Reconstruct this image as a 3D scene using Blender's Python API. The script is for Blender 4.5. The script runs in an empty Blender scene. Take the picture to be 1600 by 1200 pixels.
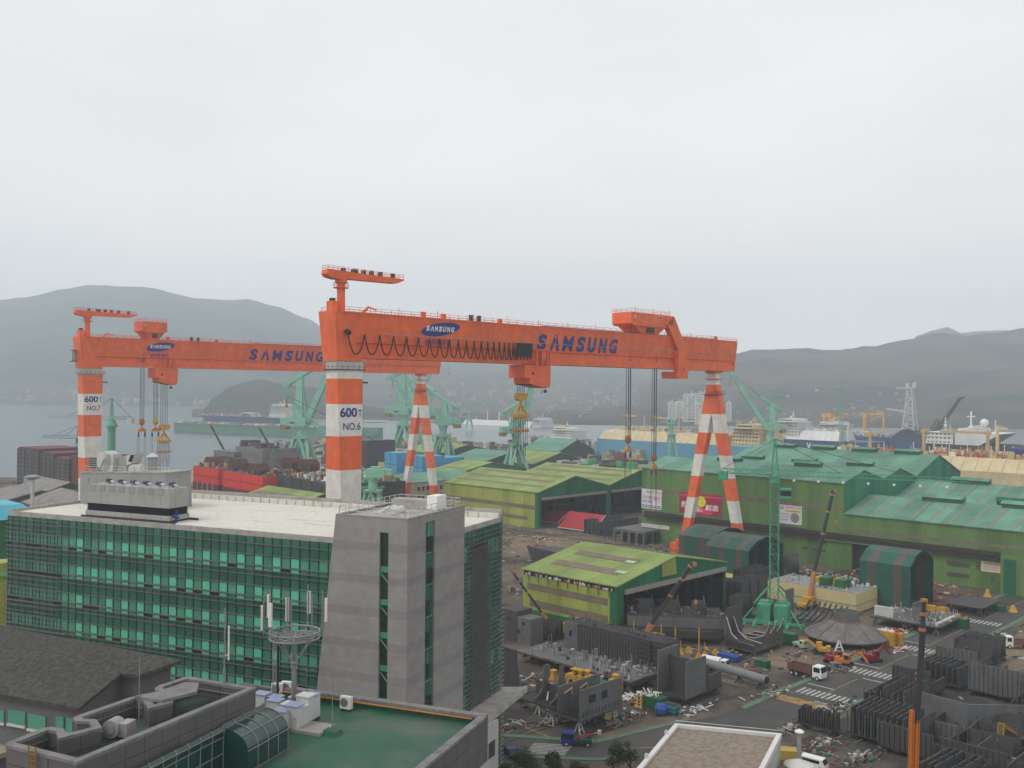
import bpy, math, random
from mathutils import Vector, Matrix, noise as mnoise
random.seed(7)
R = math.radians
scene = bpy.context.scene
COL = scene.collection
# ------------------------------------------------------------------ camera
CAM_H = 62.0
FPX = 1500.0                     # focal length in pixels of the 1600 px wide photograph
PITCH = math.atan(8 / FPX); ROLL = R(0.5)
cam_d = bpy.data.cameras.new('camera'); cam = bpy.data.objects.new('camera', cam_d); COL.objects.link(cam)
cam_d.sensor_width = 36.0; cam_d.lens = 36.0 * FPX / 1600.0
cam_d.clip_start = 1.0; cam_d.clip_end = 60000
cam.matrix_world = Matrix.Translation((0, 0, CAM_H)) @ Matrix.Rotation(R(90) + PITCH, 4, 'X') @ Matrix.Rotation(ROLL, 4, 'Z')
scene.camera = cam
# ------------------------------------------------------------------ sky, sun, exposure
SUN_EL, SUN_AZ = R(52), R(-115)            # soft light through cloud, from the left
world = bpy.data.worlds.new('World'); scene.world = world; world.use_nodes = True
nt = world.node_tree; nt.nodes.clear()
def N(t, **k):
    n = nt.nodes.new(t)
    for a, b in k.items(): setattr(n, a, b)
    return n
sky = N('ShaderNodeTexSky', sky_type='NISHITA', sun_disc=False, sun_elevation=SUN_EL, sun_rotation=SUN_AZ)
sky.air_density = 1.0; sky.dust_density = 4.0; sky.altitude = 60
skym = N('ShaderNodeMixRGB', blend_type='MIX'); skym.inputs[0].default_value = 0.93
tc = N('ShaderNodeTexCoord'); mp = N('ShaderNodeMapping'); mp.inputs['Scale'].default_value = (1, 1, 3.0)
no = N('ShaderNodeTexNoise'); no.inputs['Scale'].default_value = 2.2; no.inputs['Detail'].default_value = 4; no.inputs['Roughness'].default_value = .5
sx = N('ShaderNodeSeparateXYZ')
rp = N('ShaderNodeValToRGB'); cr = rp.color_ramp
cr.elements[0].position = 0.0; cr.elements[0].color = (18.5, 17.6, 16.8, 1)
cr.elements[1].position = 1.0; cr.elements[1].color = (8.6, 8.7, 8.9, 1)
e = cr.elements.new(.12); e.color = (12.4, 12.0, 11.7, 1)
e = cr.elements.new(.35); e.color = (10.4, 10.25, 10.1, 1)
mu = N('ShaderNodeMixRGB', blend_type='MULTIPLY'); mu.inputs[0].default_value = 1
nr = N('ShaderNodeMapRange'); nr.inputs['From Min'].default_value = .3; nr.inputs['From Max'].default_value = .7
nr.inputs['To Min'].default_value = .92; nr.inputs['To Max'].default_value = 1.07
bg = N('ShaderNodeBackground'); bg.inputs['Strength'].default_value = 0.1
ow = N('ShaderNodeOutputWorld')
L = nt.links.new
L(tc.outputs['Generated'], mp.inputs['Vector']); L(mp.outputs['Vector'], no.inputs['Vector'])
L(tc.outputs['Generated'], sx.inputs[0]); L(sx.outputs['Z'], rp.inputs['Fac'])
L(no.outputs['Fac'], nr.inputs['Value']); L(rp.outputs['Color'], mu.inputs[1]); L(nr.outputs['Result'], mu.inputs[2])
L(sky.outputs['Color'], skym.inputs[1]); L(mu.outputs['Color'], skym.inputs[2])
L(skym.outputs['Color'], bg.inputs['Color']); L(bg.outputs[0], ow.inputs['Surface'])
sun_d = bpy.data.lights.new('sun', 'SUN'); sun = bpy.data.objects.new('sun', sun_d); COL.objects.link(sun)
sun_d.energy = 1.6; sun_d.angle = R(24); sun_d.color = (1, .96, .9)
_sd = Vector((math.cos(SUN_EL) * math.sin(SUN_AZ), math.cos(SUN_EL) * math.cos(SUN_AZ), math.sin(SUN_EL)))
sun.rotation_euler = _sd.to_track_quat('Z', 'Y').to_euler()
scene.view_settings.view_transform = 'Standard'; scene.view_settings.look = 'None'
scene.view_settings.exposure = 0.0; scene.view_settings.gamma = 1.0
scene.cycles.max_bounces = 6; scene.cycles.diffuse_bounces = 3; scene.cycles.glossy_bounces = 2
scene.cycles.transmission_bounces = 2; scene.cycles.volume_bounces = 1; scene.cycles.use_denoising = True
# ------------------------------------------------------------------ measuring helpers (photo pixel -> place in the world)
def ray(px, py):
    x = (px - 800) / FPX; y = -(py - 600) / FPX
    c, s = math.cos(ROLL), math.sin(ROLL)
    X = c * x - s * y; U = s * x + c * y
    cp, sp = math.cos(PITCH), math.sin(PITCH)
    return (X, cp - sp * U, sp + cp * U)
def ong(px, py, z=0.0):
    d = ray(px, py); t = (z - CAM_H) / d[2]
    return (d[0] * t, d[1] * t)
def at(px, py, Y):
    d = ray(px, py); t = Y / d[1]
    return (d[0] * t, Y, CAM_H + d[2] * t)
YAW = R(45.5); CA, SA = math.cos(YAW), math.sin(YAW)
def touv(X, Y): return (X * CA + Y * SA, -X * SA + Y * CA)
def W(u, v): return (u * CA - v * SA, u * SA + v * CA)
def uv(px, py, z=0.0): return touv(*ong(px, py, z))
class Frame:
    def __init__(s, X, Y, deg): s.o = (X, Y); s.a = R(deg); s.c, s.s = math.cos(s.a), math.sin(s.a)
    def loc(s, X, Y): x, y = X - s.o[0], Y - s.o[1]; return (x * s.c + y * s.s, -x * s.s + y * s.c)
    def world(s, x, y): return (s.o[0] + x * s.c - y * s.s, s.o[1] + x * s.s + y * s.c)
    def at(s, px, py, z): return s.loc(*ong(px, py, z))
    def on_y(s, px, py, y0):      # ray meets the plane y=y0 of this frame -> (x, z)
        d = ray(px, py); ex, ey = -s.o[0], -s.o[1]
        oy = -ex * s.s + ey * s.c; ox = ex * s.c + ey * s.s
        dy = -d[0] * s.s + d[1] * s.c; dx = d[0] * s.c + d[1] * s.s
        t = (y0 - oy) / dy; return (ox + dx * t, CAM_H + d[2] * t)
YARD = Frame(0, 0, 45.5)
# ------------------------------------------------------------------ materials
MATS = {}
def mat(name, rgb, rough=.65, var=.18, scale=.25, metal=0.0, streak=False, bump=0.0, spec=.35, grain=0.0, coord='Object'):
    if name in MATS: return MATS[name]
    m = bpy.data.materials.new(name); m.use_nodes = True; t = m.node_tree; b = t.nodes['Principled BSDF']
    b.inputs['Roughness'].default_value = rough; b.inputs['Metallic'].default_value = metal
    b.inputs['Specular IOR Level'].default_value = spec
    tc = t.nodes.new('ShaderNodeTexCoord'); mp = t.nodes.new('ShaderNodeMapping')
    mp.inputs['Scale'].default_value = (1, 1, .15) if streak else (1, 1, 1)
    n1 = t.nodes.new('ShaderNodeTexNoise'); n1.inputs['Scale'].default_value = scale; n1.inputs['Detail'].default_value = 6; n1.inputs['Roughness'].default_value = .65
    mr = t.nodes.new('ShaderNodeMapRange'); mr.inputs['From Min'].default_value = .3; mr.inputs['From Max'].default_value = .7
    mr.inputs['To Min'].default_value = 1 - var; mr.inputs['To Max'].default_value = 1 + var
    mx = t.nodes.new('ShaderNodeMixRGB'); mx.blend_type = 'MULTIPLY'; mx.inputs[0].default_value = 1; mx.inputs[1].default_value = (*rgb, 1)
    l = t.links.new
    l(tc.outputs[coord], mp.inputs[0]); l(mp.outputs[0], n1.inputs['Vector']); l(n1.outputs['Fac'], mr.inputs['Value'])
    l(mr.outputs['Result'], mx.inputs[2]); l(mx.outputs[0], b.inputs['Base Color'])
    if bump:
        n2 = t.nodes.new('ShaderNodeTexNoise'); n2.inputs['Scale'].default_value = scale * 6; n2.inputs['Detail'].default_value = 4
        bp = t.nodes.new('ShaderNodeBump'); bp.inputs['Strength'].default_value = bump; bp.inputs['Distance'].default_value = .1
        l(tc.outputs[coord], n2.inputs['Vector']); l(n2.outputs['Fac'], bp.inputs['Height']); l(bp.outputs[0], b.inputs['Normal'])
    MATS[name] = m; return m
def two_tone(name, c1, c2, scale, lo=.45, hi=.6, rough=.8, detail=6, stretch=(1, 1, 1), spec=.3, coord='Object', metal=0):
    """two real surface colours (stain / wear / clumps) mixed by noise"""
    if name in MATS: return MATS[name]
    m = mat(name, c1, rough, .15, scale * 3, spec=spec, coord=coord, metal=metal); t = m.node_tree; b = t.nodes['Principled BSDF']
    src = b.inputs['Base Color'].links[0].from_socket
    n = t.nodes.new('ShaderNodeTexNoise'); n.inputs['Scale'].default_value = scale; n.inputs['Detail'].default_value = detail; n.inputs['Roughness'].default_value = .6
    tc = t.nodes.new('ShaderNodeTexCoord'); mp = t.nodes.new('ShaderNodeMapping'); mp.inputs['Scale'].default_value = stretch
    mr = t.nodes.new('ShaderNodeMapRange'); mr.inputs['From Min'].default_value = lo; mr.inputs['From Max'].default_value = hi
    mx = t.nodes.new('ShaderNodeMixRGB'); mx.inputs[2].default_value = (*c2, 1)
    l = t.links.new
    l(tc.outputs[coord], mp.inputs[0]); l(mp.outputs[0], n.inputs['Vector']); l(n.outputs['Fac'], mr.inputs['Value']); l(mr.outputs[0], mx.inputs[0])
    l(src, mx.inputs[1]); l(mx.outputs[0], b.inputs['Base Color']); return m
def gridmat(name, c1, c2, bw, bh, mortar, rough=.6, spec=.3, swap=False, bands=None):
    """panel joints (brick texture without offset) laid in object space; bands=(period, height, colour) adds courses of another stone"""
    if name in MATS: return MATS[name]
    m = bpy.data.materials.new(name); m.use_nodes = True; t = m.node_tree; b = t.nodes['Principled BSDF']; l = t.links.new
    b.inputs['Roughness'].default_value = rough; b.inputs['Specular IOR Level'].default_value = spec
    tc = t.nodes.new('ShaderNodeTexCoord'); sp = t.nodes.new('ShaderNodeSeparateXYZ'); cb = t.nodes.new('ShaderNodeCombineXYZ')
    ad = t.nodes.new('ShaderNodeMath'); ad.operation = 'ADD'
    l(tc.outputs['Object'], sp.inputs[0]); l(sp.outputs['X'], ad.inputs[0]); l(sp.outputs['Y'], ad.inputs[1])
    l(ad.outputs[0], cb.inputs['X']); l(sp.outputs['Z'], cb.inputs['Y'])
    if swap: l(sp.outputs['X'], cb.inputs['X']); l(sp.outputs['Y'], cb.inputs['Y'])
    br = t.nodes.new('ShaderNodeTexBrick'); br.offset = 0; br.inputs['Scale'].default_value = 1
    br.inputs['Brick Width'].default_value = bw; br.inputs['Row Height'].default_value = bh; br.inputs['Mortar Size'].default_value = mortar
    br.inputs['Color1'].default_value = (*c1, 1); br.inputs['Color2'].default_value = (c1[0] * .9, c1[1] * .9, c1[2] * .9, 1); br.inputs['Mortar'].default_value = (*c2, 1)
    l(cb.outputs[0], br.inputs['Vector'])
    no = t.nodes.new('ShaderNodeTexNoise'); no.inputs['Scale'].default_value = .6; no.inputs['Detail'].default_value = 6
    l(tc.outputs['Object'], no.inputs['Vector'])
    mr = t.nodes.new('ShaderNodeMapRange'); mr.inputs['To Min'].default_value = .8; mr.inputs['To Max'].default_value = 1.2
    l(no.outputs['Fac'], mr.inputs['Value'])
    mu = t.nodes.new('ShaderNodeMixRGB'); mu.blend_type = 'MULTIPLY'; mu.inputs[0].default_value = 1
    l(br.outputs['Color'], mu.inputs[1]); l(mr.outputs[0], mu.inputs[2]); out = mu.outputs[0]
    if bands:
        per, hh, off, bc = bands
        a0 = t.nodes.new('ShaderNodeMath'); a0.operation = 'ADD'; a0.inputs[1].default_value = off
        a1 = t.nodes.new('ShaderNodeMath'); a1.operation = 'MODULO'; a1.inputs[1].default_value = per
        a2 = t.nodes.new('ShaderNodeMath'); a2.operation = 'LESS_THAN'; a2.inputs[1].default_value = hh
        l(sp.outputs['Z'], a0.inputs[0]); l(a0.outputs[0], a1.inputs[0]); l(a1.outputs[0], a2.inputs[0])
        m2 = t.nodes.new('ShaderNodeMixRGB'); m2.blend_type = 'MULTIPLY'; m2.inputs[2].default_value = (*bc, 1)
        l(a2.outputs[0], m2.inputs[0]); l(out, m2.inputs[1]); out = m2.outputs[0]
    l(out, b.inputs['Base Color']); MATS[name] = m; return m
def ribmat(name, rgb, period=.9, axis='X', depth=.80, rough=.75, dirt=.22, spec=.15):
    """profiled sheet metal: fine ribs in object space along one axis plus weathering"""
    if name in MATS: return MATS[name]
    m = mat(name, rgb, rough, dirt, .12, streak=True, spec=spec); t = m.node_tree; b = t.nodes['Principled BSDF']; l = t.links.new
    src = b.inputs['Base Color'].links[0].from_socket
    tc = t.nodes.new('ShaderNodeTexCoord'); sp = t.nodes.new('ShaderNodeSeparateXYZ'); l(tc.outputs['Object'], sp.inputs[0])
    mm = t.nodes.new('ShaderNodeMath'); mm.operation = 'MULTIPLY'; mm.inputs[1].default_value = 2 * math.pi / period
    sn = t.nodes.new('ShaderNodeMath'); sn.operation = 'SINE'; l(sp.outputs[axis], mm.inputs[0]); l(mm.outputs[0], sn.inputs[0])
    bp = t.nodes.new('ShaderNodeBump'); bp.inputs['Strength'].default_value = .5; bp.inputs['Distance'].default_value = .12
    l(sn.outputs[0], bp.inputs['Height']); l(bp.outputs[0], b.inputs['Normal'])
    # sheets of slightly different age
    vo = t.nodes.new('ShaderNodeMath'); vo.operation = 'MULTIPLY'; vo.inputs[1].default_value = 1 / (period * 5); l(sp.outputs[axis], vo.inputs[0])
    fl = t.nodes.new('ShaderNodeMath'); fl.operation = 'FLOOR'; l(vo.outputs[0], fl.inputs[0])
    wn = t.nodes.new('ShaderNodeTexWhiteNoise'); wn.noise_dimensions = '1D'; l(fl.outputs[0], wn.inputs['W'])
    mr = t.nodes.new('ShaderNodeMapRange'); mr.inputs['To Min'].default_value = depth; mr.inputs['To Max'].default_value = 1.1; l(wn.outputs['Value'], mr.inputs['Value'])
    mx = t.nodes.new('ShaderNodeMixRGB'); mx.blend_type = 'MULTIPLY'; mx.inputs[0].default_value = 1
    l(src, mx.inputs[1]); l(mr.outputs[0], mx.inputs[2]); l(mx.outputs[0], b.inputs['Base Color']); return m
ORANGE = two_tone('crane_orange', (.74, .135, .040), (.56, .095, .038), .14, .50, .80, rough=.5, stretch=(1, 1, .3))
CRWHITE = two_tone('crane_white', (.68, .66, .61), (.54, .515, .47), .15, .5, .8, rough=.55, stretch=(1, 1, .2))
BLUEP = mat('sign_blue', (.02, .035, .20), .5, .08)
WHITEP = mat('white_paint', (.72, .72, .70), .5, .08)
STEEL = two_tone('primed_steel', (.058, .060, .064), (.075, .060, .048), .25, .45, .65, rough=.7)
STEEL2 = two_tone('primed_steel_light', (.115, .118, .122), (.10, .082, .065), .3, .5, .7, rough=.65)
STEEL3 = two_tone('primed_steel_dark', (.035, .035, .038), (.05, .038, .03), .3, .5, .7, rough=.75)
BLACK = mat('black_rubber', (.015, .015, .017), .7, .1)
ROPE = mat('rope', (.06, .06, .065), .6, .1)
YEL = mat('yellow_paint', (.50, .27, .025), .55, .28, 1.0)
TEAL = two_tone('crane_teal', (.22, .46, .35), (.14, .32, .25), .2, .5, .75, rough=.5)
RUSTY = mat('rust', (.16, .06, .03), .85, .35, .6)
REDP = mat('red_paint', (.45, .03, .02), .5, .15)
GLASSD = mat('dark_glass', (.012, .02, .022), .12, .1, spec=.6)
GREYM = mat('grey_metal', (.27, .275, .27), .5, .12, .5)
LGREY = mat('light_grey_metal', (.5, .5, .48), .45, .12, .5)
# ------------------------------------------------------------------ mesh builder
class MB:
    def __init__(s, m=None): s.v = []; s.f = []; s.mi = []; s.ms = []; s.T = Matrix(); s.smooth = []; s.use(m) if m else None; s.sm = False
    def use(s, m):
        if m not in s.ms: s.ms.append(m)
        s.cur = s.ms.index(m); return s
    def add(s, vs, fs):
        b = len(s.v); s.v += [s.T @ Vector(p) for p in vs]
        for f in fs: s.f.append([b + i for i in f]); s.mi.append(s.cur); s.smooth.append(s.sm)
        return s
    def hexa(s, p):   # 4 bottom (ccw), 4 top
        return s.add(p, [(3, 2, 1, 0), (4, 5, 6, 7), (0, 1, 5, 4), (1, 2, 6, 5), (2, 3, 7, 6), (3, 0, 4, 7)])
    def box(s, x0, x1, y0, y1, z0, z1):
        if x0 > x1: x0, x1 = x1, x0
        if y0 > y1: y0, y1 = y1, y0
        if z0 > z1: z0, z1 = z1, z0
        return s.hexa([(x0, y0, z0), (x1, y0, z0), (x1, y1, z0), (x0, y1, z0), (x0, y0, z1), (x1, y0, z1), (x1, y1, z1), (x0, y1, z1)])
    def cbox(s, x, y, z, lx, ly, lz): return s.box(x - lx / 2, x + lx / 2, y - ly / 2, y + ly / 2, z, z + lz)
    def frus(s, x0, x1, y0, y1, z0, X0, X1, Y0, Y1, z1):
        return s.hexa([(x0, y0, z0), (x1, y0, z0), (x1, y1, z0), (x0, y1, z0), (X0, Y0, z1), (X1, Y0, z1), (X1, Y1, z1), (X0, Y1, z1)])
    def prism(s, pts, z0, z1):  # pts ccw in xy
        n = len(pts); a = sum(pts[i][0] * pts[(i + 1) % n][1] - pts[(i + 1) % n][0] * pts[i][1] for i in range(n))
        if a < 0: pts = pts[::-1]
        vs = [(x, y, z0) for x, y in pts] + [(x, y, z1) for x, y in pts]
        return s.add(vs, [list(range(n))[::-1], list(range(n, 2 * n))] + [(i, (i + 1) % n, n + (i + 1) % n, n + i) for i in range(n)])
    def ext(s, pts, a0, a1, axis='x'):  # profile pts (p,q) swept along an axis: x -> (y,z), y -> (x,z)
        n = len(pts); mk = (lambda p, q, a: (a, p, q)) if axis == 'x' else (lambda p, q, a: (p, a, q))
        vs = [mk(p, q, a0) for p, q in pts] + [mk(p, q, a1) for p, q in pts]
        ar = sum(pts[i][0] * pts[(i + 1) % n][1] - pts[(i + 1) % n][0] * pts[i][1] for i in range(n))
        fl = (ar > 0) == (axis == 'x')
        fs = [list(range(n))[::-1], list(range(n, 2 * n))] + [(i, (i + 1) % n, n + (i + 1) % n, n + i) for i in range(n)]
        if not fl: fs = [list(f)[::-1] for f in fs]
        if a1 < a0: fs = [list(f)[::-1] for f in fs]
        return s.add(vs, fs)
    def bar(s, p, q, w, h=None, up=(0, 0, 1)):
        p, q = Vector(p), Vector(q); h = h or w; d = q - p
        if d.length < 1e-6: return s
        d.normalize(); up = Vector(up)
        if abs(d.dot(up)) > .97: up = Vector((1, 0, 0))
        a = d.cross(up).normalized() * w / 2; b = a.cross(d).normalized() * h / 2
        return s.add([p - a - b, p + a - b, p + a + b, p - a + b, q - a - b, q + a - b, q + a + b, q - a + b],
                     [(0, 1, 2, 3), (7, 6, 5, 4), (4, 5, 1, 0), (5, 6, 2, 1), (6, 7, 3, 2), (7, 4, 0, 3)])
    def tube(s, p, q, r, r2=None, n=10, cap=True):
        p, q = Vector(p), Vector(q); r2 = r if r2 is None else r2; d = (q - p).normalized()
        up = Vector((0, 0, 1)) if abs(d.z) < .95 else Vector((1, 0, 0))
        a = d.cross(up).normalized(); b = a.cross(d)
        vs = []
        for c, rr in ((p, r), (q, r2)):
            for i in range(n): t = 2 * math.pi * i / n; vs.append(c + a * (math.cos(t) * rr) + b * (math.sin(t) * rr))
        fs = [(n + i, n + (i + 1) % n, (i + 1) % n, i) for i in range(n)]
        if cap: fs += [list(range(n)), list(range(n, 2 * n))[::-1]]
        o = s.sm; s.sm = False; s.add(vs, fs); s.sm = o
        return s
    def poly(s, pts, r, n=6, closed=False):
        for i in range(len(pts) - 1): s.tube(pts[i], pts[i + 1], r, n=n, cap=True)
        return s
    def lathe(s, prof, c=(0, 0, 0), n=16, ax=None):
        vs = []; c = Vector(c)
        for r, z in prof:
            for i in range(n):
                t = 2 * math.pi * i / n; vs.append((c.x + r * math.cos(t), c.y + r * math.sin(t), c.z + z))
        fs = []
        for k in range(len(prof) - 1):
            for i in range(n): fs.append((k * n + i, k * n + (i + 1) % n, (k + 1) * n + (i + 1) % n, (k + 1) * n + i))
        fs += [list(range(n))[::-1], [len(vs) - n + i for i in range(n)]]
        return s.add(vs, fs)
    def quad(s, a, b, c, d): return s.add([a, b, c, d], [(0, 1, 2, 3)])
    def lattice(s, p, q, w, h=None, n=8, t=.18, d=.11, w2=None, h2=None):
        """open box lattice between two points: four chords and zigzag lacing"""
        p, q = Vector(p), Vector(q); h = h or w; w2 = w2 or w; h2 = h2 or h; D = (q - p).normalized()
        up = Vector((0, 0, 1)) if abs(D.z) < .95 else Vector((1, 0, 0))
        a = D.cross(up).normalized(); b = a.cross(D).normalized()
        def c(k, f):
            sx, sy = ((-1, -1), (1, -1), (1, 1), (-1, 1))[k]
            return p.lerp(q, f) + a * sx * (w + (w2 - w) * f) / 2 + b * sy * (h + (h2 - h) * f) / 2
        for k in range(4): s.bar(c(k, 0), c(k, 1), t)
        for i in range(n):
            f0, f1 = i / n, (i + 1) / n
            for k in range(4):
                k2 = (k + 1) % 4
                if i % 2: s.bar(c(k, f0), c(k2, f1), d)
                else: s.bar(c(k2, f0), c(k, f1), d)
                s.bar(c(k, f1), c(k2, f1), d)
        return s
    def build(s, name, parent=None, loc=None, rz=None, label=None):
        me = bpy.data.meshes.new(name); me.from_pydata([tuple(v) for v in s.v], [], s.f)
        for m in s.ms: me.materials.append(m)
        me.polygons.foreach_set('material_index', s.mi); me.update()
        o = bpy.data.objects.new(name, me); COL.objects.link(o)
        if parent: o.parent = parent
        if loc: o.location = loc
        if rz is not None: o.rotation_euler = (0, 0, rz)
        if label: o['label'] = label
        return o
def tag(o, label, cat, group=None):
    o['label'] = label; o['category'] = cat
    if group: o['group'] = group
    return o
def empty(name, label, cat, loc=(0, 0, 0), rz=0.0, group=None):
    o = bpy.data.objects.new(name, None); COL.objects.link(o); o.location = loc; o.rotation_euler = (0, 0, rz)
    return tag(o, label, cat, group)
def struct(o, kind='structure'): o['kind'] = kind; return o
KIDS = {}
def copy_tree(o, parent=None, loc=None, rz=None, label=None):
    c = o.copy(); COL.objects.link(c)
    if parent: c.parent = parent
    if loc is not None: c.location = loc
    if rz is not None: c.rotation_euler = (0, 0, rz)
    if label: c['label'] = label
    for ch in [k for k in bpy.data.objects if k.parent == o]: copy_tree(ch, c)
    return c
def text_into(mb, s, x0, x1, z0, z1, place, font_off=.02, shear=0.0, thick=0.0):
    """lettering s as flat faces, fitted into the rectangle x0..x1, z0..z1; place(x, z) -> 3D point"""
    cu = bpy.data.curves.new('t', 'FONT'); cu.body = s; cu.offset = font_off; cu.resolution_u = 3; cu.shear = shear
    ob = bpy.data.objects.new('t', cu); COL.objects.link(ob)
    dg = bpy.context.evaluated_depsgraph_get(); dg.update(); me = bpy.data.meshes.new_from_object(ob.evaluated_get(dg))
    vs = [v.co.copy() for v in me.vertices]; fs = [tuple(p.vertices) for p in me.polygons]
    bpy.data.objects.remove(ob); bpy.data.curves.remove(cu); bpy.data.meshes.remove(me)
    if not vs: return mb
    ax0 = min(v.x for v in vs); ax1 = max(v.x for v in vs); ay0 = min(v.y for v in vs); ay1 = max(v.y for v in vs)
    P = [place(x0 + (v.x - ax0) / (ax1 - ax0) * (x1 - x0), z0 + (v.y - ay0) / (ay1 - ay0) * (z1 - z0)) for v in vs]
    return mb.add(P, fs)
def railing(mb, pts, h=1.1, step=2.0, r=.05):
    for i in range(len(pts) - 1):
        p, q = Vector(pts[i]), Vector(pts[i + 1]); L_ = (q - p).length; k = max(1, int(L_ / step))
        for a in (h, h * .5): mb.bar(p + Vector((0, 0, a)), q + Vector((0, 0, a)), r)
        for j in range(k + 1): c = p.lerp(q, j / k); mb.bar(c, c + Vector((0, 0, h)), r)
    return mb
# ================================================================== LAND, WATER, HILLS
def wpoly(pix, z=0.0): return [ong(px, py, z) for px, py in pix]
def sheet(name, pts, z, m, thick=0.0):
    mb = MB(m)
    if thick: mb.prism(pts, z - thick, z)
    else:
        a = sum(pts[i][0] * pts[(i + 1) % len(pts)][1] - pts[(i + 1) % len(pts)][0] * pts[i][1] for i in range(len(pts)))
        if a < 0: pts = pts[::-1]
        mb.add([(x, y, z) for x, y in pts], [list(range(len(pts)))])
    return struct(mb.build(name))
WATERM = mat('sea_water', (.045, .075, .085), .22, .12, .004, spec=.5, bump=.0)
_t = WATERM.node_tree; _b = _t.nodes['Principled BSDF']
_n = _t.nodes.new('ShaderNodeTexNoise'); _n.inputs['Scale'].default_value = .35; _n.inputs['Detail'].default_value = 5
_c = _t.nodes.new('ShaderNodeTexCoord'); _p = _t.nodes.new('ShaderNodeBump'); _p.inputs['Strength'].default_value = .5; _p.inputs['Distance'].default_value = .5
_t.links.new(_c.outputs['Object'], _n.inputs['Vector']); _t.links.new(_n.outputs['Fac'], _p.inputs['Height']); _t.links.new(_p.outputs[0], _b.inputs['Normal'])
sheet('water', [(-9000, -500), (9000, -500), (9000, 9000), (-9000, 9000)], -3.0, WATERM)
GROUND = two_tone('yard_ground', (.150, .122, .092), (.055, .048, .042), .045, .42, .60, rough=.9, detail=8, spec=.15)
shore = [(-260, 745), (30, 746), (125, 752), (290, 764), (330, 726), (420, 706), (560, 694), (650, 688), (700, 688), (780, 693), (880, 699), (912, 704), (1003, 716), (1300, 745), (1760, 800)]
pts = [(400, -60), (-300, -60)] + [ong(px, py) for px, py in shore] + [(420, 200)]
sheet('yard_ground', pts, 0.0, GROUND, thick=4.0)
# roads
ASPH = two_tone('asphalt', (.060, .060, .058), (.085, .080, .072), .12, .45, .65, rough=.85, spec=.2)
GPAINT = two_tone('green_kerb_paint', (.10, .17, .11), (.10, .10, .085), .4, .5, .62, rough=.85)
WPAINT = two_tone('worn_white_paint', (.42, .42, .40), (.17, .165, .16), 1.4, .50, .72, rough=.8)
YPAINT = two_tone('worn_yellow_paint', (.34, .20, .06), (.12, .095, .065), .8, .45, .62, rough=.8)
RV0, RV1 = 85.5, 98.5
road = [W(u, v) for u, v in ((560, RV1), (166, RV1))] + [ong(1075, 1128), ong(930, 1160), ong(780, 1150), ong(600, 1140), ong(600, 1195), ong(780, 1200), ong(930, 1186), ong(1080, 1186)] + [W(150, RV0), W(560, RV0)]
sheet('road', road, .03, ASPH, thick=.02)
def strip(mb, pts, w, z, h=.0):
    for i in range(len(pts) - 1):
        p, q = Vector((*pts[i], z)), Vector((*pts[i + 1], z)); d = (q - p).normalized(); n = Vector((-d.y, d.x, 0)) * w / 2
        if h: mb.hexa([p - n - Vector((0, 0, h)), q - n - Vector((0, 0, h)), q + n - Vector((0, 0, h)), p + n - Vector((0, 0, h)), p - n, q - n, q + n, p + n])
        else: mb.quad(p - n, q - n, q + n, p + n)
mb = MB(GPAINT)
strip(mb, [W(560, RV1 + .7), W(166, RV1 + .7)], 1.4, .12, .1); strip(mb, [W(560, RV0 - .7), W(168, RV0 - .7)], 1.4, .12, .1)
strip(mb, [ong(1078, 1124), ong(932, 1159), ong(782, 1149), ong(700, 1144)], 1.3, .12, .1)
strip(mb, [ong(990, 1184), ong(930, 1187), ong(830, 1183)], 1.2, .12, .1)
struct(mb.build('kerb'))
mb = MB(WPAINT)
for uc in (183, 205, 232.5, 273):     # zebra crossings: bars run along the road
    v = RV0 + 1.2
    while v < RV1 - 1: mb.quad((*W(uc, v), .04), (*W(uc + 4.2, v), .04), (*W(uc + 4.2, v + .55), .04), (*W(uc, v + .55), .04)); v += 1.1
for uc, a, b in ((180, RV0 + .5, RV0 + 6), (190, RV0 + 6.5, RV1 - .5), (202, RV0 + .5, RV0 + 6), (212, RV0 + 6.5, RV1 - .5), (229, RV0 + .5, RV0 + 6), (240, RV0 + 6.5, RV1 - .5)):
    mb.quad((*W(uc, a), .04), (*W(uc + .45, a), .04), (*W(uc + .45, b), .04), (*W(uc, b), .04))
A, B_, C_, D_ = ong(834, 1161), ong(896, 1164), ong(881, 1181), ong(820, 1178)
for i in range(8):
    f = (i + .15) / 8; g = (i + .62) / 8; lp = lambda p, q, k: (p[0] + (q[0] - p[0]) * k, p[1] + (q[1] - p[1]) * k)
    mb.quad((*lp(A, D_, f), .04), (*lp(A, D_, g), .04), (*lp(B_, C_, g), .04), (*lp(B_, C_, f), .04))
struct(mb.build('crossing_marking'))
mb = MB(YPAINT)
strip(mb, [W(186, 92), W(201, 92)], .25, .045); strip(mb, [W(211, 92), W(228, 92)], .25, .045); strip(mb, [W(240, 92), W(270, 92)], .25, .045); strip(mb, [W(280, 92), W(540, 92)], .25, .045)
mb.quad((*W(176, RV0 + .4), .044), (*W(179.5, RV0 + .4), .044), (*W(179.5, RV1 - .4), .044), (*W(176, RV1 - .4), .044))
strip(mb, [ong(810, 1132), ong(866, 1155)], .4, .045); strip(mb, [ong(955, 1169), ong(1040, 1168)], .35, .045)
struct(mb.build('lane_marking'))
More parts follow.
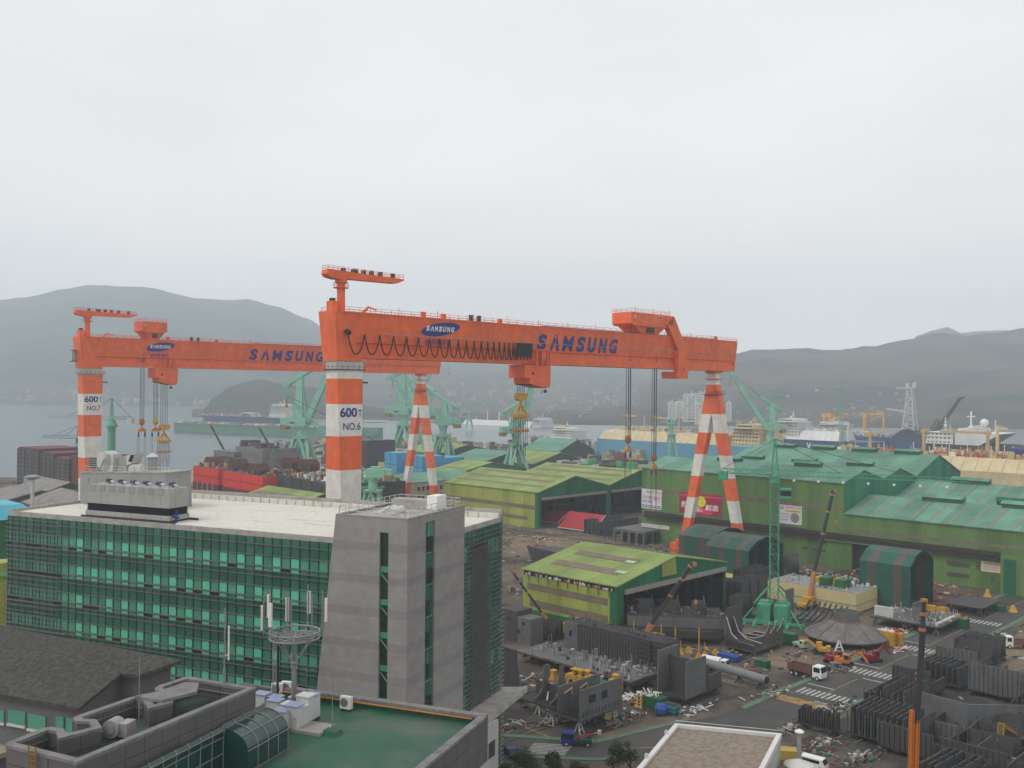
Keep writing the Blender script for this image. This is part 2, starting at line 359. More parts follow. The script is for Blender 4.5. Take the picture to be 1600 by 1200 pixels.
# crane rails and dark, oily strips of ground
DARKG = two_tone('oily_ground', (.045, .040, .037), (.095, .082, .067), .09, .45, .6, rough=.9, spec=.2)
SANDG = two_tone('sandy_ground', (.20, .155, .105), (.12, .10, .08), .08, .4, .65, rough=.95, spec=.1)
REDG = two_tone('red_primer_floor', (.13, .040, .03), (.10, .07, .055), .12, .42, .6, rough=.85)
sheet('yard_ground', [W(60, 20), W(560, 20), W(560, 83), W(60, 83)], .008, DARKG)
sheet('yard_ground', [W(118, 112), W(178, 104), W(178, 132), W(118, 140)], .012, DARKG)
sheet('yard_ground', [W(196, 106), W(232, 106), W(226, 118), W(198, 116)], .01, SANDG)
sheet('yard_ground', [W(232, 70), W(262, 62), W(272, 80), W(240, 83)], .016, SANDG)
sheet('yard_ground', [W(252, 99.5), W(312, 99.5), W(312, 118), W(282, 110), W(256, 106)], .012, REDG)
sheet('yard_ground', [ong(788, 838), ong(900, 838), ong(1000, 868), ong(900, 880), ong(800, 858)], .012, SANDG)
CONC = two_tone('concrete', (.27, .255, .23), (.19, .18, .165), .25, .45, .65, rough=.85)
mb = MB(STEEL3)
for v0 in (118.5, 120.2, 133.0, 134.6): strip(mb, [W(110, v0), W(200, v0)], .16, .1, .09)
for u0 in (302.5, 304.5): strip(mb, [W(u0, 60), W(u0, 520)], .3, .12, .1)
struct(mb.build('crane_rail'))
# ---- hills
FOREST = two_tone('forest', (.016, .030, .018), (.060, .066, .036), .0045, .42, .6, rough=.95, detail=10, spec=.05)
FOREST2 = two_tone('bare_forest', (.028, .028, .022), (.085, .066, .048), .005, .42, .6, rough=.95, detail=10, spec=.05)
def hill(prof, D, Df, m, name='hill', seed=0, amp=.10, back=1.25, step=5, flat=.9):
    mb = MB(m); mb.sm = True; x0, x1 = prof[0][0], prof[-1][0]; n = int((x1 - x0) / step); rows = 30; vs = []
    for i in range(n + 1):
        px = x0 + (x1 - x0) * i / n
        for k in range(len(prof) - 1):
            if prof[k][0] <= px <= prof[k + 1][0] + 1e-6: break
        a, b = prof[k], prof[k + 1]; f = (px - a[0]) / (b[0] - a[0]); f2 = f * f * (3 - 2 * f) * .5 + f * .5
        py = a[1] + (b[1] - a[1]) * f2; X, Y, Z = at(px, py, D)
        zr = max(Z + 3, 4)
        for j in range(rows + 1):
            s_ = j / (rows - 4)
            rr = Df + (D - Df) * s_ if s_ <= 1 else D + (back - 1) * D * (s_ - 1) * (rows - 4) / 4
            h = (min(s_, 1) ** flat) if s_ <= 1 else max(0, 1 - (s_ - 1) * (rows - 4) / 4)
            wx, wy = X * rr / D, rr
            q = mnoise.fractal(Vector((wx * .0016, wy * .0016, seed)), 1.0, 2.1, 5)
            q2 = mnoise.fractal(Vector((wx * .012, wy * .012, seed + 9)), 1.0, 2.1, 3)
            z = zr * h * (1 + (amp * 2.2 * q * (1 - h) if s_ <= 1 else 0)) + q2 * 5.5 * min(1, h * 2) - 3.6
            vs.append((wx, wy, z))
    fs = [(i * (rows + 1) + j, (i + 1) * (rows + 1) + j, (i + 1) * (rows + 1) + j + 1, i * (rows + 1) + j + 1) for i in range(n) for j in range(rows)]
    mb.add(vs, fs); o = mb.build(name); o.data.polygons.foreach_set('use_smooth', [True] * len(o.data.polygons)); return struct(o)
hill([(-120, 480), (0, 468), (50, 463), (100, 451), (140, 445), (190, 447), (240, 450), (270, 458), (300, 465), (345, 468), (390, 468), (430, 478), (480, 498), (520, 521), (600, 545), (700, 556), (800, 560), (950, 562), (1060, 570), (1150, 590), (1230, 630)], 5200, 3150, FOREST, seed=1)
hill([(300, 655), (318, 640), (335, 620), (360, 603), (385, 594), (405, 592), (440, 597), (490, 606), (540, 622), (600, 640), (660, 655)], 2250, 1980, FOREST, seed=2, amp=.05)
hill([(1000, 600), (1090, 572), (1140, 553), (1180, 547), (1240, 544), (1290, 547), (1330, 544), (1370, 539), (1420, 529), (1450, 522), (1480, 520), (1510, 524), (1550, 519), (1600, 512), (1720, 500)], 3300, 2100, FOREST2, seed=3)
hill([(1430, 526), (1455, 517), (1480, 511), (1500, 520), (1540, 516), (1600, 516), (1720, 514)], 5000, 4400, FOREST, seed=4)
hill([(560, 660), (640, 650), (760, 643), (900, 640), (1010, 632), (1100, 640), (1200, 650), (1340, 640), (1430, 610), (1500, 585), (1600, 570), (1720, 560)], 2600, 1750, FOREST2, seed=5, amp=.25, flat=.8)
# ================================================================== TOWN ACROSS THE BAY
HOUSEM = [mat('house_white', (.42, .41, .39), .7), mat('house_cream', (.36, .33, .28), .7), mat('house_grey', (.36, .36, .36), .7)]
HROOF = [mat('roof_blue', (.09, .16, .26), .6), mat('roof_orange', (.30, .10, .04), .7), mat('roof_grey', (.2, .2, .2), .7)]
protos = []
for i in range(6):
    mb = MB(HOUSEM[i % 3]); a, b, h = 9 + 3 * (i % 3), 8 + 2 * (i % 2), 5 + 3 * (i % 3)
    mb.box(-a / 2, a / 2, -b / 2, b / 2, 0, h); mb.use(HROOF[(i * 2) % 3])
    if i < 4: mb.ext([(-b / 2 - .5, h + .02), (b / 2 + .5, h + .02), (0, h + 2.6)], -a / 2 - .4, a / 2 + .4)
    else: mb.box(-a / 2 - .2, a / 2 + .2, -b / 2 - .2, b / 2 + .2, h + .02, h + .6)
    mb.use(GLASSD)
    for k in range(3): mb.box(-a / 2 + 1 + k * a * .3, -a / 2 + 2.6 + k * a * .3, -b / 2 - .06, -b / 2, 1.2, h - 1)
    protos.append(mb.build('far_house'))
rnd = random.Random(3); n_h = 0
deps = bpy.context.evaluated_depsgraph_get(); deps.update()
def ground_z(x, y):
    hit, loc, *_ = scene.ray_cast(deps, Vector((x, y, 2000)), Vector((0, 0, -1))); return loc.z if hit else -3
first = {}
clus = [(-0, 200, 612, 633, 26), (200, 330, 622, 634, 14), (690, 1010, 596, 652, 120), (1130, 1330, 640, 662, 14), (1330, 1430, 615, 650, 22)]
for x0, x1, y0, y1, n in clus:
    for k in range(n):
        px = rnd.uniform(x0, x1); py = y1 - (y1 - y0) * rnd.random() ** 1.6
        d = ray(px, py); hit, loc, nrm, *_ = scene.ray_cast(deps, Vector((0, 0, CAM_H)), Vector(d).normalized())
        if not hit or loc.z < -2.5 or loc.y < 1500: continue
        i = rnd.randrange(6); o = protos[i]
        lab, gr = (('small pale house on the far left shore below the tall mountain', 'houses on the far left shore') if px < 400 else ('small pale house in the hillside village across the bay behind the large crane girder', 'houses of the hillside village') if px < 1100 else ('small pale house on the dark slope behind the moored ships at the right', 'houses on the right slope'))
        if i not in first: first[i] = 1; c = o
        else: c = o.copy(); COL.objects.link(c)
        tag(c, lab, 'house', gr); s = rnd.uniform(.6, 1.15) * (1.2 if loc.y > 2500 else .62)
        c.location = (loc.x, loc.y, loc.z - .8); c.scale = (s, s, s); c.rotation_euler = (0, 0, rnd.uniform(-.5, .5))
for i, o in enumerate(protos):
    if i not in first: bpy.data.objects.remove(o)
# apartment towers across the water
def apartment(px, wpx, top, Y, lab, lit=1.0):
    X, _, zt = at(px, top, Y); w = wpx / 1500 * Y; zb = 0
    r = empty('apartment_building', lab, 'building', (X, Y, zb - 4), R(-12)); zt += 4
    mb = MB(mat('apartment_wall', (.60, .58, .54), .7)); mb.box(-w / 2, w / 2, -6, 6, 0, zt)
    mb.box(-w / 2 + 2, w / 2 - 2, -7.0, -6.01, 0, zt - 3); mb.build('wall', r)
    mb = MB(mat('apartment_glass', (.10, .12, .14), .3)); k = 3.0
    while k < zt - 3:
        n = max(2, int(w / 4))
        for j in range(n): x = -w / 2 + 2.4 + j * (w - 4.8) / n; mb.box(x, x + (w - 4.8) / n - .9, -7.06, -7.0, k, k + 1.5)
        k += 3.0
    mb.build('window', r); mb = MB(HOUSEM[2]); mb.box(-w / 6, w / 6, -3, 3, zt, zt + 5); mb.build('roof_hut', r)
for px, w, t, Y, la in ((1050, 12, 628, 1900, 'left low pale apartment tower across the bay behind the small jib crane'), (1062, 11, 627, 1960, 'second pale apartment tower from the left, across the bay'), (1071, 8, 617, 1880, 'slim cream apartment tower with pointed side across the bay'),
                        (1081, 14, 615, 2000, 'broad pale apartment tower in the middle of the group across the bay'), (1093, 13, 614, 1940, 'tall pale apartment tower just left of the red and white crane leg'), (1102, 12, 612, 2040, 'pale apartment tower half behind the striped crane leg'), (1091, 10, 629, 1800, 'shorter apartment tower with arched top in front of the tall ones'), (1139, 8, 628, 1980, 'pale apartment tower right of the striped crane leg')):
    apartment(px, w, t, Y, la)
# ================================================================== OFFICE BLOCK WITH GREEN CURTAIN WALL
BF = Frame(-12.85, 121.5, -23.5)
G_D = [mat('spandrel_green_%d' % i, c, .22, .12, .5, spec=.5) for i, c in enumerate([(.030, .115, .078), (.038, .135, .092), (.025, .097, .066)])]
G_M = [mat('pane_green_%d' % i, c, .2, .1, .5, spec=.5) for i, c in enumerate([(.07, .25, .175), (.085, .28, .195), (.052, .20, .14)])]
G_B = mat('blind_green', (.115, .47, .31), .3, .06, .5)
FIN = mat('aluminium_fin', (.14, .135, .13), .5, .1, .5)
MULL = mat('mullion_dark', (.012, .028, .022), .4, .1)
STONE = gridmat('stone_panel', (.275, .262, .25), (.235, .225, .215), 1.2, .6, .012, bands=(4.2, 1.1, .9 + 42.0, (.86, .84, .89)))
ROOFW = two_tone('roof_membrane', (.60, .58, .52), (.42, .39, .34), .5, .56, .68, rough=.85, stretch=(.25, 1.4, 1), detail=8)
PARA = two_tone('parapet_concrete', (.36, .34, .31), (.25, .235, .22), .5, .45, .65, rough=.8)
office = empty('office_building', 'long office block with green glass curtain wall and white flat roof', 'building', (*BF.o, 0), BF.a)
ZT, SH = 42.2, 4.2; XL = -71.5; DEP = 29.1
mb = MB(mat('core_dark', (.02, .03, .027), .5)); mb.box(XL + .4, -.4, .4, DEP - .4, 0, ZT - .5); mb.build('building_core', office)
mb = MB(ROOFW); mb.box(XL + .3, -.3, .3, DEP - .5, ZT - .45, ZT - .1)
mb.use(PARA); mb.box(XL, XL + .3, 0, DEP, ZT - .6, ZT + .35); mb.box(XL + .3, 0, 0, .3, ZT - .6, ZT + .12); mb.box(-.3, 0, 15.5, DEP, ZT - .6, ZT + .12)
mb.box(XL + .3, 0, DEP - .5, DEP, ZT - .6, ZT + 1.25)
mb.use(ROOFW); mb.box(XL + .3, -.3, DEP - 1.1, DEP - .52, ZT - .1, ZT + .7)
k = XL + 3
while k < -2: mb.use(PARA); mb.box(k, k + .12, DEP - 1.16, DEP - 1.1, ZT - .1, ZT + .72); k += 1.8
mb.build('roof', office)
rr = random.Random(11); cw = MB(G_D[0]); nw = 0
xs = [XL, XL + .9]
while xs[-1] < -9: xs.append(xs[-1] + 1.5)
nst = 9; winpos = []
for k in range(nst):
    z0 = ZT - .6 - SH * k if k else ZT - .6; zb = ZT - 5.1 - SH * k; za = ZT - .6 if k == 0 else ZT - 5.1 - SH * (k - 1)
    zs = [(za, ZT - 3.05 - SH * k, 'd'), (ZT - 3.05 - SH * k, ZT - 4.45 - SH * k, 'm'), (ZT - 4.45 - SH * k, zb, 's')]
    for i in range(len(xs) - 1):
        x0, x1 = xs[i], xs[i + 1]; bright = i >= 10 and i % 2 == 0 and not (k == 0 and i in (12,)) and i < 39 and not (i in (36, 38) and k < 9 and i == 38)
        if i == 12 and k == 2: bright = False
        for a, b, t in zs:
            if t == 'd': cw.use(rr.choice(G_D))
            elif t == 'm': cw.use(rr.choice(G_M) if rr.random() > .02 or i < 8 else MULL)
            else: cw.use(MULL if rr.random() < (.42 if i > 7 else .2) else rr.choice(G_M))
            if t == 's' and i < 8: cw.use(MULL if rr.random() < .35 else G_D[1])
            cw.box(x0, x1, 0.02, .4, b, a)
        if bright: winpos.append((x0, x1, k))
        cw.use(MULL); cw.box(x0 - .08, x0 + .08, -.04, .02, zb, za)
        if i < 8: cw.box(x0 + .6, x0 + .7, -.03, .02, ZT - 4.4 - SH * k, ZT - 3.1 - SH * k)
cw.build('curtain_wall', office)
for x0, x1, k in sorted(winpos, key=lambda t: t[2])[:100]:
    mb = MB(G_B); a = ZT - SH * k; mb.box(x0 + .13, x1 - .13, -.03, .015, a - 4.38, a - 3.2); mb.box(x0 + .13, x1 - .13, -.03, .015, a - 5.05, a - 4.66); mb.build('window', office)
fn = MB(FIN)
for k in range(nst):
    for off, hh in ((1.56, .09), (3.0, .09), (4.5, .16), (5.12, .10)): z = ZT - off - SH * k; fn.box(XL - .1, -9.0, -.20, -.05, z - hh / 2.6, z + hh / 2.6)
z = ZT - 1.0
while z > 5:
    fn.box(XL - .35, XL + 11.0 + (1.5 if z < 26 else 0), -.34, -.24, z - .04, z + .04); fn.box(XL - .35, XL - .05, -.34, DEP, z - .04, z + .04); z -= .70
fn.build('sunshade', office)
# right-hand glass face
cw = MB(G_D[0]); y = 15.5
while y < DEP - .1:
    y1 = min(DEP, y + 1.35)
    for k in range(nst):
        a = ZT - .6 - SH * k
        cw.use(rr.choice(G_D)); cw.box(-.35, -.02, y, y1, a - 2.2, a); 
        mid = 17.6 < y < 24.5
        cw.use(mat('brown_louvre', (.06, .045, .042), .7) if mid and rr.random() < .7 else rr.choice(G_M + G_D)); cw.box(-.35, -.02, y, y1, a - 4.2, a - 2.2)
    cw.use(MULL); cw.box(-.02, .03, y - .06, y + .06, 3, ZT - .6); y = y1
cw.build('side_curtain_wall', office)
fn = MB(FIN); z = ZT - 1.3
while z > 4:
    fn.box(.05, .30, 15.5, DEP + .5, z - .045, z + .045)
    if z < ZT - 3: fn.box(.05, .35, 17.6, 24.6, z - .38, z - .31)
    z -= .70
fn.build('side_sunshade', office)
# stair tower: grey stone, left edge raked
tw = empty('stair_tower', 'grey stone stair tower with raked left edge on the corner of the glass office block', 'tower', (*BF.o, 0), BF.a)
ZW = 45.5; XB, XTP = -15.9, -10.6; zc = lambda z: XB + (XTP - XB) * z / ZW
mb = MB(STONE)
def tpanel(xa, xb, y0, y1, z0, z1):   # xa/xb functions of z or numbers
    f = lambda v, z: v(z) if callable(v) else v
    mb.hexa([(f(xa, z0), y0, z0), (f(xb, z0), y0, z0), (f(xb, z0), y1, z0), (f(xa, z0), y1, z0), (f(xa, z1), y0, z1), (f(xb, z1), y0, z1), (f(xb, z1), y1, z1), (f(xa, z1), y1, z1)])
tpanel(zc, -3.95, -.6, 0.0, 0, ZW); tpanel(-3.95, -2.65, -.6, 0, ZW - 1.9, ZW); tpanel(-2.65, .12, -.6, 0, 0, ZW)
mb.box(-.5, .12, 0, 4.2, 0, ZW); mb.box(-.5, .12, 6.7, 15.6, 0, ZW); mb.box(-.5, .12, 4.2, 6.7, ZW - 1.0, ZW)
mb.hexa([(XTP - .3, 0, ZT - 1), (XTP + .2, 0, ZT - 1), (XTP + .2, 15.6, ZT - 1), (XTP - .3, 15.6, ZT - 1), (XTP, 0, ZW), (XTP + .3, 0, ZW), (XTP + .3, 15.6, ZW), (XTP, 15.6, ZW)])
mb.box(XTP + .3, -.5, 15.1, 15.6, ZT - 1, ZW); mb.build('wall', tw)
mb = MB(PARA); mb.box(XTP + .3, -.5, 0, 15.1, ZW - .9, ZW - .25); mb.box(zc(ZW), .14, -.62, -.3, ZW, ZW + .08); mb.box(-.2, .14, -.3, 15.6, ZW, ZW + .08); mb.box(XTP, XTP + .3, -.3, 15.6, ZW, ZW + .08); mb.box(XTP + .3, -.2, 15.3, 15.6, ZW, ZW + .08); mb.build('roof', tw)
mb = MB(MULL); mb.box(-3.95, -2.65, -.25, 0, 0, ZW - 1.9); mb.use(G_B)
for k in range(10):
    z = ZW - 7.0 - SH * k
    if z < 1: break
    mb.use(G_M[0]); mb.box(-3.95, -2.65, -.32, -.251, z, z + .75)
    mb.use(G_M[1]); mb.hexa([(-3.9, -.33, z - .3), (-3.9, -.26, z - .3), (-2.7, -.26, z - 1.5), (-2.7, -.33, z - 1.5), (-3.9, -.33, z - .05), (-3.9, -.26, z - .05), (-2.7, -.26, z - 1.25), (-2.7, -.33, z - 1.25)][0:4] + [(-3.9, -.33, z - .05), (-3.9, -.26, z - .05), (-2.7, -.26, z - 1.25), (-2.7, -.33, z - 1.25)])
mb.build('stair_window', tw)
mb = MB(MULL); mb.box(-.3, -.2, 4.2, 6.7, 0, ZW - 1.0)
for k in range(11):
    z = ZW - 1.0 - SH * k
    for j in range(3):
        mb.use(rr.choice(G_D + G_M[:1])); mb.box(-.2, -.12, 4.28 + j * .83, 5.0 + j * .83, z - 2.0, z - .1)
        mb.use(rr.choice([MULL, G_D[2], MULL])); mb.box(-.2, -.12, 4.28 + j * .83, 5.0 + j * .83, z - 4.1, z - 2.1)
    mb.use(G_M[1]); mb.box(-.2, -.02, 4.2, 6.7, z - 4.2, z - 4.08)
mb.build('side_window', tw)
mb = MB(LGREY); railing(mb, [(XTP + .4, -.4, ZW), (-.4, -.4, ZW), (-.4, 15.2, ZW), (XTP + .4, 15.2, ZW), (XTP + .4, -.4, ZW)], 1.1, 1.3, .07); mb.build('railing', tw)
mb = MB(WHITEP); mb.box(-3.2, -1.6, 10.5, 13.2, ZW - .2, ZW + 1.7); mb.use(PARA); mb.box(-9.0, -3.25, 10.7, 13, ZW - .2, ZW + 1.0); mb.build('vent_box', tw)
mb = MB(LGREY)
for i, x in enumerate((-5.9, -4.9)): mb.tube((x, 4, ZW - .1), (x, 6.5, ZW + .1), .65, n=12)
mb.box(-7.2, -4.2, 2.6, 4.0, ZW - .25, ZW + .1); mb.tube((-6.2, 3, ZW), (-4.6, 3, ZW + .9), .25); mb.build('duct', tw)
tr = empty('rooftop_fan', 'small duct fan on the flat roof right of the grey stair tower', 'fan', (*BF.world(-.9, 16.3), ZT - .1), BF.a)
mb = MB(BLACK); mb.lathe([(.35, 0), (.2, .4), (.18, 1.0)], n=10); mb.build('pipe', tr); mb = MB(GREYM); mb.lathe([(.3, 1.0), (.3, 1.3)], n=10); mb.build('cap', tr)
# cooling tower unit near the front edge
CX0 = BF.on_y(136, 800, 1.9)[0]; CX1 = BF.on_y(264, 812, 1.9)[0]
ct = empty('cooling_tower', 'long grey cooling unit with black louvre band at the front edge of the white roof', 'cooling unit', (*BF.world(CX0, 1.9), ZT - .1), BF.a)
CL, CW = CX1 - CX0, 3.9
mb = MB(gridmat('cooling_panel', (.34, .335, .32), (.2, .2, .19), 2.9, 6, .04)); mb.box(0, CL, 0, CW, 2.1, 4.9); mb.box(-.15, CL + .15, -.15, CW + .15, .3, 1.0); mb.build('casing', ct)
mb = MB(BLACK); mb.box(.1, CL - .1, .1, CW - .1, 1.0, 2.1)
for i in range(9): mb.box(-.02, CL + .02, -.02, CW + .02, 1.05 + i * .12, 1.09 + i * .12)
mb.build('louvre', ct)
mb = MB(GREYM); railing(mb, [(0.1, .1, 4.9), (CL - .1, .1, 4.9), (CL - .1, CW - .1, 4.9), (.1, CW - .1, 4.9), (.1, .1, 4.9)], 1.0, 1.6, .05)
for i in range(int(CL / 1.9)): mb.box(.6 + i * 1.9, 1.8 + i * 1.9, -.05, .06, 4.0, 4.95)
mb.build('railing', ct)
for i in range(6):
    mb = MB(mat('motor_blue', (.02, .035, .10), .4)); x = CL * (.12 + i * .155); mb.tube((x - .2, 2.2, 5.35), (x + .5, 2.2, 5.35), .36, n=12); mb.use(LGREY); mb.tube((x + .5, 2.2, 5.3), (x + 1.3, 2.2, 5.2), .16, n=8); mb.box(x - .1, x + .3, 2, 2.4, 4.9, 5.1); mb.build('motor', ct)
mb = MB(mat('valve_blue', (.07, .33, .62), .4))
for z in (.9, 1.9): mb.tube((-1.3, 1.5, z), (-.1, 1.5, z), .3, n=10); mb.lathe([(.5, z - .1), (.5, z + .1)], (-.8, 1.5, 0), n=10)
mb.use(BLUEP); mb.tube((CL + .1, .6, 1), (CL + 1.2, .6, .8), .22); mb.tube((CL + .8, .6, 0), (CL + .8, .6, 1.8), .15); mb.build('valve', ct)
mb = MB(STEEL3); mb.box(-.6, CL + 1.6, -.6, -.4, .0, .3); mb.box(-.6, CL + 1.6, CW + .3, CW + .5, 0, .3)
for i in range(int(CL / 3.1) + 1): mb.box(i * 3.1, i * 3.1 + .3, -.6, CW + .5, .02, .28)
mb.build('skid', ct)
# penthouse behind it
ph = empty('penthouse', 'grey metal clad penthouse on the office roof behind the cooling unit', 'roof structure', (*BF.o, ZT - .1), BF.a)
x0 = BF.on_y(125, 770, 13.0)[0]; x1 = BF.on_y(300, 770, 19.0)[0]; PX = lambda px, y: BF.on_y(px, 740, y)[0]
PHM = gridmat('penthouse_cladding', (.285, .285, .285), (.2, .2, .2), 3.0, 8, .03)
mb = MB(PHM); mb.hexa([(x0, 13, 0), (x1, 13, 0), (x1, 19, 0), (x0, 19, 0), (x0, 13, 5.2), (x1 + .0, 13, 5.9), (x1 - .3, 19, 5.9), (x0, 19, 5.2)]); mb.build('wall', ph)
mb = MB(PARA); mb.hexa([(x0 - .1, 12.9, 5.21), (x1 + .1, 12.9, 5.91), (x1 + .1, 19.1, 5.91), (x0 - .1, 19.1, 5.21), (x0 - .1, 12.9, 5.35), (x1 + .1, 12.9, 6.05), (x1 + .1, 19.1, 6.05), (x0 - .1, 19.1, 5.35)]); mb.build('roof', ph)
PZ = ZT + 5.3
sc_ = empty('rooftop_fan', 'big white snail-shaped exhaust fan on the grey penthouse', 'fan', (*BF.world(PX(158, 15.5) , 15.5), PZ), BF.a)
mb = MB(LGREY); mb.T = Matrix.Translation((1.7, 0, 1.75)) @ Matrix.Rotation(R(90), 4, 'X'); mb.lathe([(1.7, -1.0), (1.7, 1.0)], n=24); mb.T = Matrix(); mb.box(1.7, 3.6, -1.0, 1.0, 0, 3.0); mb.build('fan_housing', sc_)
mb = MB(GREYM); mb.box(-1.9, .1, -.9, .9, .3, 2.4); 
for i in range(5): mb.use(BLACK); mb.box(-1.8, -.1, -.95, -.9, .5 + i * .38, .65 + i * .38)
mb.use(GREYM); mb.bar((.9, -1.3, .2), (2.1, -1.3, 2.2), .2); mb.build('motor_box', sc_)
dk = empty('rooftop_duct', 'upturned white duct outlet beside the snail fan on the penthouse', 'duct', (*BF.world(PX(199, 16), 16), PZ), BF.a)
mb = MB(GREYM); mb.box(-1.0, .8, -1.0, 1.0, .2, 2.6); mb.build('duct_body', dk)
mb = MB(LGREY); mb.hexa([(.8, -1.0, 1.2), (1.9, -1.0, 1.6), (1.9, 1.0, 1.6), (.8, 1.0, 1.2), (.8, -1.0, 2.9), (2.6, -1.0, 3.3), (2.6, 1.0, 3.3), (.8, 1.0, 2.9)]); mb.use(BLACK); mb.hexa([(1.2, -1.04, 1.9), (1.9, -1.04, 1.8), (1.9, -1.0, 1.8), (1.2, -1.0, 1.9), (1.7, -1.04, 3.0), (2.5, -1.04, 3.1), (2.5, -1.0, 3.1), (1.7, -1.0, 3.0)]); mb.build('outlet', dk)
f2 = empty('rooftop_fan', 'small round white fan in front of the duct outlet on the penthouse', 'fan', (*BF.world(PX(207, 14.2), 14.2), PZ), BF.a)
mb = MB(LGREY); mb.T = Matrix.Translation((.3, 0, .75)) @ Matrix.Rotation(R(90), 4, 'X'); mb.lathe([(.75, -.5), (.75, .5)], n=18); mb.T = Matrix(); mb.box(.8, 2.2, -.5, .5, 0, 1.5); mb.build('fan_housing', f2)
st = empty('vent_stack', 'silver louvred vent stack with white conical cap on the penthouse', 'vent', (*BF.world(PX(238, 17), 17), PZ + .1), BF.a)
mb = MB(GREYM); mb.lathe([(.72, 0), (.72, 2.5)], n=14); mb.build('stack', st); mb = MB(LGREY); mb.lathe([(1.0, 2.5), (1.0, 2.65), (.1, 3.2)], n=14); mb.build('cap', st)
mb = MB(LGREY); railing(mb, [(x0 + .3, 13.3, 5.3), (x0 + 19, 13.3, 5.8)], 1.0, 1.5, .05); railing(mb, [(x0 + .3, 13.3, 5.3), (x0 + .3, 24, 5.3)], 1.0, 1.5, .05); mb.build('railing', ph)
bx = empty('rooftop_box', 'small white box at the foot of the penthouse right end', 'box', (*BF.world(x1 + .9, 13.6), ZT - .1), BF.a)
mb = MB(WHITEP); mb.box(-.9, .9, -.5, .5, .3, 1.5); mb.use(STEEL3); mb.box(-.8, -.6, -.4, .4, 0, .3); mb.box(.6, .8, -.4, .4, 0, .3); mb.box(-.35, .35, -.53, -.5, .5, 1.3); mb.build('box', bx)
# podium roof and its pale wall
PF = [ong(783, 1073, 15.9), ong(824, 1073, 15.9), ong(768, 1119, 15.9), ong(690, 1180, 15.9), ong(560, 1200, 15.9), BF.world(-20, -2)]
pd = empty('podium_building', 'pale low building with concrete canopy roof at the foot of the glass office', 'building', (0, 0, 0))
mb = MB(PARA); mb.prism(PF, 15.1, 15.9); mb.build('roof', pd)
Q = ong(779, 1123, 15.1); Q2 = ong(764, 1135, 15.1)
mb = MB(mat('pale_render', (.42, .40, .38), .8, .12)); mb.prism([Q, ong(700, 1180, 15.1), ong(560, 1210, 15.1), BF.world(-18, -3), BF.world(-2, 10)], 0, 15.09); mb.build('wall', pd)
d_ = (Vector((*ong(700, 1180, 15.1), 0)) - Vector((*Q, 0))).normalized(); nn = Vector((-d_.y, d_.x, 0)); nn = nn if nn.x > 0 else -nn
for k in range(3):
    p = Vector((*Q, 0)) + d_ * 1.2 + nn * .06; mb = MB(mat('brown_shutter', (.06, .04, .04), .5)); zz = 12.6 - k * 4.2
    mb.add([p + Vector((0, 0, zz - 2.2)), p + d_ * 2.0 + Vector((0, 0, zz - 2.2)), p + d_ * 2.0 + Vector((0, 0, zz)), p + Vector((0, 0, zz)), p - nn * .3 + Vector((0, 0, zz - 2.2)), p + d_ * 2.0 - nn * .3 + Vector((0, 0, zz - 2.2)), p + d_ * 2.0 - nn * .3 + Vector((0, 0, zz)), p - nn * .3 + Vector((0, 0, zz))], [(0, 1, 2, 3), (0, 4, 5, 1), (3, 2, 6, 7), (0, 3, 7, 4), (1, 5, 6, 2)]); mb.build('window', pd)
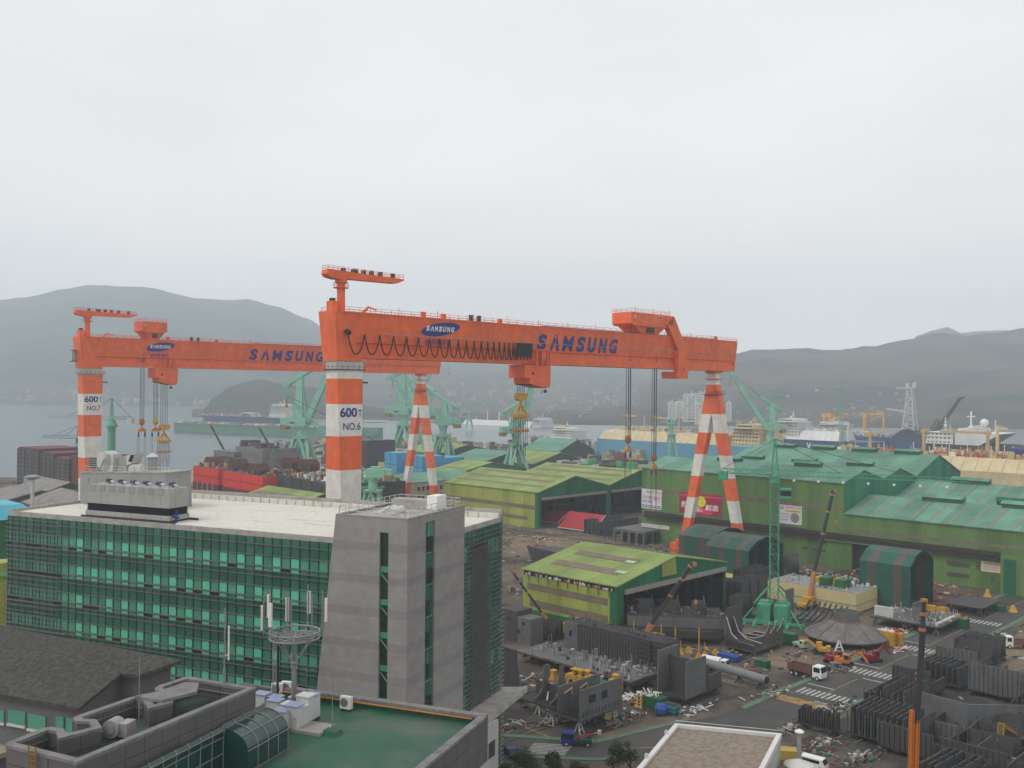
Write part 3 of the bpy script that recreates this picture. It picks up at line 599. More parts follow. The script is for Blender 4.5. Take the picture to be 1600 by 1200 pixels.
# ================================================================== GOLIATH GANTRY CRANES
def blend_bands(bounds, z0, z1):
    """[(za, zb, isOrange)] from a descending list of colour boundaries"""
    return bounds
def goliath(u0, v0, num, lab, leg_b, aleg_b, upT, armx, lowT, hooks, spreader, logo, S=164.3, festoon=None, near=True):
    g = empty('gantry_crane', lab, 'gantry crane', (*W(u0, v0), 0), YAW)
    GB, GT = 69.3, 80.4; XE = S + 9.8
    prof = [(-2.7, GB), (2.7, GB), (2.7, 71.2), (2.1, 71.3), (2.1, 73.0), (2.6, 73.1), (3.4, GT), (-3.4, GT), (-2.6, 73.1), (-2.1, 73.0), (-2.1, 71.3), (-2.7, 71.2)]
    mb = MB(ORANGE); mb.ext(prof, -4.0, XE, 'x')
    # end box, tapering downward, and the frilled far end
    mb.frus(-4.6, 3.2, -3.2, 3.2, GB - .6, -5.0, -1.5, -3.6, 3.6, GT + .05) if False else mb.hexa([(-4.4, -2.9, GB - .8), (3.5, -2.9, GB - .8), (3.5, 2.9, GB - .8), (-4.4, 2.9, GB - .8), (-5.4, -3.5, GT + .1), (-3.9, -3.5, GT + .1), (-3.9, 3.5, GT + .1), (-5.4, 3.5, GT + .1)])
    for x in range(6, int(XE), 12): mb.box(x, x + .12, -3.5 if False else -2.72, 2.72, GB + .02, GB + 1.8)
    for yy in (-3.45, 3.45): mb.box(-3.9, XE, yy - .12, yy + .12, GT - .25, GT + .12)
    mb.box(-3.9, XE, -2.95, -2.71, GB, GB + .25)
    mb.hexa([(XE, -2.4, GB + .3), (XE + .8, -2.2, GB + .5), (XE + .8, 2.2, GB + .5), (XE, 2.4, GB + .3), (XE, -3.3, GT - .3), (XE + 1.6, -3.0, GT - .3), (XE + 1.6, 3.0, GT - .3), (XE, 3.3, GT - .3)])
    mb.build('girder', g)
    mb = MB(ORANGE); railing(mb, [(-4.6, -3.4, GT), (XE, -3.4, GT)], 1.2, 3.2, .09); railing(mb, [(-4.6, 3.4, GT), (XE, 3.4, GT)], 1.2, 3.2, .09); railing(mb, [(XE + 1, -3.2, GT - .3), (XE + 1, 3.2, GT - .3)], 1.2, 3, .09)
    for x in range(14, int(S), 13): mb.bar((x, -3.4, GT), (x, -3.4, GT + 2.0), .1)
    for x, h in ((22, 1.5), (29, 1.4), (50, 1.2), (S - 4, 1.4)): mb.box(x, x + 1.2, -3.2, -2.4, GT, GT + h)
    mb.build('railing', g)
    mb = MB(STEEL3); 
    for x in (39, 42): mb.box(x, x + .9, -3.3, -2.5, GT, GT + 1.7)
    mb.box(68, S - 2, -3.1, -2.7, GT, GT + .35); mb.build('cable_tray', g)
    # rigid leg with painted bands
    def leg_rect(z): a = 3.98 - (3.98 - 2.0) * (1 - z / 69.3); a = 2.0 + (3.95 - 2.0) * z / 69.3; b = 4.1 + (2.2 - 4.1) * z / 69.3; return a, b
    lv = [69.0] + leg_b + [0]; mb = MB(); white = True
    for a, b in zip(lv[:-1], lv[1:]):
        mb.use(CRWHITE if white else ORANGE); ax, ay = leg_rect(a); bx, by = leg_rect(b); mb.frus(-bx, bx, -by, by, b, -ax, ax, -ay, ay, a); white = not white
    mb.build('rigid_leg', g)
    mb = MB(STEEL3); ax, ay = leg_rect(66.5); mb.box(-ax - .5, ax + .5, -ay - .5, ay + .5, 66.3, 66.5); railing(mb, [(-ax - .4, ay + .4, 66.5), (-ax - .4, -ay - .4, 66.5), (ax + .4, -ay - .4, 66.5)], 1.2, 1.5, .07)
    mb.box(ax, ax + 2.3, -1.2, 1.2, 63.1, 63.5); mb.build('leg_platform', g)
    mb = MB(LGREY); railing(mb, [(-ax - .5, ay + .5, 66.6), (-ax - .5, -ay - .5, 66.6), (ax + .5, -ay - .5, 66.6)], 2.2, 1.2, .08); mb.build('leg_railing', g)
    # "600T NO.n" on the face that looks at the yard
    mb = MB(BLUEP)
    def pl(x, z):
        a, b = leg_rect(z); return (x, -b - .04, z)
    t0, t1 = leg_b[1], leg_b[2]
    text_into(mb, '600', -3.1, 2.0, 54.8 + (t0 - 58), 57.2 + (t0 - 58), pl, .035); text_into(mb, 'T', 2.25, 3.4, 54.9 + (t0 - 58), 56.6 + (t0 - 58), pl, .01)
    text_into(mb, 'NO.%d' % num, -2.2, 3.0, 51.7 + (t0 - 58), 53.5 + (t0 - 58), pl, .015); mb.build('capacity_lettering', g)
    # base of the rigid leg
    mb = MB(ORANGE); mb.box(-2.6, 2.6, -16, 16, 1.8, 4.6)
    for y in (-14, -8, 8, 14): mb.box(-1.6, 1.6, y - 2.4, y + 2.4, .3, 1.8)
    mb.build('bogie', g)
    # hinged A-frame leg
    def olz(z): return 1.9 + (14.4 - 1.9) * (66 - z) / 66
    def ilz(z): return max(0.0, 11.6 * (53.5 - z) / 53.5)
    mb = MB(CRWHITE); mb.frus(S - 1.4, S + 1.4, -2.1, 2.1, 64.3, S - 1.2, S + 1.2, -1.7, 1.7, 68.4); mb.use(ORANGE); mb.box(S - 2, S + 2, -2.3, 2.3, 68.4, 69.4); mb.box(S - 1.9, S + 2.2, -2.6, 2.6, 66.2, 66.5)
    al = [64.3] + aleg_b[1:]
    hd = [(64.3, 55.1, ORANGE)]
    mb.use(ORANGE)
    for sgn in (-1, 1):
        pass
    mb.use(ORANGE); mb.hexa([(S - 1.4, -olz(53.5), 53.5), (S + 1.4, -olz(53.5), 53.5), (S + 1.4, olz(53.5), 53.5), (S - 1.4, olz(53.5), 53.5), (S - 1.4, -2.1, 64.3), (S + 1.4, -2.1, 64.3), (S + 1.4, 2.1, 64.3), (S - 1.4, 2.1, 64.3)])
    mb.build('leg_head', g)
    mb = MB(STEEL3); mb.box(S - 2.4, S + 2.6, -3.4, 3.4, 60.6, 60.8); railing(mb, [(S - 2.3, 3.3, 60.8), (S - 2.3, -3.3, 60.8), (S + 2.5, -3.3, 60.8)], 1.1, 1.2, .07); mb.build('head_platform', g)
    seq = [53.5] + aleg_b[2:] + [4.5]
    for sgn in (-1, 1):
        mb = MB(); white = True
        for a, b in zip(seq[:-1], seq[1:]):
            mb.use(CRWHITE if white else ORANGE); white = not white
            ya, yb = sgn * olz(a), sgn * ilz(a); Ya, Yb = sgn * olz(b), sgn * ilz(b)
            lo, hi = (min(Ya, Yb), max(Ya, Yb)), (min(ya, yb), max(ya, yb))
            mb.frus(S - 1.45, S + 1.45, lo[0], lo[1], b, S - 1.4, S + 1.4, hi[0], hi[1], a)
        mb.build('hinged_leg', g)
        mb = MB(ORANGE); yc = sgn * 12.6; mb.box(S - 1.8, S + 1.8, yc - 5, yc + 5, 2.0, 4.5)
        for y in (-3.4, 0, 3.4): mb.box(S - 1.3, S + 1.3, yc + y - 1.5, yc + y + 1.5, .2, 2.0)
        mb.box(S - 2.6, S + .5, yc - 2, yc + 2, 4.5, 6.2); mb.build('bogie', g)
    mb = MB(ORANGE); mb.box(S - .9, S + .9, -8.6, 8.6, 4.6, 6.2); mb.build('tie_beam', g)
    # lettering on the girder
    def face(x, z): t = (z - 73.1) / (GT - 73.1); return (x, -2.6 - .8 * t - .05, z)
    mb = MB(BLUEP); xs0 = 66.0; wl = 4.3; gap = 1.35
    for i, ch in enumerate('SΛMSUNG'):
        w = 5.2 if ch == 'M' else 4.1 if ch != 'Λ' else 4.5
        text_into(mb, ch, xs0, xs0 + w, 73.5, 78.3, face, .02 if ch == 'M' else .055, .12); xs0 += w + 1.25
    mb.build('name_lettering', g)
    lx0, lx1 = logo; lc = (lx0 + lx1) / 2; lr = (lx1 - lx0) / 2
    mb = MB(BLUEP); pts = []
    for i in range(40):
        t = 2 * math.pi * i / 40; a, b = math.cos(t) * lr, math.sin(t) * 1.75; pts.append(face(lc + a * .985 + b * .1, 77.6 + b + a * .13 * 1.0))
    mb.add([Vector(p) - Vector((0, .02, 0)) for p in pts], [list(range(40))[::1]]); mb.build('oval_emblem', g)
    mb = MB(WHITEP); face2 = lambda x, z: (x, face(x, z)[1] - .06, z); xx = lc - lr * .74; step = lr * 1.48 / 7
    for i, ch in enumerate('SΛMSUNG'): text_into(mb, ch, xx + i * step, xx + i * step + step * .8, 77.0, 78.4, face2, .02 if ch == 'M' else .05, .1)
    mb.build('emblem_lettering', g)
    mb = MB(BLUEP); text_into(mb, '삼성중공업', lc - lr * .75, lc + lr * .55, 73.4, 75.0, face, .02); mb.build('small_lettering', g)
    # mast crane on the girder end
    mb = MB(ORANGE); mb.tube((-1.3, 0, GT - .3), (-1.3, 0, 88.0), 1.05, .95, 14); mb.tube((-1.3, 0, 87.6), (-1.3, 0, 89.6), 1.5, 1.5, 14); mb.lathe([(1.9, 86.3), (1.9, 86.5)], (-1.3, 0, 0), 14); mb.box(-4.7, -2.9, -1.2, 1.2, GT, GT + 2.6); mb.use(BLACK); mb.lathe([(.75, GT + 2.6), (.75, GT + 3.3)], (-3.8, 0, 0), 10)
    mb.use(ORANGE); railing(mb, [(-1.3 + 1.9 * math.cos(a), 1.9 * math.sin(a), 86.5) for a in [i * math.pi / 4 for i in range(9)]], 1.1, 1.6, .06); mb.build('mast', g)
    mb = MB(ORANGE); q = [(-5.6, 88.70), (-3.0, 88.30), (0, 88.60), (15.2, 88.80), (17.4, 89.70), (17.4, 90.00), (-6.0, 90.50), (-6.2, 89.40)]
    mb.ext(q, -1.3, 1.3, 'y'); mb.build('mast_boom', g)
    mb = MB(ORANGE); railing(mb, [(-5.9, -1.3, 90.40), (17.2, -1.3, 90.00), (17.2, 1.3, 90.00), (-5.9, 1.3, 90.40), (-5.9, -1.3, 90.40)], 1.1, 1.4, .07)
    mb.use(STEEL3)
    for x in (-1.2, 1.9, 2.6, 5.0, 7.4, 10.2, 14.2): mb.box(x, x + .8, -.6, .5, 90.15, 91.30)
    mb.build('boom_railing', g)
    mb = MB(ORANGE); mb.bar((3.5, -2.5, GT), (5.2, -2.5, GT + 1.6), .5); mb.bar((5.2, -2.5, GT + 1.6), (7.6, -2.5, GT + 1.0), .3); mb.bar((3.5, -1.5, GT), (5.2, -2.5, GT + 1.6), .3); mb.build('winch_arm', g)
    if not near:
        mb = MB(STEEL3); mb.box(-7.2, -5.6, -1.5, 1.5, GB + 1.6, GB + 1.9)
        for i in range(5): mb.bar((-7.2 + i * .4, -1.5, GB + 1.6), (-7.2 + i * .4, -1.5, GB + 6), .15)
        mb.box(-7.2, -5.4, -1.5, 1.5, GB + 5.8, GB + 6); mb.build('end_cage', g)
    # upper trolley
    a, b = upT; mb = MB(ORANGE); Z0 = GT + 2.7; Z1 = Z0 + 4.3; w = 4.0
    mb.ext([(a, Z0 + .7), (a + 1.2, Z0), (b - 1, Z0), (b, Z0 + .6), (b, Z1), (a, Z1)], -w, w, 'y')
    mb.build('upper_trolley', g)
    mb = MB(ORANGE); c = (a + b) / 2; L_ = (b - a)
    mb.frus(c - L_ * .20, c + L_ * .22, -3.0, 3.0, GT + .12, c - L_ * .38, c + L_ * .40, -3.6, 3.6, Z0 - .01)
    mb.build('trolley_frame', g)
    mb = MB(STEEL3); mb.box(c - L_ * .08, c + L_ * .10, -3.75, -2.2, GT + .8, Z0 - .3)
    mb.use(LGREY); mb.box(c + L_ * .2, c + L_ * .26, -w - .03, -w + .1, Z0 + 2.6, Z0 + 3.7); mb.box(c - L_ * .42, c - L_ * .38, -w - .03, -w + .1, Z0 + 2.4, Z0 + 3.4); mb.use(BLACK); mb.box(c + L_ * .21, c + L_ * .25, -w - .05, -w + .02, Z0 + 2.8, Z0 + 3.5); mb.build('machinery', g)
    mb = MB(ORANGE); railing(mb, [(a, -w, Z1), (b, -w, Z1), (b, w, Z1), (a, w, Z1), (a, -w, Z1)], 1.2, 1.7, .08)
    for x in (a + L_ * .1, a + L_ * .55, b - .5): mb.bar((x, -w, Z1), (x, -w, Z1 + 2), .09)
    mb.build('trolley_railing', g)
    if armx:
        mb = MB(ORANGE); x2 = armx
        mb.hexa([(b - 3, -w - .6, Z0 + 1), (b + .8, -w - .6, Z0 + 1), (b + .8, -w + 1.8, Z0 + 1), (b - 3, -w + 1.8, Z0 + 1), (b - 2.2, -w - .6, Z1 - .2), (b + 1.5, -w - .6, Z1 - .2), (b + 1.5, -w + 1.8, Z1 - .2), (b - 2.2, -w + 1.8, Z1 - .2)])
        mb.hexa([(x2 - 2.3, -w - .6, GT - 4.5), (x2 + 2.3, -w - .6, GT - 3.6), (x2 + 2.3, -w + 1.4, GT - 3.6), (x2 - 2.3, -w + 1.4, GT - 4.5), (b - 2.6, -w - .6, Z1 - 2.8), (b + 1.5, -w - .6, Z1 - .2), (b + 1.5, -w + 1.4, Z1 - .2), (b - 2.6, -w + 1.4, Z1 - 2.8)])
        mb.box(x2 - 2.3, x2 + 2.3, -w - .6, -w + 1.4, GB - .8, GT - 4.2); mb.box(x2 - 3.6, x2 + 3.0, -w - 1.0, 1.5, GB - 3.2, GB - .85)
        mb.box(x2 + .6, x2 + 3.4, -w - 1.1, -w - .2, GB - .8, GB + .8); mb.build('trolley_arm', g)
    # lower trolley
    a, b = lowT; mb = MB(ORANGE); k = (b - a) / 17.0
    mb.ext([(a, 65.2), (a + 3.5 * k, 65.2), (a + 3.5 * k, 63.6), (b - 2, 62.4), (b - .5, 62.6), (b, 64), (b, 69.0), (b - 4, 69.1), (a, 69.1)], -3.3, 3.3, 'y'); mb.build('lower_trolley', g)
    mb = MB(STEEL3); mb.box(a + 4 * k, a + 9 * k, -3, 3, 63.2, 63.58); mb.box(a + 4.6 * k, a + 6 * k, -3.36, -3.3, 66.2, 67); mb.lathe([(.5, 61.0), (.5, 61.8)], (b - 3.4, -4.3, 0), 10); mb.bar((b - 3.4, -4.3, 61.8), (b - 3.4, -4.3, 63), .1)
    mb.use(ORANGE)
    for x in (a + 6 * k, a + 9.5 * k, a + 13 * k, b - 1.5): mb.box(x, x + .5, -4.3, -3.8, 69, 73.6)
    mb.box(a + 6 * k, b - 1, -4.3, -3.8, 73.3, 73.7); mb.box(a + 9.5 * k, b - 3, -4.32, -3.9, 70.8, 72.8); railing(mb, [(a + 1, -3.3, 69.1), (b, -3.3, 69.1)], 1.1, 1.5, .07); mb.build('trolley_hanger', g)
    # ropes, hook blocks, slings
    for i, (hx, zb, yy, sl, yel) in enumerate(hooks):
        mb = MB(ROPE); top = GT + 3 if not yel else 63
        for dx, dy in ((-.55, -.5), (.55, -.5), (-.55, .5), (.55, .5), (0, -.7)): mb.bar((hx + dx, yy + dy, zb + 2.4), (hx + dx, yy + dy, top), .13)
        mb.build('hoist_rope', g)
        m2 = YEL if yel else mat('hook_brown', (.30, .11, .03), .5, .3)
        mb = MB(m2)
        mb.lathe([(.3, 0), (1.0, .5), (1.1, 1.4), (.9, 2.3), (.4, 2.6)], (hx, yy, zb), 12); mb.bar((hx, yy, zb), (hx, yy, zb - 1.2), .35)
        hk = mb.build('hook_block', g)
        mb = MB(mat('beam_amber', (.50, .19, .02), .5, .2)); mb.ext([(hx - 1.7, zb - 2.6), (hx + 1.7, zb - 2.6), (hx + 1.4, zb - 1.7), (hx + .4, zb - 1.0), (hx - .4, zb - 1.0), (hx - 1.4, zb - 1.7)], yy - .5, yy + .5, 'y'); mb.build('lifting_beam', g)
        mb = MB(mat('sling_blue', (.02, .05, .16), .5)); 
        for dx in (-1.3, 1.3): mb.lathe([(.25, -4.6), (.38, -3.9), (.25, -2.7)], (hx + dx, yy, zb), 8)
        mb.use(ROPE)
        for dx in (-1.7, -1.0, 1.0, 1.7): mb.bar((hx + dx, yy, zb - 4.4), (hx + dx * 1.1, yy, zb - 4.4 - sl), .1)
        mb.build('sling', g)
    if spreader:
        hx, zt, wd, yy = spreader; mb = MB(ROPE)
        for dx in (-1.4, -.7, 0, .7, 1.4): mb.bar((hx + dx, yy, zt), (hx + dx, yy, 63), .12)
        mb.build('hoist_rope', g)
        mb = MB(YEL); mb.ext([(hx - 1.9, zt - 1.6), (hx - 1.2, zt - 2.2), (hx + 1.6, zt - 2.0), (hx + 2.1, zt - 1.2), (hx + 2, zt), (hx - 1.9, zt)], yy - .8, yy + .8, 'y'); mb.bar((hx, yy, zt - 2), (hx, yy, zt - 3.2), .5); mb.build('hook_block', g)
        mb = MB(YEL); z = zt - 3.0
        for s_ in (-1, 1): mb.bar((hx, yy, z), (hx + s_ * wd * .42, yy, z - 3.2), .45); mb.bar((hx, yy, z), (hx + s_ * wd * .15, yy, z - 3.2), .35)
        mb.box(hx - wd / 2, hx + wd / 2, yy - .8, yy + .8, z - 4.0, z - 3.2); mb.box(hx - wd * .35, hx + wd * .35, yy - .6, yy + .6, z - 4.5, z - 4.0); mb.build('spreader_beam', g)
        mb = MB(ROPE); n = 8
        for i in range(n + 1):
            x = hx - wd * .45 + i * wd * .9 / n; L_ = 7 + (i * 37 % 5)
            mb.bar((x, yy, z - 4.4), (x, yy, z - 4.4 - L_), .13)
            if i % 2 == 0: mb.use(mat('beam_amber', (.5, .19, .02))); mb.box(x - .5, x + .5, yy - .3, yy + .3, z - 8.3, z - 7.6); mb.use(ROPE)
        for x in (hx - 1.2, hx + 1.4): mb.bar((x, yy, z - 11), (x, yy, z - 17), .1)
        mb.build('sling', g)
    # festoon cable
    if festoon:
        x0, x1, nl = festoon; mb = MB(GREYM); mb.bar((8.0, -4.0, 75.4), (XE, -4.0, 75.4), .14)
        for x in range(10, int(XE), 10): mb.bar((x, -4.0, 75.4), (x, -2.9, 75.0), .12)
        mb.build('cable_track', g)
        mb = MB(BLACK); mb.sm = False; x = x0; P = []; tot = sum(8.2 * (1 - .72 * (i / nl) ** .8) for i in range(nl)); kf = (x1 - x0) / tot
        for i in range(nl):
            wl_ = 8.2 * (1 - .72 * (i / nl) ** .8) * kf
            for j in range(11):
                f = j / 10; P.append((x + wl_ * f, -4.0, 75.1 - 4.9 * (1 - abs(2 * f - 1) ** 2.4)))
            x += wl_
        mb.poly(P, .17, 5)
        for i in range(14):
            xx = x1 + i * .45; mb.poly([(xx, -4, 75.2), (xx + .1, -4, 70.4 + (i % 3) * .6), (xx + .4, -4, 75.2)], .16, 5)
        mb.tube((x0 - .6, -4.3, 75.6), (x0 + .6, -3.7, 75.3), .6); mb.build('festoon_cable', g)
    else:
        mb = MB(GREYM); mb.bar((4.0, -4.0, 75.4), (50, -4.0, 75.4), .1); mb.build('cable_track', g)
    return g
UA = 139.2; VA = 194.4
goliath(UA, VA, 6, 'near orange gantry crane with looped black festoon cables and leg marked NO.6', [64.2, 58.0, 50.2, 42.0, 33.8, 25.6, 17.4, 9], [63.5, 55.1, 46.6, 38.6, 30.4, 22.4, 14.6],
        (109.5, 131), 137.5, (60.5, 71.5), [(111.5, 44.6, -1.5, 13, False), (125.7, 38.0, -1.5, 15, False)], (62.3, 60.8, 6.4, 0), (21.6, 35.2), festoon=(-2.0, 56.5, 19))
goliath(148.6, 371.9, 7, 'farther orange gantry crane by the water, leg marked NO.7', [66.0, 58.8, 50.8, 42.6, 34.6, 26.6, 18, 9], [63.5, 55.5, 47.2, 38.8, 30.6, 22.4, 14.0],
        (18.5, 28.6), None, (24, 33.6), [(19.5, 46.5, -2, 28, False), (25.0, 46.5, -2, 18, True)], (28.6, 46.5, 5.6, -2), (20.5, 32.2), near=False)
# ================================================================== HALLS AND SHEDS
GRN = ribmat('sheet_green', (.10, .215, .040), .9, 'Y'); GRND = ribmat('sheet_dark_green', (.018, .135, .062), .9, 'X'); GRNDy = ribmat('sheet_dark_green_side', (.018, .145, .065), .9, 'Y')
LIME = ribmat('sheet_lime', (.31, .355, .085), .9, 'Y'); LIMER = ribmat('roof_lime', (.235, .305, .10), .9, 'Y', depth=.9)
TEALR = ribmat('roof_teal', (.125, .265, .195), 1.6, 'X', depth=.8); TEALW = ribmat('sheet_teal', (.035, .19, .115), 1.0, 'Y')
BRWN = two_tone('translucent_brown_sheet', (.15, .12, .085), (.20, .16, .10), .3, .4, .6, rough=.6)
DARKIN = mat('dark_interior', (.018, .018, .02), .9, .2)  # near-black colour standing for the unlit inside of sheds and halls
def stripbox(mb, x0, x1, y0, y1, z0, z1): mb.box(x0, x1, y0, y1, z0, z1)
def shed(name, lab, u0, v0, w, l, ze, zp, open_front=True, roofm=None, sidem=None, frontm=None, bands=(), rbands=(), side_base=None, bays=1, hole=(.05, .97, .92), group=None, trim=True):
    """gabled shed in yard axes: origin at the corner (u0,v0); the gable front looks toward -v, the side wall toward -u"""
    roofm = roofm or LIMER; sidem = sidem or LIME; frontm = frontm or GRND
    s = empty(name, lab, 'shed', (*W(u0, v0), 0), YAW, group); t = .25
    mb = MB(sidem); mb.box(0, t, 0, l, 0 if side_base is None else side_base, ze)
    if side_base: mb.use(GRNDy); mb.box(-.03, t, 0, l, 0, side_base)
    if trim: mb.use(GRNDy); mb.box(-.06, 0, 0, 1.9, 0, ze)
    for (z0, z1, a, b) in bands: mb.use(BRWN); mb.box(-.07, -.0, a * l, b * l, z0, z1)
    mb.build('side_wall', s); mb = MB(sidem); mb.box(w * bays - t, w * bays, 0, l, 0, ze); mb.use(DARKIN); mb.box(w * bays - t - .1, w * bays - t, .5, l - .4, 0, ze - .1); mb.build('side_wall', s); mb = MB(DARKIN); mb.box(t + .3, w * bays - t - .2, l - t - .2, l - t - .01, 0, ze); mb.build('shade_lining', s)  # added near-black inner faces paint shade into the open shed
    mb = MB(frontm); mb.box(t, w * bays - t, l - t, l, 0, ze)
    for b in range(bays): mb.ext([(b * w, ze), ((b + 1) * w, ze), ((b + .5) * w, zp)], l - t, l, 'y')
    mb.build('back_wall', s)
    for b in range(bays):
        X0 = b * w; mb = MB(roofm); o = .5
        for side in (0, 1):
            xa, xb = (X0 - (o if b == 0 else 0), X0 + w / 2) if side == 0 else (X0 + w / 2, X0 + w + (o if b == bays - 1 else 0))
            za = ze if side == 0 else zp + .25; zb = zp + .25 if side == 0 else ze
            mb.hexa([(xa, -.6, za), (xb, -.6, zb), (xb, l + .4, zb), (xa, l + .4, za), (xa, -.6, za + .3), (xb, -.6, zb + .3), (xb, l + .4, zb + .3), (xa, l + .4, za + .3)])
        for (f0, f1, a, c) in rbands:
            mb.use(BRWN)
            for side in (0, 1):
                g0, g1 = (f0, f1); xa = X0 + (g0 * w / 2 if side == 0 else w - g1 * w / 2); xb = X0 + (g1 * w / 2 if side == 0 else w - g0 * w / 2)
                hz = lambda x: ze + (zp + .25 - ze) * (1 - abs((x - X0) / (w / 2) - 1)) + .45
                mb.quad((xa, a * l, hz(xa)), (xb, a * l, hz(xb)), (xb, c * l, hz(xb)), (xa, c * l, hz(xa)))
        mb.build('roof', s)
        mb = MB(frontm); f = hole
        zo = ze * f[2]
        if open_front:
            mb.box(X0 + .02, X0 + w * f[0], -.3, 0, 0, ze); mb.box(X0 + w * f[1], X0 + w - .02, -.3, 0, 0, ze); mb.box(X0 + w * f[0], X0 + w * f[1], -.3, 0, zo, ze)
        else: mb.box(X0 + .02, X0 + w - .02, -.3, 0, 0, ze)
        mb.ext([(X0, ze), (X0 + w, ze), (X0 + w / 2, zp + .2)], -.3, 0, 'y'); mb.build('gable', s)
        if open_front:
            mb = MB(GREYM); mb.box(X0 + w * f[0], X0 + w * f[1], -.9, -.31, zo - .2, zo + .9); mb.use(mat('beam_tan', (.30, .19, .12), .7)); mb.box(X0 + w * f[0], X0 + w * f[1], -1.0, -.91, zo - .25, zo + .0); mb.build('door_header', s)
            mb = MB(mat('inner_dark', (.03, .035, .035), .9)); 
            k = 4.0
            while k < l: 
                mb.lattice((X0 + w - 1.4, k, 0), (X0 + w - 1.4, k, ze - .5), .9, .7, 8, .25, .15); mb.lattice((X0 + 1.0, k, 0), (X0 + 1.0, k, ze - .5), .9, .7, 6, .25, .15); mb.bar((X0 + 1, k, ze - .6), (X0 + w / 2, k, zp - .8), .4); mb.bar((X0 + w - 1, k, ze - .6), (X0 + w / 2, k, zp - .8), .4); k += 7.5
            mb.build('frame', s)
    return s
# near shed with the open gable
u0, v0 = 186.6, 146.9
n1 = shed('green_shed', 'near lime green shed with open dark green gable, behind the mobile crane booms', u0, v0, 49.3, 31.6, 13.6, 17.9, bands=[(8.6, 10.3, .08, .95), (4.2, 6.1, .08, .92)], rbands=[(.24, .38, .14, .86), (.60, .73, .18, .84)], side_base=3.4, hole=(.055, .985, .86))
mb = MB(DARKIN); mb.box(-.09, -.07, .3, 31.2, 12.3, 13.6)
_r = random.Random(5)
for i in range(70):
    y = _r.uniform(.8, 30.6); mb.use(_r.choice([LGREY, STEEL2, WHITEP, ORANGE])); mb.box(-.2, -.1, y, y + _r.uniform(.1, .5), 12.4, 12.4 + _r.uniform(.3, .9))
for i in range(9): mb.use(STEEL3); mb.bar((-.3, 2 + i * 3.4, 10.8), (-.3, 2 + i * 3.4, 12.6), .12)
mb.build('eaves_gap', n1)
mb = MB(LIME); mb.ext([(13, 14.98), (13, 14.2), (17.2, 14.2), (17.2, 15.3)] if False else [(18.6, 13.62), (25.2, 13.62), (24.65, 18.0), (18.6, 17.0)], -.36, -.31, 'y'); mb.build('gable_stripe', n1)
mb = MB(mat('sheet_pale', (.40, .50, .36), .6)); 
for fx, y0_, y1_ in ((.30, 3.2, 6.5), (.60, 6, 9)): hz_ = lambda x: 13.6 + (18.15 - 13.6) * (x / 24.65) + .48; x = fx * 24.65; mb.quad((x, y0_, hz_(x)), (x + 1.6, y0_, hz_(x + 1.6)), (x + 1.6, y1_, hz_(x + 1.6)), (x, y1_, hz_(x)))
mb.build('roof_light', n1)
# hall pair beyond
shed('green_hall', 'twin-roofed lime green hall with red hull panels in its open gable', 313.4, 291.0, 49.6, 62.6, 15.9, 21.7, bands=[(8.2, 10.0, .02, .98), (3.2, 4.8, .1, 1)], rbands=[(.22, .30, .05, .97), (.52, .6, .05, .97), (.82, .9, .05, .9)], bays=2, hole=(.035, .96, .80))
shed('green_shed', 'lime green shed between the striped crane leg and the twin-roofed hall', *touv(*at(713, 735, 570)[:2]), 60, 26, 11.5, 16.5, sidem=LIME, hole=(.02, .75, .75), rbands=[(.3, .4, .1, .9)], trim=False)
shed('green_shed', 'flat green shed roof behind the white flat office roof, left of the striped leg', *touv(*at(430, 790, 373)[:2]), 45, 42, 12.6, 18.6, frontm=ribmat('sheet_green_gable', (.045, .13, .02), .9, 'X'), open_front=False, rbands=[(.5, .75, .1, .95)])
for (px, py, Y, w, l, ze, zp, la) in ((771, 716, 700, 55, 40, 9, 15, 'dark open-ended green shed left of the teal jib crane, far yard'), (845, 712, 690, 60, 36, 8, 15, 'dark open-ended green shed behind the twin-roofed hall'), (700, 700, 780, 60, 50, 9, 15, 'low olive shed in the far yard behind the dark open shed'), (885, 700, 800, 46, 42, 10, 19, 'teal roofed shed below the white ship with the yellow funnel')):
    shed('green_shed', la, *touv(*at(px - 12, py, Y)[:2]), w, l, ze, zp, sidem=GRN if 'teal' not in la else TEALW, roofm=LIMER if 'teal' not in la else TEALR, frontm=mat('black_gable', (.025, .03, .028), .9), open_front=False)
# cream workshop
cx = touv(*at(620, 757, 498)[:2])
cb = empty('workshop_building', 'cream workshop with rows of small windows and teal roof behind the striped A-frame', 'building', (*W(*cx), 0), YAW)
CREAM = mat('cream_wall', (.42, .37, .25), .75)
mb = MB(CREAM); mb.box(0, 60, 0, 34, 0, 12); mb.ext([(0, 12), (34, 12), (17, 15.2)], 0, .3, 'x'); mb.build('wall', cb)
mb = MB(TEALR); mb.hexa([(-.5, -.5, 12.05), (60.5, -.5, 12.05), (60.5, 17, 15.3), (-.5, 17, 15.3), (-.5, -.5, 12.35), (60.5, -.5, 12.35), (60.5, 17, 15.6), (-.5, 17, 15.6)]); mb.hexa([(-.5, 17, 15.3), (60.5, 17, 15.3), (60.5, 34.5, 12.05), (-.5, 34.5, 12.05), (-.5, 17, 15.6), (60.5, 17, 15.6), (60.5, 34.5, 12.35), (-.5, 34.5, 12.35)]); mb.build('roof', cb)
for r_ in range(2):
    for k in range(12):
        x = 14 + k * 3.1 + (1.5 if k > 5 else 0); mb = MB(GLASSD); mb.box(x, x + 1.7, -.06, .0, 7.6 - r_ * 4.6, 9.8 - r_ * 4.6); mb.build('window', cb)
for k in range(5): mb = MB(GLASSD); mb.box(-.06, 0, 4 + k * 6, 6 + k * 6, 6.8, 7.8); mb.build('window', cb)
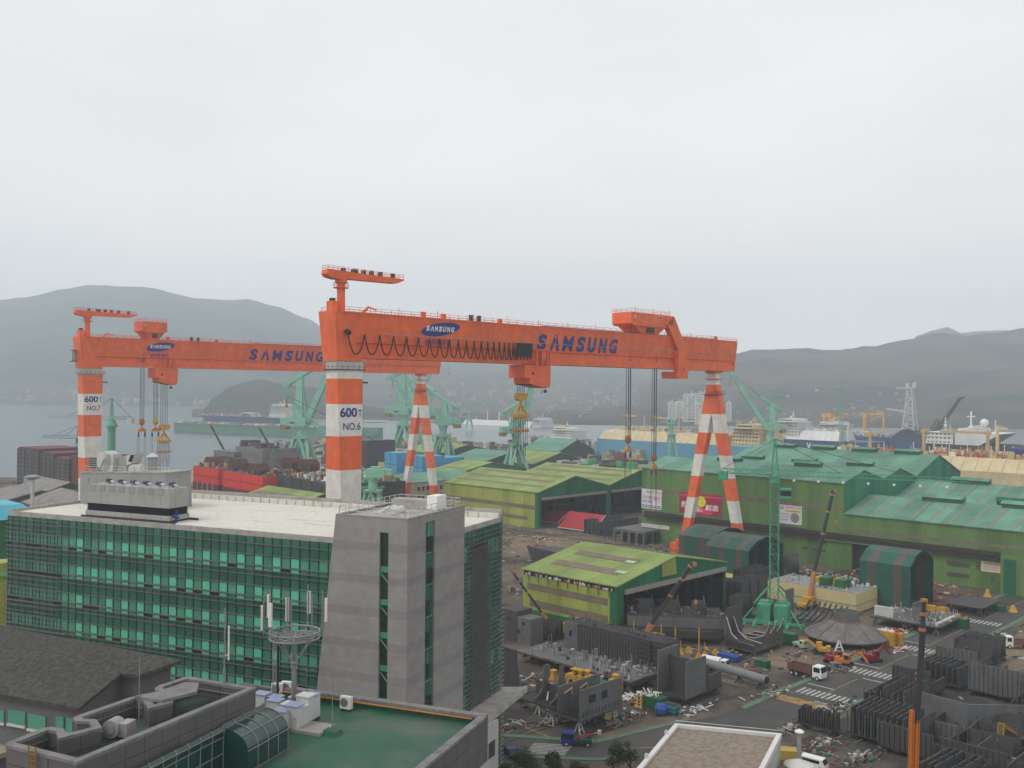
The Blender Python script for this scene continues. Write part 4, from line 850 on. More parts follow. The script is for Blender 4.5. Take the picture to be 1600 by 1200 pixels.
# big fabrication hall along the yard
HW = Frame(*W(322, 0), -44.5)
hallr = empty('fabrication_hall', 'huge green fabrication hall with teal ridged roofs along the back of the yard', 'hall', (*HW.o, 0), HW.a)
xa = HW.on_y(1003, 780, 0)[0]; xm = HW.on_y(1317, 800, 0)[0]; xe = xm + 175; ZH = 29.8; ZL = 19.2
GW = ribmat('hall_green', (.115, .205, .068), .9, 'X', depth=.88)
mb = MB(GW); mb.box(xa, xm, 0, 1, 0, ZH); mb.box(xm, xe, 0, 1, 0, ZL)
mb.use(BRWN); mb.box(xa + 4, xm, -.06, 0, 20.3, 22.0); mb.box(xm, xe, -.06, 0, 13.5, 14.6)
for a, b, c, d in ((1220, 1262, 11.2, 12.6), (1268, 1307, 10.8, 12.2), (1480, 1515, 6, 7.6), (1525, 1570, 6, 7.6), (1253, 1262, 5, 6), (1270, 1290, 5, 6), (1480, 1515, 2.6, 4), (1548, 1553, 3, 4.2)):
    x0_, x1_ = HW.on_y(a, 850, 0)[0], HW.on_y(b, 850, 0)[0]; mb.use(mat('vent_strip', (.07, .07, .05), .7)); mb.box(x0_, x1_, -.08, 0, c, d)
mb.build('front_wall', hallr)
mb = MB(mat('gantry_ledge', (.035, .028, .024), .7, .3)); 
zl0 = HW.on_y(1080, 803, 0)[1]; x0_ = HW.on_y(1062, 812, 0)[0]; x1_ = HW.on_y(1563, 866, 0)[0]; mb.box(xa + 2, x1_, -1.6, -.01, 9.8, 10.5); mb.box(xa + 2, x1_, -.5, -.01, 10.5, 12.3); mb.box(xa + 2, x1_, -1.8, -1.5, 11.2, 11.8); mb.build('crane_ledge', hallr)
# door
dx0, dx1 = HW.on_y(1333, 885, 0)[0], HW.on_y(1388, 885, 0)[0]
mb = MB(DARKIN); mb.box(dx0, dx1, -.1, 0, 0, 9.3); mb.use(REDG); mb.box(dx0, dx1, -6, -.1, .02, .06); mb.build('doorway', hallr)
mb = MB(GW); mb.box(dx0 - 9, dx0, -1.2, -.1, 0, 9.6); mb.box(dx1, dx1 + 9, -1.2, -.1, 0, 9.6); mb.use(BRWN); mb.box(dx0 - 10, dx1 + 12, -1.5, -.1, 9.6, 10.3) if False else None; mb.use(GW); mb.box(dx0 - 10, dx1 + 12, -2.0, -.1, 9.6, 9.9); mb.build('sliding_door', hallr)
gx0 = HW.on_y(1568, 900, 0)[0]; mb = MB(GW); mb.box(gx0, gx0 + 26, -3, -.1, 0, 11.5); mb.use(GRND); mb.box(gx0 + 1, gx0 + 4.5, -3.1, -3.0, 0, 10.8); mb.build('porch', hallr)
def ridge(mb, x0, x1, y0, y1, z0, zp, z1, yp=None, th=.3):
    yp = yp or (y0 + y1) / 2
    mb.hexa([(x0, y0, z0), (x1, y0, z0), (x1, yp, zp), (x0, yp, zp), (x0, y0, z0 + th), (x1, y0, z0 + th), (x1, yp, zp + th), (x0, yp, zp + th)])
    mb.hexa([(x0, yp, zp), (x1, yp, zp), (x1, y1, z1), (x0, y1, z1), (x0, yp, zp + th), (x1, yp, zp + th), (x1, y1, z1 + th), (x0, y1, z1 + th)])
RB = [(0, 33, 29.8, 33.6, 29.3), (33, 63, 29.3, 32.6, 28.5), (63, 112, 28.5, 36.0, 27.5)]
for i, (y0_, y1_, z0_, zp_, z1_) in enumerate(RB):
    mb = MB(TEALR); ridge(mb, xa - .4, xm + .4, y0_ - (.5 if i == 0 else 0), y1_, z0_, zp_, z1_); mb.build('roof', hallr)
mb = MB(TEALW); mb.box(xm - .6, xm, 1, 112, 0, 27.4)
pf = [(0, 27.4)] + [(y0_, z0_) for (y0_, y1_, z0_, zp_, z1_) in RB[:1]] + [p for (y0_, y1_, z0_, zp_, z1_) in RB for p in (((y0_ + y1_) / 2, zp_), (y1_, z1_))] + [(112, 27.4)]
mb.ext([(1, 27.4), (1, 29.7), (16.5, 33.5), (33, 29.2), (33, 27.4)], xm - .6, xm, 'x'); mb.ext([(33, 27.4), (33, 29.2), (48, 32.5), (63, 28.4), (63, 27.4)], xm - .6, xm, 'x'); mb.ext([(63, 27.4), (63, 28.4), (87.5, 35.9), (112, 27.45)], xm - .6, xm, 'x')
mb.box(xa, xa + .6, 1, 112, 0, 27.4); mb.ext([(1, 27.4), (1, 29.7), (16.5, 33.5), (33, 29.2), (33, 27.4)], xa, xa + .6, 'x'); mb.build('end_wall', hallr)
mb = MB(TEALR); ridge(mb, xm + .5, xe, -.5, 40, ZL, 24.5, 21.5); ridge(mb, xm + .5, xe, 40, 88, 21.5, 27.4, 23); mb.build('low_roof', hallr)
def monitor(x, y, z, L_, w=5.0, h=1.5, dark=False):
    mb = MB(TEALR if not dark else GRND); mb.ext([(y - w / 2, z + h * .7), (y + w / 2, z + h * .7), (y, z + h * 1.3)], x, x + L_, 'x'); mb.use(mat('monitor_side', (.03, .10, .07), .7)); mb.box(x + .4, x + L_ - .4, y - w / 2 + .5, y + w / 2 - .5, z - .4, z + h * .7); mb.build('roof_monitor', hallr)
for k in range(4): monitor(xa + 12 + k * 19, 87.5, 36.1, 11)
for k in range(3): monitor(xa + 18 + k * 24, 48, 32.8, 11, 4)
for k in range(2): monitor(xa + 26 + k * 34, 16.5, 33.9, 11, 4)
for k in range(6): monitor(xm + 20 + k * 26, 19.8, 24.6, 14, 5, 1.6)
for k in range(6): monitor(xm + 14 + k * 26, 64, 27.6, 14, 5, 1.6); 
for x, y, z in ((xm + 40, 33, 23.4), (xm + 70, 52, 25.0), (xm + 66, 70, 26.5)): monitor(x, y, z, 13, 4, 2.2, True)
mb = MB(mat('roof_stripe', (.20, .19, .14), .7))
x = xm + 4
while x < xe - 2:
    zz = lambda y: ZL + (24.5 - ZL) * (y + .5) / 20.25 + .33
    mb.hexa([(x, -.4, zz(-.4) - .02), (x + .8, -.4, zz(-.4) - .02), (x + .8, 19.5, zz(19.5) - .02), (x, 19.5, zz(19.5) - .02), (x, -.4, zz(-.4)), (x + .8, -.4, zz(-.4)), (x + .8, 19.5, zz(19.5)), (x, 19.5, zz(19.5))])
    z2 = lambda y: 21.5 + (27.4 - 21.5) * (y - 40) / 24 + .33
    mb.hexa([(x, 40.2, z2(40.2) - .02), (x + .8, 40.2, z2(40.2) - .02), (x + .8, 63, z2(63) - .02), (x, 63, z2(63) - .02), (x, 40.2, z2(40.2)), (x + .8, 40.2, z2(40.2)), (x + .8, 63, z2(63)), (x, 63, z2(63))]); x += 6.3
mb.build('roof_light_strip', hallr)
# banners on the hall
def banner(px0, py0, px1, py1, m, name, lab, cat='banner', y=-.12):
    a = HW.on_y(px0, py0, 0); b = HW.on_y(px1, py1, 0); a2 = HW.on_y(px1, py0 + 4, 0)
    r = empty(name, lab, cat, (*HW.world(a[0], y), b[1]), HW.a); w = b[0] - a[0]; h = a[1] - b[1]
    mb = MB(m); mb.box(0, w, -.05, .05, 0, h); mb.build('cloth', r); return r, w, h
fl = lambda x, z: (x, -.07, z)
WCL = mat('banner_white', (.62, .62, .64), .7, .06)
r, w, h = banner(1003, 763, 1034, 797, WCL, 'wall_banner', 'tall white banner with dense lettering at the left end of the hall')
mb = MB(mat('ink_dark', (.05, .05, .09), .6)); mb.lathe([(.01, 0), (.01, .01)], (0, 0, 0), 3) if False else None
text_into(mb, '작은 실수', w * .25, w * .62, h * .78, h * .93, fl, .01); text_into(mb, '안전 제일', w * .06, w * .55, h * .5, h * .66, fl, .01); text_into(mb, '품질 향상', w * .06, w * .55, h * .3, h * .44, fl, .01); mb.build('dark_lettering', r)
mb = MB(mat('ink_red', (.5, .03, .04), .6)); text_into(mb, '하나', w * .66, w * .95, h * .78, h * .93, fl, .01); text_into(mb, '확인', w * .6, w * .92, h * .42, h * .66, fl, .01); mb.build('red_lettering', r)
mb = MB(mat('ink_purple', (.14, .08, .25), .6)); mb.box(.2, w - .2, -.075, -.05, h * .06, h * .10)
for k in range(6): mb.box(.3 + k * w / 6.3, .3 + k * w / 6.3 + w * .1, -.08, -.05, h * .13, h * .19)
mb.build('bottom_line', r)
r, w, h = banner(1062, 768, 1128, 808, mat('banner_crimson', (.30, .015, .05), .6, .25, 1.0), 'wall_banner', 'crimson banner with yellow disc and white characters between the striped crane legs')
mb = MB(mat('banner_pink', (.62, .05, .12), .6)); mb.box(.3, w - .3, -.06, -.05, h * .82, h * .90); mb.ext([(w * .3, .4), (w * .75, .4), (w * .85, h * .3), (w * .25, h * .35)], -.065, -.05, 'y'); mb.build('pink_field', r)
mb = MB(mat('banner_yellow', (.72, .65, .02), .6)); mb.T = Matrix.Translation((w * .52, -.07, h * .62)) @ Matrix.Rotation(R(90), 4, 'X'); mb.lathe([(h * .26, 0), (h * .26, .02)], n=20); mb.build('yellow_disc', r)
mb = MB(WHITEP); fl2 = lambda x, z: (x, -.12, z); text_into(mb, '新價', w * .05, w * .36, h * .22, h * .58, fl2, .02); text_into(mb, '値', w * .40, w * .56, h * .14, h * .50, fl2, .02); text_into(mb, '創造', w * .62, w * .93, h * .24, h * .52, fl2, .02); mb.build('lettering', r)
r, w, h = banner(1218, 788, 1253, 821, WCL, 'wall_banner', 'square white banner with a round picture, right of the lattice mast')
mb = MB(mat('ink_red', (.5, .03, .04))); text_into(mb, '현장안전', w * .28, w * .95, h * .83, h * .94, fl, .01); mb.use(mat('ink_orange', (.6, .3, .02), .6)); mb.box(w * .28, w * .95, -.075, -.05, h * .66, h * .74); mb.build('title_lettering', r)
mb = MB(mat('ink_dark', (.05, .05, .09))); 
for i, t_ in enumerate(('정리정돈', '안전모착용', '작업확인')): text_into(mb, t_, w * .06, w * .42, h * (.48 - i * .15), h * (.56 - i * .15), fl, .005)
mb.build('text_lines', r)
mb = MB(mat('round_picture', (.25, .22, .2), .6, .6, 3)); mb.T = Matrix.Translation((w * .7, -.06, h * .36)) @ Matrix.Rotation(R(90), 4, 'X'); mb.lathe([(h * .26, 0), (h * .26, .02)], n=20); mb.T = Matrix.Translation((w * .13, -.06, h * .84)) @ Matrix.Rotation(R(90), 4, 'X'); mb.use(mat('ink_dark', (.05, .05, .09))); mb.lathe([(h * .09, 0), (h * .09, .02)], n=16); mb.use(WCL); mb.lathe([(h * .05, 0), (h * .05, .04)], n=12); mb.build('picture', r)
r, w, h = banner(1003, 817, 1046, 828, WCL, 'wall_banner', 'narrow white strip banner with small lettering low on the hall wall')
mb = MB(mat('ink_blue', (.03, .08, .4), .6)); text_into(mb, '안전하고 쾌적한', w * .04, w * .5, h * .25, h * .8, fl, .01); mb.use(mat('ink_red', (.5, .03, .04))); text_into(mb, '작업환경 조성', w * .55, w * .96, h * .25, h * .8, fl, .01); mb.build('lettering', r)
r, w, h = banner(1533, 876, 1564, 896, mat('sign_cream', (.62, .55, .38), .7), 'wall_sign', 'cream notice board with red frame near the right end of the hall', 'sign')
mb = MB(mat('ink_red', (.5, .03, .04))); mb.box(w * .15, w * .9, -.08, -.05, h * .78, h * .86); mb.use(mat('ink_grey', (.3, .3, .3), .6))
for i in range(4): mb.box(w * .12, w * .88, -.08, -.05, h * (.2 + i * .13), h * (.24 + i * .13))
mb.build('text_lines', r)
# striped tents
TENT = gridmat('tent_fabric', (.012, .085, .060), (.085, .07, .058), 7.4, 400, 1.5, rough=.6)
def tent(lab, u, v, w, l, h, peak, openf=True):
    s = empty('striped_tent', lab, 'tent', (*W(u, v), 0), YAW, None); t = .15
    ST = [(0, 'g'), (2.2, 'b'), (3.6, 'g'), (6.0, 'b'), (8.0, 'g')]
    mb = MB(); nb = max(4, int(l / 2.2)); G1 = mat('tent_green', (.012, .085, .058), .55, .2); G2 = mat('tent_brown', (.085, .072, .062), .6, .2)
    wall, roofp = MB(), MB()
    for i in range(nb):
        y0_, y1_ = i * l / nb, (i + 1) * l / nb; m = (G1, G2, G1, G1, G2)[i % 5]
        wall.use(m); wall.box(0, t, y0_, y1_, 0, h); wall.box(w - t, w, y0_, y1_, 0, h); roofp.use(m); 
        for a, b in (((0, h), (w / 4, h + (peak - h) * .75)), ((w / 4, h + (peak - h) * .75), (w / 2, peak)), ((w / 2, peak), (w * .75, h + (peak - h) * .75)), ((w * .75, h + (peak - h) * .75), (w, h))):
            roofp.hexa([(a[0], y0_, a[1]), (b[0], y0_, b[1]), (b[0], y1_, b[1]), (a[0], y1_, a[1]), (a[0], y0_, a[1] + t), (b[0], y0_, b[1] + t), (b[0], y1_, b[1] + t), (a[0], y1_, a[1] + t)])
    wall.use(G2); wall.box(t, w - t, l - t, l, 0, h); wall.build('side_wall', s); roofp.build('roof', s)
    mb = MB(STEEL3)
    for y_ in (.2, l / 2, l - .4):
        mb.bar((.4, y_, 0), (.4, y_, h), .25); mb.bar((w - .4, y_, 0), (w - .4, y_, h), .25); mb.bar((.4, y_, h - .2), (w / 2, y_, peak - .2), .25); mb.bar((w - .4, y_, h - .2), (w / 2, y_, peak - .2), .25)
    mb.build('frame', s); return s
a = uv(1069, 893); tent('striped green and brown tent, left of the pair behind the near shed', a[0] + 1, a[1] - 10, 22, 13, 12.0, 14.8)
a = uv(1166, 920); tent('striped green and brown tent in front of the orange crane leg, right of the pair', a[0] + 1, a[1], 22, 16, 11.5, 15.0)
a = uv(1432, 955); tent('striped green tent standing alone on the right beside the flat steel panels', a[0] - 2, a[1] + 1, 17, 15, 12.5, 16.2)
# ================================================================== JIB CRANES, TOWER CRANES
TANB = mat('counterweight_tan', (.26, .15, .04), .7, .2)
def jib_crane(px, Ybase, lab, face, H=24.0, s=1.0, elev=60, boomL=45, rocker=True, m=None, tower=18.0, hook=None, slim=False):
    """portal slewing crane; face = world angle (deg, 0 = +X) the boom points to"""
    m = m or TEAL; X = at(px, 700, Ybase)[0]
    g = empty('jib_crane', lab, 'jib crane', (X, Ybase, 0), R(face)); sw = 7.5 * s; st = 3.6 * s
    for sx in (-1, 1):
        for sy in (-1, 1):
            mb = MB(m); mb.bar((sx * sw, sy * sw, 0), (sx * st, sy * st * .5, H * .72), 1.7 * s); mb.bar((sx * sw, sy * sw, 0), (sx * st * .1, sy * st, H * .72), 1.2 * s); mb.box(sx * sw - 1.4 * s, sx * sw + 1.4 * s, sy * sw - .8 * s, sy * sw + .8 * s, 0, 1.6); mb.build('portal_leg', g)
    mb = MB(m); mb.box(-st - 1, st + 1, -st - 1, st + 1, H * .72, H * .76); mb.lathe([(st * .75, H * .76), (st * .75, H * .9), (st, H)], n=14); mb.build('turntable', g)
    mb = MB(m); railing(mb, [(-st - 1.5, -st - 1.5, H * .76), (st + 1.5, -st - 1.5, H * .76), (st + 1.5, st + 1.5, H * .76), (-st - 1.5, st + 1.5, H * .76), (-st - 1.5, -st - 1.5, H * .76)], 1.4, 3, .15); mb.build('railing', g)
    mb = MB(m); mb.box(-8.0 * s, 3.5 * s, -3.2 * s, 3.2 * s, H, H + 5.2 * s); mb.box(-5 * s, 1 * s, -2.4 * s, 2.4 * s, H + 5.2 * s, H + 6.4 * s); mb.box(3.5 * s, 5.3 * s, 1.2 * s, 3.2 * s, H + 1, H + 3.8 * s); mb.build('machinery_house', g)
    mb = MB(GLASSD); mb.box(5.3 * s, 5.36 * s, 1.4 * s, 3.0 * s, H + 2, H + 3.4 * s); mb.box(-6 * s, -3 * s, -3.26 * s, -3.2 * s, H + 2, H + 3.2); mb.build('cab_window', g)
    mb = MB(m); mb.box(-12.0 * s, -8.0 * s, -2.6 * s, 2.6 * s, H + 1.0, H + 4.8 * s); mb.use(TANB); mb.box(-12.2 * s, -8.1 * s, -2.8 * s, 2.8 * s, H - 1.8 * s, H + .98); mb.build('counterweight', g)
    zt = H + 5.2 * s + tower * s
    mb = MB(m)
    if slim:
        for y in (-1.5, 1.5): mb.bar((-4 * s, y * s, H + 5 * s), (-1 * s, y * s * .4, zt), .5 * s); mb.bar((2.5 * s, y * s, H + 5 * s), (-1 * s, y * s * .4, zt), .6 * s)
    else: mb.frus(-4.0 * s, 1.2 * s, -2.2 * s, 2.2 * s, H + 5.2 * s, -2.6 * s, .6 * s, -1.5 * s, 1.5 * s, zt); mb.bar((3 * s, 1.5 * s, H + 5 * s), (0, .8 * s, zt), .5 * s); mb.bar((3 * s, -1.5 * s, H + 5 * s), (0, -.8 * s, zt), .5 * s); mb.build('tower', g)
    e = R(elev); B0 = Vector((3.2 * s, 0, H + 2.5 * s)); B1 = B0 + Vector((math.cos(e), 0, math.sin(e))) * boomL * s
    mb = MB(m)
    if slim:
        for y in (-1.4, 1.4): mb.bar(B0 + Vector((0, y * s, 0)), B1 + Vector((0, y * s * .4, 0)), .45 * s); mb.bar(B0 + Vector((2, y * s, -.5)), B1 + Vector((0, y * s * .4, -1.6 * s)), .3 * s)
        for i in range(1, 8): q = B0.lerp(B1, i / 8); mb.bar(q + Vector((0, -1.2 * s, 0)), q + Vector((0, 1.2 * s, 0)), .25 * s)
    else:
        for y in (-1.3, 1.3): mb.bar(B0 + Vector((0, y * s, 0)), B1 + Vector((0, y * .4 * s, 0)), 1.3 * s, 3.2 * s)
        for i in range(1, 9): q = B0.lerp(B1, i / 9); mb.bar(q + Vector((0, -1.1 * s, 0)), q + Vector((0, 1.1 * s, 0)), .4 * s)
    mb.build('boom', g)
    T = Vector((-.8 * s, 0, zt))
    if rocker:
        a = Vector((7 * s, 0, zt + 4.5 * s)); b = Vector((-9.5 * s, 0, zt - 5.5 * s)); mb = MB(m)
        for y in (-1.2, 1.2): mb.bar(a + Vector((0, y * s, 0)), b + Vector((0, y * s, 0)), 1.2 * s, 2.4 * s)
        mb.box(b.x - 2 * s, b.x + 2 * s, -1.8 * s, 1.8 * s, b.z - 1.6 * s, b.z + .8 * s); mb.build('counter_lever', g)
        mb = MB(m)
        for y in (-.8, .8): mb.bar(a + Vector((0, y * s, 0)), B0.lerp(B1, .5) + Vector((0, y * s, 0)), .35 * s); mb.bar(a + Vector((0, y * s, 0)), B0.lerp(B1, .8) + Vector((0, y * s, 0)), .25 * s)
        mb.bar(b + Vector((1, 1, 0)), (-4 * s, 1, H + 5 * s), .3 * s); mb.bar(b + Vector((1, -1, 0)), (-4 * s, -1, H + 5 * s), .3 * s); mb.build('tie_rod', g)
        T = a
    mb = MB(ROPE); mb.bar(T, B1, .14); mb.bar(T + Vector((0, .8, 0)), B1, .14)
    L_ = hook or boomL * s * math.sin(e) * .5; mb.bar(B1, B1 + Vector((0, 0, -L_)), .14); mb.build('hoist_rope', g)
    mb = MB(YEL); mb.lathe([(.4, 0), (.8, .6), (.5, 1.8)], B1 + Vector((0, 0, -L_ - 1.6)), 8); mb.build('hook_block', g)
    return g
jib_crane(471, 715, 'big teal portal jib crane left of the NO.6 leg with raised boom', -10, H=33, s=1.3, elev=66, boomL=52, tower=24)
jib_crane(583, 420, 'teal jib crane right behind the NO.6 leg, slim boom slanting up to the left', 172, H=23, s=.72, elev=42, boomL=70, rocker=False, slim=True, tower=17, hook=4)
jib_crane(631, 880, 'teal jib crane between the two striped legs with its boom leaning right', -5, H=38, s=1.4, elev=62, boomL=56, tower=24)
jib_crane(660, 960, 'teal jib crane just behind the striped A-frame leg of the farther gantry crane', 150, H=36, s=1.3, elev=62, boomL=48, tower=18)
jib_crane(692, 760, 'teal jib crane with white-lettered house just right of the striped A-frame', 165, H=33, s=1.15, elev=52, boomL=24, tower=12)
jib_crane(655, 740, 'teal jib crane with dark counterweight half hidden by the striped A-frame', 185, H=40, s=1.0, elev=58, boomL=34, tower=18)
jib_crane(733, 1500, 'distant thin teal jib crane with boom slanting up to the right over the bay', 10, H=24, s=.7, elev=32, boomL=90, rocker=False, slim=True, tower=6)
jib_crane(806, 690, 'teal jib crane above the twin-roofed hall, straight boom rising behind the yellow spreader', 20, H=30, s=1.0, elev=74, boomL=58, tower=15)
jib_crane(1049, 800, 'small teal jib crane in front of the blue and cream ship', 5, H=34, s=.62, elev=52, boomL=58, tower=22, rocker=False, slim=True)
jib_crane(1203, 640, 'teal jib crane behind the roof ridges, boom leaning up left to the striped leg', 178, H=36, s=.85, elev=57, boomL=52, tower=16, hook=8)
def tower_crane(px, Y, zj, lab, ang, jl, cj, m, w=2.0, thick=False, apex=9, base=False, zt0=0, name='tower_crane'):
    X = at(px, 700, Y)[0]; g = empty(name, lab, 'tower crane', (X, Y, 0), R(ang)); mb = MB(m)
    if thick: mb.tube((0, 0, 0), (0, 0, zj - 2), w, w, 16); mb.lathe([(w * 1.5, zj - 3), (w * 1.5, zj - 2.4), (w, zj - .5)], n=14)
    else: mb.lattice((0, 0, zt0), (0, 0, zj), w, w, max(8, int(zj / 2.6)), w * .085, w * .045)
    mb.build('mast', g); mb = MB(m)
    mb.lattice((1, 0, zj + .9), (jl, 0, zj + .9), 1.5 * w / 2, 1.5, int(jl / 2.5), .11 * w / 2, .065 * w / 2, .7, .9); mb.build('jib', g)
    mb = MB(m); mb.lattice((-1, 0, zj + .9), (-cj, 0, zj + .9), 1.5 * w / 2, 1.2, max(3, int(cj / 3)), .2, .12); mb.build('counter_jib', g)
    mb = MB(m if w < 2.5 and not thick else LGREY); mb.box(-cj - 1, -cj + 1.4, -1.0, 1.0, zj - 1.6, zj + .8); mb.build('counterweight', g)
    if apex:
        mb = MB(m); mb.lattice((0, 0, zj), (0, 0, zj + apex), w * .8, w * .8, max(3, int(apex / 2)), .16, .1, .4, .4); mb.build('apex', g)
        mb = MB(ROPE); mb.bar((0, 0, zj + apex), (jl * .7, 0, zj + 1.6), .12); mb.bar((0, 0, zj + apex), (jl * .35, 0, zj + 1.6), .12); mb.bar((0, 0, zj + apex), (-cj, 0, zj + 1.4), .12); mb.build('tie', g)
    mb = MB(m); mb.box(-w * .55, w * .55, -w * .6, w * .6, zj - 1.8, zj + .1); mb.build('slewing_unit', g)
    return g
GREENC = mat('green_crane_paint', (.045, .30, .14), .5, .15); PGREEN = mat('pale_green_paint', (.12, .36, .25), .5, .12)
tower_crane(174, 420, 47, 'green hammerhead crane on thick round column right of the NO.7 leg', 172, 30, 9, PGREEN, 1.7, True, 9.5)
g = tower_crane(123, 430, 38, 'dark green lattice crane beside the NO.7 leg with its jib to the left', 176, 17, 2, mat('dark_crane_green', (.03, .12, .08), .6), 1.6, False, 6)
# lattice crane in the middle of the yard
X_, Y_ = ong(1211, 972); MG = two_tone('mast_green', (.06, .30, .18), (.05, .20, .12), .4, .5, .7, rough=.6)
tc_ = tower_crane(1211, Y_, 39.2, 'green lattice tower crane on a square ballast base beside the near shed', -22, 47, 14, MG, 2.2, False, 10)
mb = MB(MG)
for x in (-4.6, .6): 
    for y in (-4.6, .6): mb.box(x * .85, x * .85 + 3.4, y * .85, y * .85 + 3.4, .9, 5.2)
mb.build('ballast', tc_); mb = MB(MG)
for s_ in (-1, 1): mb.bar((-8.5, s_ * 8.5 * 0 + s_ * 4.2, .6), (8.5, s_ * 4.2, .6), .8); mb.bar((s_ * 4.2, -8.5, .5), (s_ * 4.2, 8.5, .5), .8)
for a in (-1, 1):
    for b in (-1, 1): mb.bar((a * 4.6, b * 4.6, 5.6), (a * 1.3, b * 1.3, 9.5), .35); mb.bar((a * 8, b * 8, .5), (a * 4.8, b * 4.8, 4.5), .3)
mb.build('base_frame', tc_)
mb = MB(MG); mb.box(1.6, 4.4, -2.6, -.6, 33.6, 36.2); mb.build('cab', tc_); mb = MB(GLASSD); mb.box(1.8, 4.45, -2.66, -.54, 34.3, 35.7); mb.build('cab_window', tc_)
for i in range(7):
    mb = MB(WHITEP); x = 5 + i * 6.2; mb.box(x - .3, x + .3, -.4, .4, 38.0, 38.5); mb.build('lamp', tc_)
tower_crane(1315, 930, 64, 'pale green lattice tower crane over the moored ships at the right', 8, 70, 26, PGREEN, 3.0, False, 7)
tower_crane(1208, 960, 58, 'pale green tower crane at left of the moored ships, mostly hidden by the jib crane', 175, 34, 14, PGREEN, 3.0, False, 5)
tower_crane(1660, 900, 57, 'distant green crane jib entering the picture at the right edge', 176, 76, 10, PGREEN, 3.0, False, 5)
# ================================================================== SHIPS
def hull_mb(mb, x0, x1, B, zd, zb=-6.0, bow=-1, flare=.0, sheer=2.0, nb=18, fine=.16):
    """hull from x0 to x1, near side at y=0, far side at y=B; bow=-1 at x0, +1 at x1"""
    L_ = x1 - x0; secs = []
    for i in range(nb + 1):
        f = i / nb; t = f if bow < 0 else 1 - f    # t=0 at bow
        hw = 1.0 if t > fine else math.sin(math.pi / 2 * (t / fine)) ** .62
        hwb = 1.0 if fine * 1.1 < t < .88 else (math.sin(math.pi / 2 * min(1, t / (fine * 1.15))) ** .9 if t <= fine * 1.1 else 1 - .7 * ((t - .88) / .12))
        z = zd + (sheer * (1 - t / fine) ** 2 if t < fine else 0)
        off = (1 - min(1, t / .05)) * 6 * (-bow)       # raked stem
        x = x0 + L_ * f; secs.append((x, hw * B / 2, x + off * (-1), hwb * B / 2, z))
    c = B / 2; vs = []
    for x, h, xb, hb, z in secs: vs += [(x, c - max(h, .05), z), (x, c + max(h, .05), z), (xb, c + max(hb, .05), zb), (xb, c - max(hb, .05), zb)]
    fs = []
    for i in range(nb):
        a, b = i * 4, i * 4 + 4; fs += [(a, b, b + 1, a + 1), (a + 1, b + 1, b + 2, a + 2), (a + 3, b + 3, b, a), (a + 2, b + 2, b + 3, a + 3)]
    fs += [(0, 1, 2, 3), (nb * 4 + 3, nb * 4 + 2, nb * 4 + 1, nb * 4)]
    return mb.add(vs, fs)
def ship(lab, un, px0, px1, pyd, hullm, bow=-1, B=40, F=None, deckm=None, name='ship', zb=-6):
    F = F or Frame(*W(un, 0), -44.5); pm = (px0 + px1) / 2
    x0 = F.on_y(px0, pyd, 0)[0]; x1 = F.on_y(px1, pyd, 0)[0]; zd = F.on_y(pm, pyd, 0)[1]
    s = empty(name, lab, 'ship', (*F.o, 0), F.a); mb = MB(hullm); hull_mb(mb, x0, x1, B, zd, zb, bow); mb.build('hull', s)
    return s, F, x0, x1, zd
CREAMS = two_tone('ship_cream', (.56, .46, .27), (.47, .38, .22), .08, .45, .7, rough=.6); SHW = mat('ship_white', (.62, .62, .60), .5, .12, .1)
SHBLUE = mat('hull_blue', (.10, .29, .43), .5, .12, .05); NAVY = mat('hull_navy', (.02, .045, .13), .5, .15, .05); HDARK = two_tone('hull_dark', (.035, .037, .042), (.06, .05, .045), .06, .45, .6)
PIPER = mat('pipe_red', (.36, .10, .06), .6, .2); TAN = mat('deck_tan', (.46, .34, .17), .6, .2)
def superstr(s, x, y, z, lx, ly, n, m=None, fun=None, bow=-1, wings=True):
    m = m or SHW; mb = MB(m)
    for i in range(n): mb.box(x + i * .25, x + lx - i * .25, y + i * .5, y + ly - i * .5, z + i * 2.9, z + i * 2.9 + 2.6); mb.box(x - .3, x + lx + .3, y, y + ly, z + i * 2.9 + 2.6, z + i * 2.9 + 2.9)
    zt = z + n * 2.9
    if wings: mb.box(x + lx * .2, x + lx * .7, y - 4, y + ly + 4, zt, zt + .4); mb.box(x + lx * .15, x + lx * .75, y + 1, y + ly - 1, zt + .4, zt + 3.2)
    mb.build('superstructure', s); mb = MB(GLASSD)
    for i in range(n):
        for k in range(int(lx / 3)): mb.box(x + 1.2 + k * 3, x + 2.4 + k * 3, y + i * .5 - .07, y + i * .5, z + i * 2.9 + 1, z + i * 2.9 + 1.9)
    if wings: mb.box(x + lx * .18, x + lx * .72, y + .93, y + 1, zt + 1.3, zt + 2.4)
    mb.build('window', s); mb = MB(m); xm_ = x + lx * .45; mb.bar((xm_, y + ly / 2, zt), (xm_, y + ly / 2, zt + 11), .6); mb.bar((xm_, y + ly / 2 - 3, zt + 7), (xm_, y + ly / 2 + 3, zt + 7), .4); mb.bar((xm_ - 1.6, y + ly / 2, zt + 5), (xm_, y + ly / 2, zt + 10), .3); mb.lathe([(.1, zt + 3.2), (1.2, zt + 4), (1.3, zt + 5), (.8, zt + 5.9), (.1, zt + 6.2)], (xm_ + 4, y + 4, 0), 10); mb.build('mast', s)
    if fun:
        fx, fm = fun; mb = MB(fm); mb.frus(fx, fx + 9, y + ly * .25, y + ly * .7, z + 3, fx + .6, fx + 8.4, y + ly * .3, y + ly * .66, z + 17.5); mb.use(BLACK)
        for k in range(3): mb.tube((fx + 2 + k * 2, y + ly * .5, z + 17.5), (fx + 2 + k * 2, y + ly * .5, z + 19), .5, n=8)
        mb.build('funnel', s)
